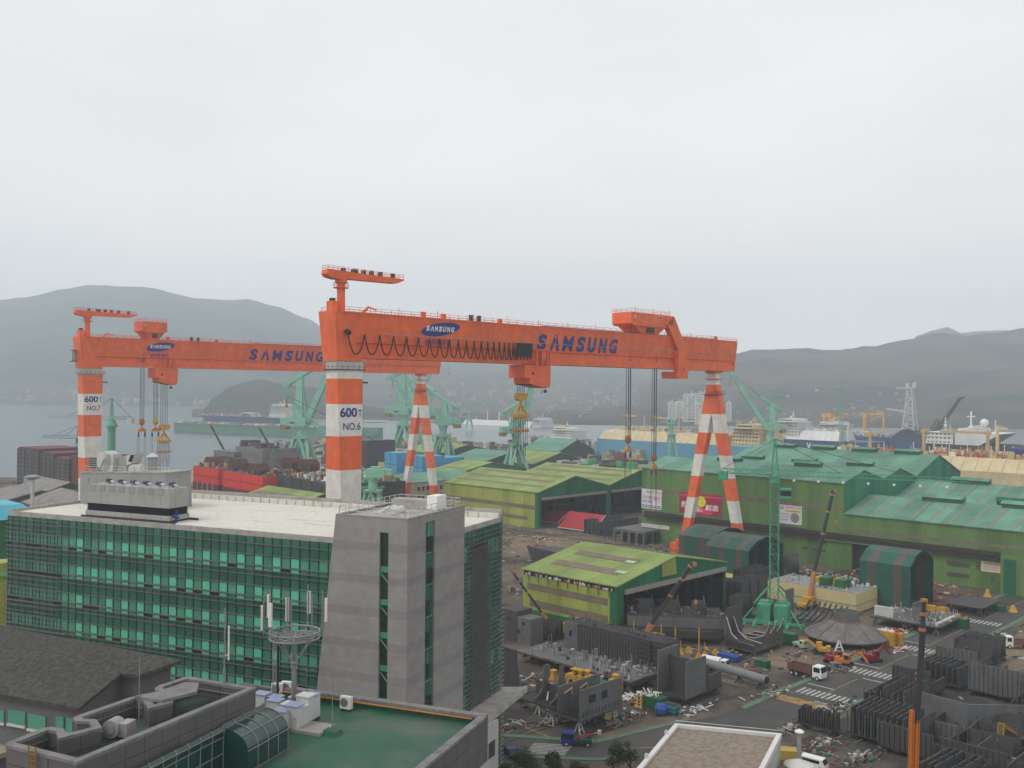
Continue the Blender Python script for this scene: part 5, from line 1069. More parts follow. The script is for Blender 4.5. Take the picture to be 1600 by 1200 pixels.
def trunk(s, x0, x1, y0, y1, z, h, m, n=1, gap=2.5):
    L_ = (x1 - x0 - gap * (n - 1)) / n
    for i in range(n):
        a = x0 + i * (L_ + gap); mb = MB(m); w = (y1 - y0); mb.hexa([(a, y0, z), (a + L_, y0, z), (a + L_, y1, z), (a, y1, z), (a + 1.5, y0 + w * .20, z + h), (a + L_ - 1.5, y0 + w * .20, z + h), (a + L_ - 1.5, y1 - w * .2, z + h), (a + 1.5, y1 - w * .2, z + h)])
        mb.use(mat('seam', (.30, .24, .15), .7)); 
        for k in range(1, int(L_ / 7)): xx = a + k * 7; mb.bar((xx, y0 - .03, z + .3), (xx, y0 + w * .2 - .04, z + h), .12)
        mb.build('tank_cover', s)
def deckpipes(s, x0, x1, y, z, m, n=4, seed=1, bits=30, bm=None):
    r = random.Random(seed); mb = MB(m)
    for k in range(n): mb.tube((x0, y + k * 1.5, z + .8 + (k % 2) * .8), (x1, y + k * 1.5, z + .8 + (k % 2) * .8), .35, n=6)
    q = x0
    while q < x1: mb.box(q, q + .4, y - .5, y + n * 1.5, z, z + .7); q += 6
    mb.build('deck_pipe', s); mb = MB()
    for k in range(bits):
        mb.use(r.choice(bm or [TAN, SHW, PIPER, CREAMS, GREYM])); x = r.uniform(x0, x1); yy = y + r.uniform(-4, 8); a = r.uniform(.8, 3.4); h = r.uniform(.8, 3.6); mb.box(x, x + a, yy, yy + r.uniform(.8, 2.5), z, z + h)
        if r.random() < .25: mb.tube((x, yy, z), (x, yy, z + r.uniform(4, 7)), .25, n=6)
    mb.build('deck_fitting', s)
def deck_crane(s, x, y, z, h, jl, m, sgn=1, droop=0):
    mb = MB(m); mb.tube((x, y, z), (x, y, z + h), 1.1, .9, 10); mb.box(x - 1.4, x + 1.4, y - 1.2, y + 1.2, z + h, z + h + 2); mb.bar((x, y, z + h + 1), (x + sgn * jl, y, z + h + 1 + droop), 1.0, 1.3); mb.bar((x, y, z + h + 3.2), (x + sgn * jl * .6, y, z + h + 1.6 + droop * .6), .25); mb.bar((x, y, z + h + 1), (x, y, z + h + 3.2), .5); mb.build('deck_crane', s)
s, F, x0, x1, zd = ship('blue hulled gas carrier with long cream deck cover beyond the hall roof', 690, 912, 1200, 692, SHBLUE, -1, 44)
trunk(s, x0 + 16, x1 - 40, 2, 42, zd, 8.0, CREAMS, 1, 3); deckpipes(s, x0 + 25, x1 - 44, 18, zd + 8.6, CREAMS, 3, 2, 60, [CREAMS, GREYM, STEEL2]); superstr(s, x1 - 36, 4, zd, 26, 36, 5, CREAMS, (x1 - 11, CREAMS))
for xx, jl, h in ((x0 + 70, 14, 11), (x0 + 118, -16, 9), (x0 + 40, 8, 12)): deck_crane(s, xx, 16, zd + 8.5, h, abs(jl), CREAMS, 1 if jl > 0 else -1)
mb = MB(CREAMS)
for k in range(3): mb.tube((x0 + 55 + k * 38, 20, zd + 8), (x0 + 55 + k * 38, 20, zd + 22 + k), .7, .5, 8)
mb.build('vent_mast', s)
s, F, x0, x1, zd = ship('big tan decked gas carrier with orange deck cranes behind the hall, right side', 545, 1262, 1760, 735, CREAMS, -1, 46)
trunk(s, x0 + 12, x1 - 20, 1, 45, zd - 1, 7.5, CREAMS, 1, 2.5); deckpipes(s, x0 + 10, x1 - 10, 14, zd + 6.5, PIPER, 4, 4, 110, [TAN, TAN, PIPER, SHW])
for xx, jl in ((x0 + 30, 5), (x0 + 62, 0), (x0 + 97, -26), (x0 + 128, 0), (x0 + 178, 0)): deck_crane(s, xx, 20, zd + 6, 13 - abs(xx % 5), max(3, abs(jl)), TAN, 1 if jl >= 0 else -1)
s, F, x0, x1, zd = ship('tanker with red piping and blue tank on its deck, beyond the tan ship', 610, 1440, 1800, 716, mat('hull_tan', (.42, .30, .15), .6), -1, 42)
deckpipes(s, x0 + 5, x1, 4, zd, PIPER, 5, 6, 120, [TAN, TAN, PIPER, CREAMS, SHW]); mb = MB(BLUEP); mb.box(x0 + 50, x0 + 57, 2, 8, zd, zd + 5); mb.build('blue_tank', s); deck_crane(s, x0 + 40, 14, zd, 15, 6, CREAMS); deck_crane(s, x0 + 86, 12, zd, 15, 6, CREAMS, -1); mb = MB(TAN); mb.box(x0 + 66, x0 + 140, 18, 40, zd, zd + 13); mb.build('deck_house', s)
s, F, x0, x1, zd = ship('ship with large white superstructure and radar dome near the right edge', 740, 1450, 1680, 698, HDARK, 1, 44)
mb = MB(SHW); a = F.on_y(1492, 690, 0)[0]; b = F.on_y(1553, 690, 0)[0]; zt = F.on_y(1520, 677, 0)[1]
mb.hexa([(a, 0, zd), (b - 10, 0, zd), (b - 10, 40, zd), (a, 40, zd), (a, 0, zt), (b + 4, 0, zt), (b + 4, 40, zt), (a, 40, zt)]); mb.box(a + 1, b - 14, 3, 36, zt, zt + 3.2); mb.box(a + 10, b - 20, 6, 30, zt + 3.2, zt + 5); mb.build('superstructure', s)
mb = MB(WHITEP); mb.lathe([(.2, 0), (2.6, 1.2), (3.1, 3.2), (2.4, 5.2), (.2, 6.2)], (a + 18, 8, zt + 4.5), 14); mb.bar((a + 8, 10, zt), (a + 8, 10, zt + 16), 1.0); mb.bar((a + 5, 10, zt + 12), (a + 11, 10, zt + 12), .8); mb.bar((a + 25, 10, zt), (a + 25, 10, zt + 10), .6); mb.lathe([(.3, 0), (1.2, 1), (.3, 2.2)], (a + 10.5, 4, zt + 3), 10); mb.lathe([(.3, 0), (1.2, 1), (.3, 2.2)], (a + 29, 4, zt + 3), 10); mb.build('radar_dome', s)
superstr(s, a - 22, 2, zd, 20, 30, 3, SHW, None, 1, False); superstr(s, x0 + 2, 4, zd - 2, 18, 26, 2, CREAMS, None, 1, False)
s, F, x0, x1, zd = ship('navy hulled ship lettered V with white deck cover beyond the hall ridge', 900, 1205, 1380, 689, NAVY, 1, 44)
trunk(s, F.on_y(1226, 689, 0)[0], F.on_y(1308, 689, 0)[0], 2, 42, zd, 9, SHW, 1); superstr(s, x0 + 2, 4, zd, 26, 34, 6, SHW, (x0 - 2, SHW)); deckpipes(s, x0 + 30, x1 - 20, 14, zd + 9, SHW, 3, 9, 50, [SHW, GREYM, LGREY]); deck_crane(s, F.on_y(1318, 680, 0)[0], 10, zd, 16, 30, SHW, -1, 1)
mb = MB(WHITEP); vx = F.on_y(1264, 692, 0); vz = F.on_y(1264, 702, 0)[1]; text_into(mb, 'V', vx[0] - 2.4, vx[0] + 2.4, vz, vx[1], lambda x, z: (x, -.3, z), .06); mb.build('hull_lettering', s)
s, F, x0, x1, zd = ship('dark drill ship with two yellow knuckle cranes and a white lattice mast, far right', 1020, 1270, 1462, 683, NAVY, 1, 44)
mb = MB(YELC := mat('crane_yellow', (.62, .33, .04), .5, .15))
for px_, sg in ((1282, 1), (1290, 1), (1345, 1)):
    xx = F.on_y(px_, 680, 0)[0]; zt = F.on_y(px_, 646, 0)[1]; mb.tube((xx, 10, zd), (xx, 10, zt), 2.0, n=10); mb.box(xx - 3, xx + 3, 8, 12, zt - 4, zt); mb.bar((xx, 10, zt - 1), (xx + 21, 10, zt - .5), 1.8, 2.0); mb.bar((xx + 6, 10, zt - 8), (xx + 18, 10, zt - 3), 1.2)
    if px_ == 1345: mb.bar((xx + 21, 10, zt), (xx + 21, 10, zt - 22), 1.6)
mb.build('deck_crane', s)
superstr(s, x0 + 2, 4, zd, 30, 34, 4, LGREY, None, 1, True); deckpipes(s, x0 + 20, x1 - 25, 8, zd, GREYM, 4, 12, 90, [LGREY, GREYM, SHW, STEEL2])
xx = F.on_y(1415, 680, 0)[0]; zt = F.on_y(1415, 607, 0)[1]; mb = MB(LGREY); mb.lattice((xx, 12, zd + 4), (xx, 12, zt), 13, 13, 9, 1.0, .55, 4.5, 4.5); mb.box(xx - 14, xx + 5, 9, 15, zt, zt + 1.2); mb.box(xx - 4, xx - 1, 9, 12, zt + 1, zt + 6); mb.box(xx + 3, xx + 6.5, 9, 12, zt + 1, zt + 7); mb.bar((xx - 26, 12, zt - 22), (xx - 3, 12, zt - 25), 1.4); mb.build('lattice_mast', s)
mb = MB(STEEL3); a = F.on_y(1392, 676, 0)[0]; b = F.on_y(1440, 676, 0)[0]
pr = [(a, zd)] + [(a + (b - a) * i / 10, zd + 9 * math.sin(math.pi * i / 10) + 1) for i in range(11)] + [(b, zd)]; mb.ext(pr, 2, 40, 'y'); mb.build('helideck', s)
s, F, x0, x1, zd = ship('dark hulled gas carrier with white deck covers across the water, middle of the bay', 1190, 712, 846, 667, HDARK, -1, 44)
trunk(s, x0 + 14, x1 - 30, 2, 42, zd, 10, SHW, 1, 4); superstr(s, x1 - 26, 4, zd, 20, 34, 5, SHW)
mb = MB(SHW)
for px_, t in ((735, 651), (753, 642), (771, 643), (788, 652)): xx = F.on_y(px_, 660, 0)[0]; mb.tube((xx, 14, zd), (xx, 14, F.on_y(px_, t, 0)[1]), 1.2, .9, 8)
mb.build('vent_mast', s)
s, F, x0, x1, zd = ship('white ship with orange-yellow funnel behind the yellow lifting spreader', 890, 820, 897, 686, HDARK, -1, 36)
superstr(s, x1 - 42, 2, zd, 36, 30, 4, SHW, (x1 - 36, mat('funnel_orange', (.62, .36, .06), .5))); deckpipes(s, x0, x1 - 40, 8, zd, GREYM, 3, 13, 40); mb = MB(LGREY); mb.box(x1 - 46, x1 + 2, -1, 34, zd - 8, zd - 1); mb.build('lower_deck', s)
# green floating dock and the ship behind it, left
A = at(272, 670, 1383); Bq = at(440, 680, 1283); an = math.degrees(math.atan2(Bq[1] - A[1], Bq[0] - A[0])); FD = Frame(A[0], A[1], an); LD = math.hypot(Bq[0] - A[0], Bq[1] - A[1])
s = empty('floating_dock', 'long green floating dock with white clutter along its top, left water', 'floating dock', (A[0], A[1], 0), R(an))
zt = FD.on_y(300, 661, 0)[1]; mb = MB(mat('dock_green', (.07, .19, .13), .6, .25, .05)); mb.box(0, LD + 130, 0, 10, -6, zt); mb.box(0, LD + 130, 40, 50, -6, zt); mb.box(0, LD + 130, 10.01, 39.99, -6, 1); mb.build('dock_body', s)
mb = MB(STEEL2); mb.box(-.2, LD + 130, -.4, -.01, zt - 3, zt - 1.2); mb.build('walkway', s); r = random.Random(8); mb = MB()
for k in range(90): mb.use(r.choice([WHITEP, SHW, GREYM, STEEL2, CREAMS, YEL])); x = r.uniform(0, LD + 60); mb.box(x, x + r.uniform(1, 7), r.uniform(0, 6), 8, zt, zt + r.uniform(.6, 2.8))
mb.build('deck_clutter', s)
FD2 = Frame(A[0] + 45, A[1] + 130, an)
s, F, x0, x1, zd = ship('dark blue ship with orange deck fittings and white bridge behind the floating dock', 0, 305, 452, 651, NAVY, -1, 40, FD2)
deckpipes(s, x0 + 4, x1 - 40, 6, zd, TAN, 3, 20, 90, [TAN, PIPER, SHW, GREYM]); superstr(s, x1 - 44, 3, zd, 34, 34, 6, SHW); mb = MB(SHW); xx = F.on_y(375, 650, 0)[0]; mb.box(xx, xx + 22, 2, 20, zd + 5, zd + 6); mb.box(xx, xx + 1, 2, 20, zd, zd + 5); mb.box(xx + 20, xx + 21, 2, 20, zd, zd + 5); mb.build('helideck', s)
# ================================================================== HULLS UNDER CONSTRUCTION, LEFT AND MIDDLE
HRED = two_tone('hull_red', (.62, .034, .015), (.48, .03, .02), .1, .5, .7, rough=.55); GREYB = two_tone('block_grey', (.17, .172, .18), (.11, .105, .10), .2, .45, .65); MAROON = mat('hull_maroon', (.13, .018, .025), .7, .3, .2)
def wallblock(name, lab, pa, pb, Ya, Yb, pyt, zb, depth, mtop, mlow=None, split=.5, cat='ship block', z0=0, shapes=None):
    A = at(pa, pyt, Ya); B_ = at(pb, pyt, Yb); an = math.atan2(B_[1] - A[1], B_[0] - A[0]); L_ = math.hypot(B_[0] - A[0], B_[1] - A[1]); zt = A[2]
    s = empty(name, lab, cat, (A[0], A[1], z0), an); mb = MB(mlow or mtop); zs = z0 + (zt - z0) * split
    mb.box(0, L_, 0, depth, 0, zs - z0); mb.use(mtop); mb.box(0, L_, 0, depth, zs - z0, zt - z0); mb.build('hull_plating', s)
    return s, L_, zt - z0
def hulldeck(s, L_, h, seed):
    r = random.Random(seed); mb = MB(mat('deck_primer', (.085, .06, .055), .8, .35, .4)); mb.box(.3, L_ - .3, .3, 33.7, h + .01, h + .12); mb.build('deck', s); mb = MB()
    for k in range(90): mb.use(r.choice([RUSTY, STEEL2, STEEL3, TAN, GREYM, MAROON])); x = r.uniform(.5, L_ - 2); y = r.uniform(.5, 31); a = r.uniform(.4, 2.2); mb.box(x, x + a, y, y + a, h + .1, h + r.uniform(.5, 2.4))
    mb.build('deck_clutter', s)
s, L_, h = wallblock('hull_section', 'bright red hull section with maroon bottom, left of the pair in the dock', 302, 341, 560, 540, 728, 0, 34, HRED, MAROON, .42)
mb = MB(mat('red_seam', (.25, .02, .015), .7))
for k in (.68, .42): mb.box(-.1, L_ + .1, -.12, -.01, h * k - .25, h * k + .25)
mb.build('seam', s); hulldeck(s, L_, h, 1); mb = MB(LGREY)
for i in range(4): mb.bar((L_ * (.2 + i * .2), -.3, 0), (L_ * (.2 + i * .2), -.3, h * .45), .25)
mb.build('stanchion', s)
s, L_, h = wallblock('hull_section', 'wider bright red hull section beside the dark ship, right of the pair in the dock', 348, 411, 536, 500, 735, 0, 34, HRED, MAROON, .40)
mb = MB(mat('red_seam', (.25, .02, .015)))
for k in (.70, .42): mb.box(-.1, L_ + .1, -.12, -.01, h * k - .25, h * k + .25)
mb.box(L_ * .48, L_ * .48 + .3, -.12, -.01, 0, h); mb.build('seam', s); hulldeck(s, L_, h, 2)
RUSTH = two_tone('rusty_block', (.11, .04, .035), (.07, .045, .04), .3)
for i, (px, py, Y, w, hh) in enumerate(((328, 727, 556, 9, 7), (366, 733, 533, 9, 8), (398, 741, 512, 10, 8), (450, 728, 520, 9, 7), (478, 729, 510, 9, 6))):
    X, Y_, Z = at(px, py, Y); t = empty('deck_block', ('rust-brown steel unit on the left red hull section', 'rust-brown steel unit at the left end of the wider red hull section', 'rust-brown steel unit at the right end of the wider red hull section', 'rust-brown unit under the dark boom on the dark ship', 'rust-brown unit on the dark ship under the big teal crane')[i], 'steel unit', (X, Y_ + 6, Z - 2.5), R(-35))
    mb = MB(RUSTH); mb.ext([(-w / 2, 0), (w / 2, 0), (w / 2, hh * .6), (w * .3, hh), (-w * .3, hh), (-w / 2, hh * .7)], -3, 4, 'y'); mb.build('shell', t); mb = MB(STEEL3); mb.box(-w * .2, w * .2, -3.1, -3, .5, hh * .6); mb.build('opening', t)
s, L_, h = wallblock('hull_section', 'long black unpainted hull with cluttered deck left of the NO.6 leg', 413, 520, 520, 455, 738, 0, 40, HDARK)
r = random.Random(31); mb = MB()
for k in range(240): mb.use(r.choice([LGREY, GREYM, TAN, RUSTY, STEEL2, GREENC, YEL, WHITEP])); x = r.uniform(0, L_); y = r.uniform(0, 38); a = r.uniform(.4, 2.4); mb.box(x, x + a, y, y + a, h, h + r.uniform(.5, 2.6))
mb.build('deck_clutter', s); mb = MB(STEEL3)
for k in range(7): mb.box(L_ * k / 7, L_ * k / 7 + .5, -.3, -.01, 0, h)
mb.box(0, L_, -.25, -.01, h * .55, h * .58); mb.build('stiffener', s)
s, L_, h = wallblock('hull_section', 'grey ship stern block with open decks standing by the water, left of the booms', 334, 366, 640, 620, 703, 0, 22, GREYB)
mb = MB(STEEL3)
for k in range(4): mb.box(L_ * .25, L_ + 1, -1.2, -.02, h * (.2 + .2 * k), h * (.2 + .2 * k) + .5)
mb.build('deck_edge', s); mb = MB(GREYB); mb.box(L_ * .8, L_ + 8, 6, 18, 0, h + 1); mb.box(L_ + 1, L_ + 5, 8, 14, h + 2, h + 6); mb.build('tower_block', s)
s, L_, h = wallblock('hull_section', 'smooth grey hull block with black top hut, in front of the floating dock', 368, 410, 630, 600, 697, 0, 24, GREYB)
r = random.Random(3); mb = MB()
for k in range(60): mb.use(r.choice([STEEL2, STEEL3, GREYM, RUSTY])); x = r.uniform(0, L_ - 2); y = r.uniform(0, 20); mb.box(x, x + r.uniform(.5, 2.5), y, y + 1.5, h, h + r.uniform(.5, 3))
mb.build('deck_clutter', s)
mb = MB(STEEL3); mb.box(1, L_ * .3, 3, 12, h, h + 4); mb.box(L_ * .55, L_ * .8, 3, 12, h, h + 3); mb.build('hut', s); mb = MB(YEL)
for k in (.75, .82, 1.25): mb.bar((L_ * k, -6, 0), (L_ * k + 2, -6, h * .55), .8)
mb.build('crane_arm', s)
def ribhull(pa, pb, Ya, Yb, pyt, lab, depth=26, redtop=True):
    s, L_, h = wallblock('hull_section', lab, pa, pb, Ya, Yb, pyt, 0, depth, two_tone('hull_brown', (.075, .058, .055), (.05, .045, .045), .15), None)
    mb = MB(STEEL2)
    for k in range(9): mb.box(.3, L_ - .3, -.5, -.01, h * k / 9 + .5, h * k / 9 + .8)
    for k in range(4): mb.box(L_ * k / 3 - .3, L_ * k / 3 + .3, -.7, -.01, 0, h)
    mb.build('stiffener', s); mb = MB(MAROON); mb.box(.2, L_ - .2, .2, depth - .2, h + .01, h + .8); mb.build('primed_deck', s); return s
ribhull(29, 60, 590, 570, 700, 'brown hull section with ribbed face, leftmost by the water'); ribhull(66, 84, 560, 548, 708, 'brown ribbed hull section, second from the left by the water'); ribhull(87, 108, 546, 530, 716, 'lower brown ribbed hull section left of the NO.7 leg')
s, L_, h = wallblock('hull_section', 'dark red hull side seen between the ribbed sections and the NO.7 leg', 109, 132, 532, 520, 712, 0, 26, MAROON)
s, L_, h = wallblock('hull_section', 'flat dark red panel right of the NO.7 leg behind the rooftop fans', 158, 187, 520, 520, 713, 0, 20, MAROON)
BLUEB = mat('block_blue', (.06, .30, .50), .5, .15)
for pa, pb, Y, t, la in ((601, 620, 640, 706, 'sky blue steel block with dark seams beyond the NO.6 leg'), (644, 660, 620, 711, 'sky blue steel block seen through the striped A-frame'), (672, 696, 640, 713, 'low sky blue steel block right of the striped A-frame')):
    s, L_, h = wallblock('steel_block', la, pa, pb, Y, Y - 12, t, 0, 16, BLUEB); mb = MB(BLACK)
    for k in (.3, .6): mb.box(0, L_, -.1, -.01, h * k, h * k + .3)
    mb.box(L_ * .5, L_ * .5 + .3, -.1, -.01, 0, h); mb.build('seam', s)
for i, (px, py, Y, w, h, m, la) in enumerate(((590, 690, 700, 26, 24, STEEL3, 'dark grey square block behind the sky blue blocks'), (608, 700, 690, 7, 5, YEL, 'small yellow unit on the far yard left of the A-frame'), (640, 690, 720, 10, 4, YEL, 'yellow row of small units on the far yard'), (560 + 12, 742, 560, 14, 7, mat('container_white', (.5, .5, .5), .6), 'white cabins with dark lettering beyond the NO.6 leg'), (395, 756, 500, 6, 4, LGREY, 'pale cabin beside the dark ship'))):
    X, Yy = ong(px, py + 22) if i == 0 else (at(px, py, Y)[0], Y); t = empty('yard_unit', la, 'steel unit', (at(px, py, Y)[0], Y, 0), YAW); mb = MB(m); mb.box(-w / 2, w / 2, -4, 4, .4, h); mb.use(STEEL3)
    for k in range(3): mb.box(-w / 2 + k * w / 3 + .2, -w / 2 + k * w / 3 + .6, -4.1, -4.0, .5, h - .4)
    mb.build('shell', t); mb = MB(STEEL3); mb.box(-w / 2, w / 2, -3.4, 3.4, 0, .38); mb.build('skid', t)
# general far-yard clutter: many small steel pieces nobody could count
r = random.Random(77); mb = MB()
for k in range(900):
    z = r.random(); px = r.uniform(425, 900) if z < .6 else r.uniform(20, 130) if z < .66 else r.uniform(900, 1010); py = r.uniform(694, 745) if px > 300 else r.uniform(750, 770)
    X, Y = ong(px, py); mb.use(r.choice([STEEL2, STEEL3, RUSTY, LGREY, GREENC, TAN, STEEL, GREYM])); a = r.uniform(1, 6); b = r.uniform(1, 5)
    mb.T = Matrix.Translation((X, Y, 0)) @ Matrix.Rotation(YAW + r.choice([0, R(90), r.uniform(-.3, .3)]), 4, 'Z'); mb.box(-a, a, -b / 2, b / 2, 0, r.uniform(.8, 5.0) if r.random() < .8 else r.uniform(5, 10))
mb.T = Matrix(); struct(mb.build('scrap_clutter'), 'stuff')
# ================================================================== FOREGROUND ROOFS
AF = Frame(-1.6, 72.6, -21.0)                      # green-roofed annex, origin at its far right parapet corner
ANNEXP = gridmat('annex_panel', (.115, .110, .110), (.05, .048, .048), 1.9, .95, .03)
COPE = two_tone('coping_stone', (.185, .178, .176), (.135, .13, .13), .8, .45, .65)
GROOF = two_tone('roof_green_coating', (.014, .080, .048), (.065, .095, .075), .16, .50, .66, rough=.5, detail=9, spec=.3)
GROOFD = two_tone('roof_green_worn', (.050, .082, .060), (.012, .045, .03), .35, .5, .66, rough=.6, detail=8)
an = empty('annex_building', 'annex with bright green coated roof and stone parapet in the foreground', 'building', (*AF.o, 0), AF.a)
ZR = 36.75; ZP = 37.45
w_ = -AF.at(440, 1072, ZP)[0]; d_ = 17.0
mb = MB(GROOF); mb.box(-w_ - 4, -.4, -d_ - 8, -.4, ZR - .4, ZR); mb.use(GROOF); mb.box(-w_, -.4, -.46, -.40, ZR, ZP - .25); mb.box(-.46, -.4, -d_ - 8, -.46, ZR, ZP - .35); mb.build('roof', an)
mb = MB(ANNEXP); mb.box(-w_ - 4, -.39, -.4, 0, 0, ZP - .22); mb.box(-.39, 0, -d_ - 8, 0, 0, ZP - .22); mb.build('wall', an)
mb = MB(COPE); x = -w_
while x < -.3:
    x1 = min(x + 1.55, 0); mb.box(x + .015, x1 - .015, -.55, .1, ZP - .22, ZP); x += 1.55
y = -.56
while y > -d_ - 8: mb.box(-.5, .1, y - 1.55, y - .03, ZP - .22, ZP); y -= 1.58
mb.build('coping', an)
mb = MB(mat('pale_band', (.36, .37, .36), .6)); mb.box(.0, .06, -d_ - 8, 0, ZP - 4.4, ZP - 3.5); mb.build('string_course', an)
for k in range(8):
    for j in range(3): mb = MB(mat('annex_glass', (.03, .10, .09), .15, .2, .8, spec=.6)); mb.box(0, .05, -2.2 - k * 2.1 - 1.9, -2.2 - k * 2.1, ZP - 7.3 - j * 4, ZP - 4.6 - j * 4); mb.build('window', an)
PIPEO = mat('orange_pipe', (.40, .16, .03), .5, .3)
mb = MB(PIPEO); mb.tube((-w_, -.62, ZR + .42), (-1.0, -.62, ZR + .40), .07, n=8); mb.tube((-w_ + .5, -.62, ZR + .42), (-w_ + .5, -9, ZR + .42), .07, n=8)
x = -w_ + .5
while x < -1: mb.box(x, x + .06, -.64, -.47, ZR + .3, ZR + .5); x += 2
mb.build('gas_pipe', an)
# equipment on the annex roof
def roofp(px, py, z=ZR): return ong(px, py, z)
ACW = mat('ac_white', (.60, .60, .57), .45, .06)
def ac_unit(px, py, lab, rz=0, s=1.0, group=None):
    X, Y = roofp(px, py); g = empty('air_conditioner', lab, 'air conditioner', (X, Y, ZR), AF.a + R(rz), group)
    mb = MB(ACW); mb.box(-.48 * s, .48 * s, -.18, .18, .16, .16 + .95 * s); mb.build('casing', g)
    mb = MB(mat('grille_grey', (.14, .14, .14), .5)); mb.T = Matrix.Translation((-.1 * s, -.185, .16 + .5 * s)) @ Matrix.Rotation(R(90), 4, 'X'); mb.lathe([(.34 * s, 0), (.34 * s, .02), (.08, .03)], n=18); mb.build('fan_grille', g)
    mb = MB(STEEL3); mb.box(-.4, -.3, -.2, .2, 0, .16); mb.box(.3, .4, -.2, .2, 0, .16); mb.build('foot', g)
    return g
ac_unit(541, 1110, 'white air conditioner outdoor unit alone by the orange pipe on the green roof'); 
ac_unit(433, 1088, 'white air conditioner unit at the far parapet, left of the mast', 25, .95); ac_unit(449, 1086, 'white air conditioner unit right behind the antenna mast foot', 10, 1.0)
TOPB = mat('cabinet_blue_top', (.24, .27, .42), .4, .1); CABW = mat('cabinet_grey', (.48, .48, .48), .5, .1)
def cabinet(px, py, w, d, h, lab, top=None):
    X, Y = roofp(px, py); g = empty('telecom_cabinet', lab, 'equipment cabinet', (X, Y, ZR), AF.a)
    mb = MB(STEEL3); mb.box(-w / 2, w / 2, -d / 2, d / 2, 0, .2); mb.build('plinth', g)
    mb = MB(CABW); mb.box(-w / 2, w / 2, -d / 2, d / 2, .2, h); mb.build('body', g)
    mb = MB(top or CABW); mb.box(-w / 2 - .05, w / 2 + .05, -d / 2 - .05, d / 2 + .05, h, h + .08); mb.build('lid', g)
    mb = MB(mat('seam_grey', (.2, .2, .2))); mb.box(-w * .3, -w * .3 + .02, -d / 2 - .012, -d / 2, .3, h - .1); mb.box(w / 2 - .2, w / 2 - .14, -d / 2 - .03, -d / 2, h * .5, h * .5 + .15); mb.build('door', g)
for c in ((409, 1112, 1.1, .9, 1.4, 'grey cabinet with blue lid leftmost beside the parapet corner', TOPB), (431, 1114, 1.0, .8, 1.25, 'low grey cabinet with bright blue lid behind the others', TOPB), (430, 1122, 1.1, .8, 1.35, 'grey cabinet with blue lid in the middle of the left row', TOPB), (440, 1141, 1.1, .9, 1.45, 'front grey cabinet with blue lid nearest the glass barrel roof', TOPB),
          (452, 1128, 1.0, .9, 1.35, 'grey lidded cabinet in the centre of the cabinet cluster', None), (459, 1139, 1.15, .9, 1.75, 'tallest grey cabinet with blue lid on the concrete plinth', TOPB), (472, 1134, .8, .8, 1.5, 'narrow white cabinet between the two tall grey cabinets', None), (478, 1128, 1.1, 1.0, 2.0, 'big dark-topped grey cabinet at the right rear of the cluster', None), (488, 1124, .8, .9, 1.85, 'slim grey cabinet with blue side at the right end of the cluster', TOPB), (464, 1106, 1.2, .6, .8, 'small white box behind the cabinet cluster', None)):
    cabinet(*c)
X, Y = roofp(476, 1143); g = tag(MB(CONC).box(-1.4, 1.6, -.5, 1.6, 0, .22).build('concrete_plinth', None, (X, Y, ZR), AF.a), 'low concrete plinth under the right-hand cabinets on the green roof', 'plinth')
# antenna mast
X, Y = roofp(459, 1108); g = empty('antenna_mast', 'grey steel mast with ring platform and white panel antennas on the green roof', 'antenna mast', (X, Y, ZR), AF.a)
kz = 1 / 1500 * Y; zring = CAM_H + (607 - 995) * kz - ZR; MASTM = mat('mast_grey', (.22, .22, .22), .5, .12, .8, metal=.2)
mb = MB(MASTM); mb.tube((0, 0, 0), (0, 0, zring), .22, .17, 14); mb.lathe([(.28, zring - 2.2), (.34, zring - 2.1), (.28, zring - 1.8)], n=12)
for k in range(6): t = k * math.pi / 3; mb.bar((.2 * math.cos(t), .2 * math.sin(t), zring - 2), (1.6 * math.cos(t), 1.6 * math.sin(t), zring - .1), .09)
mb.build('pole', g)
mb = MB(MASTM)
for z in (zring - .1, zring + .35):
    P = [(1.95 * math.cos(i * math.pi / 12), 1.95 * math.sin(i * math.pi / 12), z) for i in range(25)]; mb.poly(P, .075, 6)
for k in range(12): t = k * math.pi / 6; mb.bar((.25 * math.cos(t), .25 * math.sin(t), zring - .1), (1.95 * math.cos(t), 1.95 * math.sin(t), zring - .1), .07)
for rr_ in (.7, 1.2, 1.55): mb.poly([(rr_ * math.cos(i * math.pi / 12), rr_ * math.sin(i * math.pi / 12), zring - .1) for i in range(25)], .05, 5)
mb.build('ring_platform', g)
for k in range(9):
    t = k * 2 * math.pi / 9 + .3; c, s_ = math.cos(t), math.sin(t); mb = MB(MASTM); mb.bar((1.9 * c, 1.9 * s_, zring), (2.35 * c, 2.35 * s_, zring + .5), .06); mb.tube((2.35 * c, 2.35 * s_, zring + .2), (2.35 * c, 2.35 * s_, zring + 3.0 + (k % 3) * .3), .05, n=8); mb.build('antenna_arm', g)
    if k in (0, 2, 3, 4, 5, 6): mb = MB(mat('antenna_white', (.62, .62, .58), .4, .05)); mb.T = Matrix.Translation((2.5 * c, 2.5 * s_, zring + .6)) @ Matrix.Rotation(t, 4, 'Z'); mb.box(-.08, .08, -.14, .14, .0 if k % 2 else .6, 1.9 if k % 2 else 2.4); mb.build('panel_antenna', g)
mb = MB(MASTM)
for x in (-1.75, -1.4): mb.bar((x, -.3, 0), (x, -.3, zring), .06)
for i in range(40): mb.bar((-1.75, -.3, i * zring / 40), (-1.4, -.3, i * zring / 40), .035)
mb.use(BLACK); mb.bar((-1.3, -.3, .2), (-1.3, -.3, zring), .12); mb.build('ladder', g)
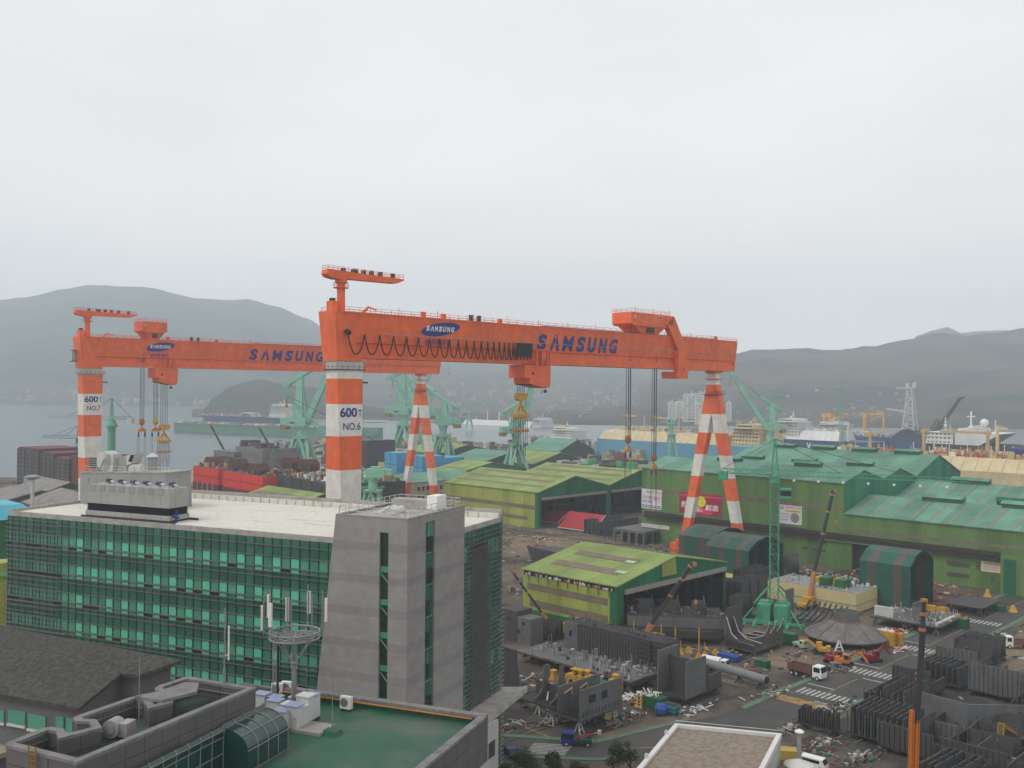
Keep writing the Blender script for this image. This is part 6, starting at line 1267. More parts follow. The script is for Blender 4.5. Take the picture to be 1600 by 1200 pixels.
def whip(px, py, hpx, lab, z=ZR, base=True, r=.03, guy=None, white=False):
    X, Y = ong(px, py, z); h = hpx * Y / 1500; g = empty('whip_antenna', lab, 'antenna', (X, Y, z), AF.a); mb = MB(MASTM); mb.tube((0, 0, .1), (0, 0, h * .35), r * 1.8, n=8); mb.tube((0, 0, h * .35), (0, 0, h), r, n=6); mb.build('rod', g)
    if base: mb = MB(mat('green_base', (.02, .09, .05), .6)); mb.frus(-.7, .7, -.45, .45, 0, -.55, .55, -.35, .35, .28); mb.build('base', g)
    if guy: mb = MB(ROPE); mb.bar((0, 0, h * .9), guy, .02); mb.build('guy_wire', g)
    if white: mb = MB(mat('antenna_white', (.62, .62, .58))); mb.tube((.35, 0, h * .45), (.35, 0, h * .82), .06, n=8); mb.bar((0, 0, h * .5), (.35, 0, h * .5), .04); mb.build('sleeve', g)
    return g
whip(519, 1146, 98, 'thin rod antenna on a green block in the middle of the green roof'); whip(479, 1095, 52, 'thin guyed rod antenna at the far parapet of the green roof', guy=(2.5, -4, 0.1), base=False)
# glass barrel roof between the annex and the panelled building
GB_ = empty('glass_canopy', 'dark green glass barrel vault running between the two foreground roofs', 'glass roof', (*AF.o, 0), AF.a)
BG = mat('barrel_glass', (.012, .045, .042), .12, .2, .5, spec=.7); LF = mat('light_frame', (.22, .20, .18), .5, .1)
XW = AF.at(399.5, 1074, 41.0)[0] + .05
def barrel(y0, y1, xo, zb, zt, name):
    n = 10; rx, rz = min(2.3, xo - XW - .2), zt - zb; Q = [(XW, zt + .25)] + [(xo - rx + rx * math.sin(R(9 * i)), zb + rz * math.cos(R(9 * i))) for i in range(n + 1)] + [(xo, zb - 7)]
    mb = MB(BG); m = len(Q); vs = [(x, y0, z) for x, z in Q] + [(x, y1, z) for x, z in Q]; mb.add(vs, [(i + 1, i, m + i, m + i + 1) for i in range(m - 1)])
    for yy in (y0, y1): mb.add([(x, yy, z) for x, z in Q] + [(XW, yy, zb - 7)], [list(range(m + 1))[::(-1 if yy == y1 else 1)]])
    mb.build(name, GB_); mb = MB(LF); y = y1; k = 0
    while y >= y0: mb.poly([(x, y, z + .03) for x, z in Q], .035, 5); y -= 1.15
    for k in (1, 6, 11): mb.bar((Q[k][0] + .03, y0, Q[k][1] + .03), (Q[k][0] + .03, y1, Q[k][1] + .03), .06)
    for k in range(1, 5): mb.bar((xo + .04, y0, zb - k * 1.35), (xo + .04, y1, zb - k * 1.35), .05)
    mb.build('glazing_bar', GB_)
e1, e2, e3, e4 = AF.at(450, 1139, 38.1), AF.at(379, 1173, 38.1), AF.at(350, 1172, 37.9), AF.at(283, 1202, 37.9)
barrel(e2[1], e1[1], e1[0], 38.1, 39.35, 'upper_vault'); barrel(e4[1] - 6, e2[1] - .02, e3[0], 37.7, 39.25, 'lower_vault')
mb = MB(mat('notice_white', (.5, .5, .5), .6)); mb.box(e3[0] + .03, e3[0] + .06, e2[1] - 1.5, e2[1] - .8, 36.4, 36.9); mb.build('notice', GB_)
# panelled building on the left with bays and worn green roof
ZN = 41.0; NP = [(399.5, 1074), (299, 1058), (288, 1058), (249, 1071), (243, 1075), (247, 1079), (265, 1080), (260, 1096), (240, 1101), (233, 1091), (216, 1087), (205, 1089), (119, 1119), (115, 1122), (121, 1126), (140, 1127), (146, 1136), (102, 1147), (99, 1139), (80, 1136), (70, 1137), (14, 1159), (10, 1163), (120, 1190)]
NW = [ong(x, y, ZN) for x, y in NP]; nb = empty('panelled_building', 'grey panelled building with curved roof bays and worn green roof, lower left', 'building', (0, 0, 0))
mb = MB(ANNEXP); mb.prism(NW, 20, ZN - 1.35); mb.build('wall', nb)
def inset(P, d):
    n = len(P); a = sum(P[i][0] * P[(i + 1) % n][1] - P[(i + 1) % n][0] * P[i][1] for i in range(n)); sg = 1 if a > 0 else -1; out = []
    for i in range(n):
        p0, p1, p2 = Vector(P[i - 1]), Vector(P[i]), Vector(P[(i + 1) % n]); e1 = (p1 - p0).normalized(); e2 = (p2 - p1).normalized(); n1 = Vector((-e1.y, e1.x)) * sg; n2 = Vector((-e2.y, e2.x)) * sg; m = (n1 + n2); m = m / max(.5, m.length_squared) * 2 if m.length > .3 else n1
        out.append(tuple(p1 + m * d * .5 * 1.0 * (2 / max(1, 1)) * .5 * 2))
    return out
IN = inset(NW, .38); IN2 = inset(NW, .43); OUT = inset(NW, -.05); n = len(NW)
def ringwall(mb, A, B_, z0, z1):
    for i in range(n):
        j = (i + 1) % n; q = [A[i], A[j], B_[j], B_[i]]; ar = sum(q[k][0] * q[(k + 1) % 4][1] - q[(k + 1) % 4][0] * q[k][1] for k in range(4)); q = q if ar > 0 else q[::-1]
        mb.hexa([(*p, z0) for p in q] + [(*p, z1) for p in q])
mb = MB(ANNEXP); ringwall(mb, NW, IN, ZN - 1.34, ZN - .2); mb.build('parapet', nb)
mb = MB(COPE); ringwall(mb, OUT, IN2, ZN - .2, ZN); mb.build('coping', nb)
mb = MB(GROOFD); mb.prism(IN, ZN - 1.34, ZN - 1.28); mb.build('roof', nb)
mb = MB(MASTM); c = [Vector((*IN[i], ZN - .55)) for i in range(n)]
for a, b in ((0, 1), (1, 2), (2, 3), (9, 10), (11, 12), (18, 19), (20, 21)): d3 = (c[b] - c[a]).normalized(); nrm = Vector((-d3.y, d3.x, 0)) * .12; nrm = nrm if (Vector((*ong(250, 1120, ZN), 0)) - Vector((c[a].x, c[a].y, 0))).dot(nrm) > 0 else -nrm; mb.bar(c[a] + nrm, c[b] + nrm, .06)
mb.build('wall_pipe', nb)
X, Y = ong(243, 1122, ZN - 1.3); g = empty('roof_column', 'round concrete column with flat slab head between the roof bays', 'column', (X, Y, ZN - 1.3), AF.a); mb = MB(PARA); mb.tube((0, 0, 0), (0, 0, 1.3), .42, n=16); mb.build('shaft', g); mb = MB(COPE); mb.prism([(-1.3, -.5), (1.0, -.6), (1.9, 1.8), (.8, 3.4), (-.2, 3.2), (-.6, .6)], 1.3, 1.5); mb.build('slab', g)
X, Y = ong(184, 1151, ZN - 1.3); g = empty('exhaust_fan', 'grey round exhaust fan with square casing on the worn green roof', 'fan', (X, Y, ZN - 1.28), AF.a + R(10)); mb = MB(GREYM); mb.T = Matrix.Translation((-.1, -.25, .65)) @ Matrix.Rotation(R(90), 4, 'X'); mb.lathe([(.58, -.45), (.58, .45)], n=18); mb.T = Matrix(); mb.box(.3, .95, -.5, .5, .15, 1.0); mb.build('housing', g); mb = MB(GREYM); mb.box(-1.3, -.5, -.4, .4, 0, .35); mb.T = Matrix.Translation((-.1, -.72, .65)) @ Matrix.Rotation(R(90), 4, 'X'); mb.lathe([(.3, 0), (.3, .05)], n=14); mb.build('motor', g)
whip(350, 1096, 145, 'tall thin aerial pole with white sleeve at the far bay of the panelled roof', ZN - 1.3, False, .05, None, True)
whip(217, 1134, 102, 'rusty thin lightning rod on the worn green roof', ZN - 1.3, False, .03)
g = empty('ladder', 'rusty yellow ladder on the front wall of the panelled building', 'ladder', (*ong(52, 1172, ZN), ZN - 2.6), AF.a - R(5)); mb = MB(mat('ladder_rust', (.25, .13, .02), .7))
for x in (0, .6): mb.bar((x, -.3, -1), (x, -.3, 3.0), .06)
for k in range(12): mb.bar((0, -.3, -.8 + k * .33), (.6, -.3, -.8 + k * .33), .045)
mb.build('rail', g)
# shingled roof building
SH = two_tone('roof_shingle', (.052, .050, .046), (.085, .082, .075), 2.2, .42, .62, rough=.95, detail=8, spec=.1); WSH = mat('grey_render', (.115, .112, .118), .85, .12, .4)
hl = empty('shingle_roof_building', 'building with big dark shingled roof in front of the glass office block', 'building', (0, 0, 0))
def w3(px, py, z): return (*ong(px, py, z), z)
E = [w3(-90, 1070, 32), w3(0, 1085, 32), w3(75, 1097, 32), w3(122, 1107, 32)]; G = [w3(190, 1052, 33.4), w3(215, 1055, 33.4), w3(270, 1036, 34.4)]; RG = [w3(284, 1031, 34.6), w3(150, 1006, 34.7), w3(15, 980, 34.7), w3(-90, 962, 34.7)]
T = E + G + RG; nT = len(T); mb = MB(SH); top = [Vector(p) for p in T]; bot = [Vector(p) - Vector((0, 0, .35)) for p in T]
M1 = w3(60, 1030, 34.15); M2 = w3(170, 1035, 34.0)
V = top + [Vector(M1), Vector(M2)] + bot
fc = [(0, 1, 11), (1, 2, 11), (2, 3, 11), (3, 12, 11), (3, 4, 12), (4, 5, 12), (5, 6, 12), (6, 7, 12), (7, 8, 12), (8, 11, 12), (8, 9, 11), (9, 10, 11), (10, 0, 11)]
mb.add([tuple(v) for v in V], fc); 
mb.add([tuple(v) for v in top + bot], [(i + nT, (i + 1) % nT + nT, (i + 1) % nT, i) for i in range(nT)]); mb.build('roof', hl)
mb = MB(WSH); wallp = [ong(-90, 1074, 31.6), ong(0, 1089, 31.6), ong(72, 1101, 31.6), ong(124, 1106, 31.8), ong(189, 1055, 33.0), ong(214, 1058, 33.0), ong(268, 1040, 33.9), ong(270, 1030, 33.9), ong(-90, 965, 33.9)]
ctr = Vector((sum(p[0] for p in wallp) / 9, sum(p[1] for p in wallp) / 9)); wallp = [tuple(ctr + (Vector(p) - ctr) * .985) for p in wallp]; 
for i in range(len(wallp)):
    j = (i + 1) % len(wallp); a, b = wallp[i], wallp[j]; zi = 31.64 if i in (0, 1, 2) else 33.0
    za = (31.6, 31.6, 31.6, 31.64, 33.0, 33.0, 33.95, 33.95, 33.95)[i]; zb = (31.6, 31.6, 31.6, 31.64, 33.0, 33.0, 33.95, 33.95, 33.95)[j]; mb.add([(*a, 5), (*b, 5), (*b, zb), (*a, za)], [(0, 1, 2, 3)])
mb.build('wall', hl)
HWF = Frame(*ong(0, 1089, 31.6), math.degrees(math.atan2(ong(72, 1101, 31.6)[1] - ong(0, 1089, 31.6)[1], ong(72, 1101, 31.6)[0] - ong(0, 1089, 31.6)[0])))
for px0, px1, t, b in ((-12, 10, 1106, 1124), (17, 43, 1107, 1128), (48, 75, 1114, 1136), (91, 103, 1118, 1139), (107, 117, 1120, 1143)):
    a = HWF.on_y(px0, t, .25); c = HWF.on_y(px1, t + 2, .25); zb = HWF.on_y(px0, b, .25)[1]; mb = MB(G_M[1]); g2 = empty('w', 'x y z w', 'w'); bpy.data.objects.remove(g2)
    P0 = HWF.world(a[0], -.05); P1 = HWF.world(c[0], -.05); P2 = HWF.world(c[0], .3); P3 = HWF.world(a[0], .3); mb.hexa([(*P0, zb), (*P1, zb), (*P2, zb), (*P3, zb), (*P0, a[1]), (*P1, a[1]), (*P2, a[1]), (*P3, a[1])]); mb.use(LGREY); Q0 = HWF.world(a[0] - .1, -.15); Q1 = HWF.world(c[0] + .1, -.15); mb.hexa([(*Q0, zb - .25), (*Q1, zb - .25), (*P2, zb - .25), (*P3, zb - .25), (*Q0, zb - .02), (*Q1, zb - .02), (*P2, zb - .02), (*P3, zb - .02)]); mb.build('window', hl)
lr = empty('low_roof_building', 'low building with plain cream roof at the lower left edge', 'building', (0, 0, 0)); mb = MB(two_tone('cream_roof', (.33, .29, .21), (.25, .22, .17), .3)); mb.prism([ong(-80, 1115, 27), ong(60, 1142, 27), ong(10, 1175, 27), ong(-80, 1200, 27)], 26.5, 27); mb.build('roof', lr); mb = MB(WSH); mb.prism([ong(-78, 1118, 27), ong(56, 1143, 27), ong(9, 1173, 27), ong(-78, 1198, 27)], 5, 26.49); mb.build('wall', lr)
# building with gravelly roof, bottom right of centre
ZG = 13.0; GP = [ong(1055, 1130, ZG), ong(1221, 1146, ZG), ong(1160, 1265, ZG), ong(940, 1265, ZG)]
gb = empty('flat_roof_building', 'building with stained brown flat roof and white metal parapet, bottom centre right', 'building', (0, 0, 0)); n = 4; NW = GP; OUT = inset(GP, -.05); IN = inset(GP, .6); 
mb = MB(mat('pale_wall', (.40, .38, .36), .7)); mb.prism(inset(GP, .1), 0, ZG - .7); mb.build('wall', gb)
mb = MB(two_tone('stained_roof', (.26, .215, .165), (.16, .125, .10), 1.3, .40, .70, rough=.95, detail=9)); mb.prism(inset(GP, .5), ZG - .7, ZG - .45); mb.build('roof', gb)
mb = MB(mat('white_coping', (.62, .60, .60), .4, .08)); ringwall(mb, OUT, IN, ZG - .7, ZG); mb.build('parapet', gb)
mb = MB(LGREY)
for f in (.15, .45, .8): p = Vector(GP[0]).lerp(Vector(GP[3]), f); mb.lathe([(.3, 0), (.2, .5)], (p.x, p.y, ZG), 8)
mb.bar((*GP[0], ZG + .4), (*GP[1], ZG + .4), .07); mb.build('parapet_pipe', gb)
X, Y = ong(1248, 1196, 9.6); g = empty('silo', 'round storage silo with shallow grey cone roof beside the brown flat roof', 'silo', (X, Y, 0)); mb = MB(mat('silo_beige', (.33, .28, .23), .6)); mb.tube((0, 0, 0), (0, 0, 9.6), 1.9, n=22); mb.build('tank', g); mb = MB(LGREY); mb.lathe([(2.05, 9.6), (2.05, 9.75), (.15, 10.5)], n=22); mb.build('roof', g)
X, Y = ong(1249, 1144, 12); g = empty('exhaust_pipe', 'tall grey vent pipe with round white cap beside the silo', 'vent pipe', (X, Y, 0)); mb = MB(GREYM); mb.tube((0, 0, 0), (0, 0, 12.0), .34, n=14); mb.build('pipe', g); mb = MB(WHITEP); mb.lathe([(.68, 12.0), (.68, 12.15), (.15, 12.45)], n=16); mb.build('cap', g)
X, Y = ong(1232, 1170, 8.4); g = empty('yellow_tank_frame', 'yellow steel tank frame between the brown roof and the silo', 'tank frame', (X, Y, 0), R(-10)); mb = MB(mat('faded_yellow', (.40, .27, .05), .6, .2)); mb.box(-1.2, 1.2, -1, 1, 0, 8.4); mb.build('casing', g); mb = MB(mat('green_frame', (.05, .2, .08), .5))
for x in (-1.3, 1.3): mb.bar((x, -1.15, 0), (x, -1.15, 7), .18)
mb.bar((-1.3, -1.15, 7), (1.3, -1.15, 7), .18); mb.build('frame', g)
# grey roofed sheds beyond the office on the left, mast light
GRR = two_tone('grey_sheet_roof', (.22, .205, .19), (.15, .14, .13), .2, .45, .65)
for px, py, Y, w, l, ze, zp, la in ((97, 792, 405, 34, 40, 9, 14, 'grey shed with broad pale roof right behind the office roof corner'), (60, 778, 440, 34, 38, 10, 16, 'grey shed with peaked pale roof behind the mast light'), (8, 782, 430, 36, 34, 9, 13, 'grey shed cut by the left picture edge')):
    shed('grey_shed', la, *touv(*at(px - 10, py, Y)[:2]), w, l, ze, zp, sidem=STEEL2, roofm=GRR, frontm=STEEL3, open_front=False, trim=False)
X, Y, Z = at(51, 745, 250); g = empty('mast_light', 'tall grey mast light with round head left of the office roof', 'mast light', (X, Y, 0)); mb = MB(LGREY); mb.tube((0, 0, 0), (0, 0, Z), .6, .45, 12); mb.build('pole', g); mb = MB(GREYM); mb.lathe([(1.0, Z - .6), (1.9, Z - .2), (1.9, Z + .2), (.5, Z + .5)], n=14); mb.build('head', g)
g = empty('blue_roof_shed', 'blue and green shed at the left picture edge beside the office', 'shed', (*at(-20, 800, 230)[:2], 0), YAW); mb = MB(mat('shed_green_dark', (.02, .13, .05), .6)); mb.box(-8, 8, -8, 8, 0, 30.4); mb.build('wall', g); mb = MB(mat('tarp_blue', (.08, .38, .50), .5)); mb.hexa([(-9, -9, 30.4), (9, -9, 30.4), (9, 9, 30.4), (-9, 9, 30.4), (-6, -6, 33.5), (6, -6, 33.5), (6, 6, 33.5), (-6, 6, 33.5)]); mb.build('roof', g)
g = empty('green_tank', 'yellow-green tank with rounded rim at the left edge beside the glass facade', 'tank', (*at(-8, 890, 190)[:2], 0)); mb = MB(mat('tank_lime', (.30, .32, .08), .6)); mb.tube((0, 0, 0), (0, 0, 27), 3.0, n=20); mb.build('tank', g); mb = MB(mat('tank_rim', (.12, .35, .10), .5)); mb.lathe([(3.2, 24), (3.4, 24.6), (3.2, 25.2)], n=20); mb.build('rim', g)
# ================================================================== STEEL BLOCKS, MACHINES AND VEHICLES IN THE YARD
rk = random.Random(21)
def blk(name, lab, cat, near, right, left, z=0.0, group=None):
    u0, v0 = uv(*near, z); ur, vr = uv(*right, z); ul, vl = uv(*left, z)
    return empty(name, lab, cat, (*W(u0, v0), 0), YAW, group), max(2, ur - u0), max(2, vl - v0)
TRM = mat('trestle_grey', (.15, .145, .14), .6, .2)
def trestle(s, x, y, h, m=None):
    mb = MB(m or TRM)
    for a in (-.6, .6):
        mb.bar((x + a, y - .7, 0), (x + a * .3, y, h), .2); mb.bar((x + a, y + .7, 0), (x + a * .3, y, h), .2)
    mb.bar((x - .6, y - .45, h * .35), (x + .6, y - .45, h * .35), .15); mb.build('support_stand', s)
def ribs(s, a, b, z0, H, along='x', n=8, m=None, x0=0, y0=0, cut=.25, seed=0, name='frame', th=.16):
    """parallel standing plates with uneven tops and cut-outs, the inside structure of a ship block"""
    r = random.Random(seed); mb = MB(m or STEEL)
    for i in range(n):
        p = (i + .3) / n; h = H * (1 if r.random() > cut else r.uniform(.55, .85))
        if along == 'x':      # plates run in x, spaced in y
            y = y0 + b * p; k = 0; xs_ = [x0, x0 + a * .3, x0 + a * .36, x0 + a * .64, x0 + a * .70, x0 + a]
            for q in range(0, 6, 2): mb.box(xs_[q], xs_[q + 1], y, y + th, z0, z0 + h)
            mb.box(x0, x0 + a, y - .001, y + th + .001, z0, z0 + h * .3)
        else:
            x = x0 + a * p; ys_ = [y0, y0 + b * .3, y0 + b * .36, y0 + b * .64, y0 + b * .70, y0 + b]
            for q in range(0, 6, 2): mb.box(x, x + th, ys_[q], ys_[q + 1], z0, z0 + h)
            mb.box(x - .001, x + th + .001, y0, y0 + b, z0, z0 + h * .3)
    mb.build(name, s)
def corrug(mb, x, y0, y1, z0, z1, step=.8, d=.28):   # stiffened face at x, facing -x
    y = y0
    while y < y1: mb.box(x - d, x, y, y + .12, z0, z1); y += step
def clutter(s, a, b, z, n, ms, seed=0, hmax=1.6, name='fitting', lmax=2.0):
    r = random.Random(seed); mb = MB()
    for k in range(n):
        mb.use(r.choice(ms)); x, y = r.uniform(0, a), r.uniform(0, b); t = r.random()
        if t < .35: mb.tube((x, y, z), (x, y, z + r.uniform(.6, hmax * 1.5)), .08, n=6)
        elif t < .6: q = r.uniform(.5, lmax); mb.tube((x, y, z + r.uniform(.2, .8)), (x + q * r.choice([0, 1]), y + q, z + r.uniform(.2, .8)), .09, n=6)
        elif t < .72: h = r.uniform(.6, hmax); mb.bar((x, y, z), (x, y, z + h), .09); mb.bar((x, y, z + h), (x + .8, y, z + h), .09); mb.bar((x + .8, y, z + h), (x + .8, y, z), .09)
        else: mb.box(x, x + r.uniform(.2, 1.0), y, y + r.uniform(.2, 1.0), z, z + r.uniform(.15, hmax * .5))
    mb.build(name, s)
PIPES = [LGREY, mat('pipe_pale', (.34, .335, .32), .5, .2, 2), GREYM, GREYM, STEEL2, STEEL2]; EDGE = mat('edge_brown', (.10, .055, .04), .8, .3)
# flat panel with white pipe work
s, a, b = blk('steel_module', 'long flat steel panel covered with white pipe fittings, in front of the near green shed', 'steel panel', (985, 1066), (1030, 1050), (793, 1020), 2.6)
mb = MB(EDGE); mb.box(0, a, 0, b, 2.2, 2.6); mb.use(STEEL3); 
for i in range(14): mb.box(.2, a - .2, b * i / 14, b * i / 14 + .2, 1.5, 2.19)
mb.build('plate', s); mb = MB(STEEL2); mb.box(.1, a - .1, .1, b - .1, 2.601, 2.64); mb.build('top_sheet', s)
clutter(s, a, b * .25, 2.65, 60, PIPES, 1, 1.7); clutter(s, a, b * .95, 2.65, 90, PIPES + [STEEL, STEEL2], 2, 2.2)
for x, y in ((.8, 1), (a - 1, 1), (.8, b * .35), (.8, b * .7), (a - 1, b * .5)): trestle(s, x, y, 1.5)
# corrugated long block
s, a, b = blk('hull_block', 'long dark bulkhead block with vertical stiffeners behind the pipe covered panel', 'hull block', (1037, 1052), (1060, 1043), (864, 1017), 1)
mb = MB(STEEL); mb.box(.3, a, 0, b, 1, 7.2); mb.use(STEEL2); mb.box(-.05, .29, b * .86, b, 1, 7.4); mb.use(STEEL3); mb.box(.2, a, .2, b * .98, 7.21, 7.3); mb.build('shell', s)
mb = MB(STEEL2); corrug(mb, .3, b * .26, b * .86, 1, 6.8); mb.build('stiffener', s)
mb = MB(STEEL3)
for k in range(6): mb.box(-.1, .29, 0, b * .24, 1.3 + k * 1.0, 1.5 + k * 1.0)
mb.box(-.2, .29, b * .12, b * .15, 1, 7.2); mb.build('shelf_stiffener', s); clutter(s, a, b, 7.3, 40, [STEEL, STEEL2, STEEL3], 5, 1.2)
mb = MB(BLACK); mb.box(-.08, -.051, b * .92, b * .95, 4, 5.4); mb.build('opening', s)
# blocks at the left edge beside the office
s, a, b = blk('hull_block', 'boxy grey block with small square holes right of the office facade', 'hull block', (829, 1010), (842, 1003), (786, 997), 0)
mb = MB(STEEL2); mb.box(0, a, 0, b * .45, 0, 6.4); mb.use(STEEL); mb.box(0, a * 1.2, b * .47, b, 0, 7.6); mb.build('shell', s); mb = MB(BLACK)
for y, z in ((b * .2, 4.6), (b * .36, 2.5), (b * .7, 5)): mb.box(-.06, 0, y, y + .8, z, z + .9)
mb.build('opening', s)
s, a, b = blk('hull_block', 'low dark rack of curved steel pieces behind the boxy grey block', 'hull block', (862, 1003), (875, 996), (835, 992), 0); ribs(s, a, b, 0, 4.6, 'y', 5, STEEL, seed=4); clutter(s, a, b, .2, 50, [STEEL, STEEL2, LGREY, RUSTY], 6, 3)
s, a, b = blk('hull_block', 'tall dark curved bulkhead standing at the edge of the office facade', 'hull block', (812, 1092), (822, 1086), (770, 1076), 1.2)
mb = MB(STEEL); mb.box(.0, .3, 1.5, b, 1.2, 10.5); pr = [(0, 1.2)] + [(1.6 * math.sin(t) - 1.6, 3 + 7.5 * t / 1.5) for t in (0, .4, .8, 1.1, 1.5)]; mb.ext([(-.2, 1.2), (1.5, 1.2), (1.5, 10.5), (1.1, 10.5), (.7, 6), (.2, 3)], 0, .3, 'x'); mb.box(0, a, 0, b, 1.0, 1.2); mb.build('shell', s); trestle(s, .8, 1, 1.0)
s, a, b = blk('hull_block', 'open block with two curved upright bulkheads on white stands, left of the open box', 'hull block', (862, 1107), (880, 1098), (815, 1090), 2.2)
mb = MB(STEEL3); mb.box(0, a, 0, b, 2.0, 2.3); mb.build('plate', s)
for f, hh in ((.06, 7.0), (.55, 6.5)):
    mb = MB(STEEL2); mb.ext([(.3, 2.3), (a, 2.3), (a, 2.3 + hh), (a * .72, 2.3 + hh), (a * .6, 4.6), (a * .42, 3.5), (.3, 3.0)], b * f, b * f + .25, 'y'); mb.build('bulkhead', s)
mb = MB(STEEL); mb.box(a - .3, a, 0, b * .9, 2.3, 5.2); mb.build('side_plate', s); mb = MB(LGREY); mb.tube((.5, b * .2, 3.2), (a * .9, b * .5, 3.6), .16); mb.build('pipe', s)
for x, y in ((.6, .8), (.6, b * .45), (a - .6, .8)): trestle(s, x, y, 2.0, LGREY)
# open box block in the foreground
s, a, b = blk('hull_block', 'open steel box with ribbed floor and two long side walls, above the blue truck', 'hull block', (906, 1127), (973, 1103), (848, 1111), 2.6)
mb = MB(STEEL); mb.box(0, a, 0, b, 2.3, 2.6)
for i in range(10): mb.box(.1, a * .95, b * (.12 + i * .085), b * (.12 + i * .085) + .14, 2.6, 3.0)
mb.build('plate', s)
mb = MB(STEEL2); mb.box(0, a, .0, .25, 2.6, 8.0); corr_x = 0
while corr_x < a: mb.box(corr_x, corr_x + .1, -.2, 0, 3.0, 4.0); corr_x += .9
mb.build('side_wall', s); mb = MB(BLACK); mb.box(a * .2, a * .36, -.03, 0, 5.2, 6.6); mb.box(a * .50, a * .64, -.03, 0, 5.2, 6.6); mb.build('opening', s)
mb = MB(STEEL2); mb.box(0, a * .98, b * .62, b * .62 + .25, 2.6, 7.6); mb.build('side_wall', s); mb = MB(TAN)
for x in (a * .1, a * .45): mb.bar((x, b * .58, 6.2), (x + 2.2, b * .58, 6.8), .2); mb.bar((x + 2.2, b * .58, 6.8), (x + 2.2, b * .58, 5.6), .2)
mb.build('bracket', s)
for x, y in ((.9, .9), (a - 1.2, .9), (.9, b - 1), (a * .5, b * .5)): trestle(s, x, y, 2.3, LGREY)
# upright plate block
s, a, b = blk('hull_block', 'block of tall smooth upright plates on a base, left of the long grey pipe', 'hull block', (1071, 1093), (1132, 1072), (1040, 1078), 1.6)
mb = MB(STEEL3); mb.box(0, a, 0, b, 1.3, 1.6); mb.build('plate', s)
mb = MB(STEEL2); mb.box(a * .02, a * .55, 0, .3, 1.6, 8.8); mb.build('bulkhead', s); mb = MB(STEEL); mb.box(a * .25, a * .25 + .3, .3, b, 1.6, 8.6); mb.build('bulkhead', s); mb = MB(STEEL2); mb.box(-.4, a * .5, b, b + .3, 1.6, 10.0); mb.build('bulkhead', s)
mb = MB(STEEL); mb.box(a * .62, a, 0, .25, 1.6, 4.6); mb.box(a * .62, a, b * .5, b * .5 + .25, 1.6, 5.2); mb.build('low_wall', s)
for x, y in ((.8, .6), (a - 1.5, .6), (a * .5, b - .6)): trestle(s, x, y, 1.3, STEEL3)
# big rounded hull block in the shed mouth
HBF = Frame(*ong(980, 1005), -7); x1_ = HBF.on_y(1131, 1012, 0)[0]; hh = HBF.on_y(1060, 966, 0)[1]
s = empty('hull_block', 'large rounded hull block lying in the mouth of the near green shed', 'hull block', (*HBF.o, 0), HBF.a)
pr = [(2.2, 1.0), (13, 1.0), (13, hh), (-.1, hh), (-.2, hh * .55), (.2, 3.0), (.9, 1.7)]; mb = MB(STEEL2); mb.ext(pr, 0, x1_, 'x'); mb.build('shell', s)
mb = MB(STEEL3); mb.box(0, x1_, -.35, -.1, hh * .62, hh * .66); mb.box(x1_ - .25, x1_ + .02, .5, 12.8, 1.4, hh + .3); mb.box(.3, x1_ - .3, .3, 12.6, hh + .01, hh + .1); mb.build('seam', s)
for k in range(6): mb = MB(STEEL); x = x1_ * (.12 + k * .14); mb.ext([(3, hh), (12, hh), (12, hh + 3.2), (3, hh + 2.2)], x, x + .2, 'x') if k % 2 else mb.box(x, x + 3, 5, 5.2, hh, hh + 3.4); mb.build('frame', s)
clutter(s, x1_, 10, hh + .1, 60, [LGREY, STEEL2, RUSTY, GREYM], 8, 1.6)
for k in range(5): trestle(s, 2 + k * x1_ / 5.5, 3.2, 1.0, STEEL3)
# curved rib block right of it
s, a, b = blk('hull_block', 'block of curved J-shaped frames with pale edges left of the lattice crane base', 'hull block', (1180, 1018), (1222, 1000), (1138, 1006), 1.4)
mb = MB(STEEL); mb.box(0, a, 0, b, 1.0, 1.4); mb.box(0, .25, 0, b, 1.4, 3.4); mb.build('plate', s)
for i in range(5):
    x = a * i / 4.4; mb = MB(STEEL); P = [(b * .02, 1.4), (b * .02, 2.6), (b * .55, 3.0), (b * .80, 4.4), (b * .97, 8.0 - i * .5), (b, 8.0 - i * .5), (b, 1.4)] if i < 2 else [(0, 7.0), (b * .06, 5.2), (b * .2, 3.6), (b * .5, 2.6), (b, 2.4), (b, 1.4), (0, 1.4)]
    mb.ext(P, x, x + .2, 'x'); mb.use(LGREY); Q = P[1:6] if i < 2 else P[0:5]
    for q in range(len(Q) - 1): mb.bar((x + .1, Q[q][0], Q[q][1]), (x + .1, Q[q + 1][0], Q[q + 1][1]), .2)
    mb.build('curved_frame', s)
mb = MB(STEEL); mb.box(a * .05, a * .55, b, b + .3, 1.4, 10.0); mb.build('bulkhead', s)
for x, y in ((1, 1), (a - 1, 1), (a * .5, b * .7)): trestle(s, x, y, 1.0, mat('stand_orange', (.35, .13, .03), .6))
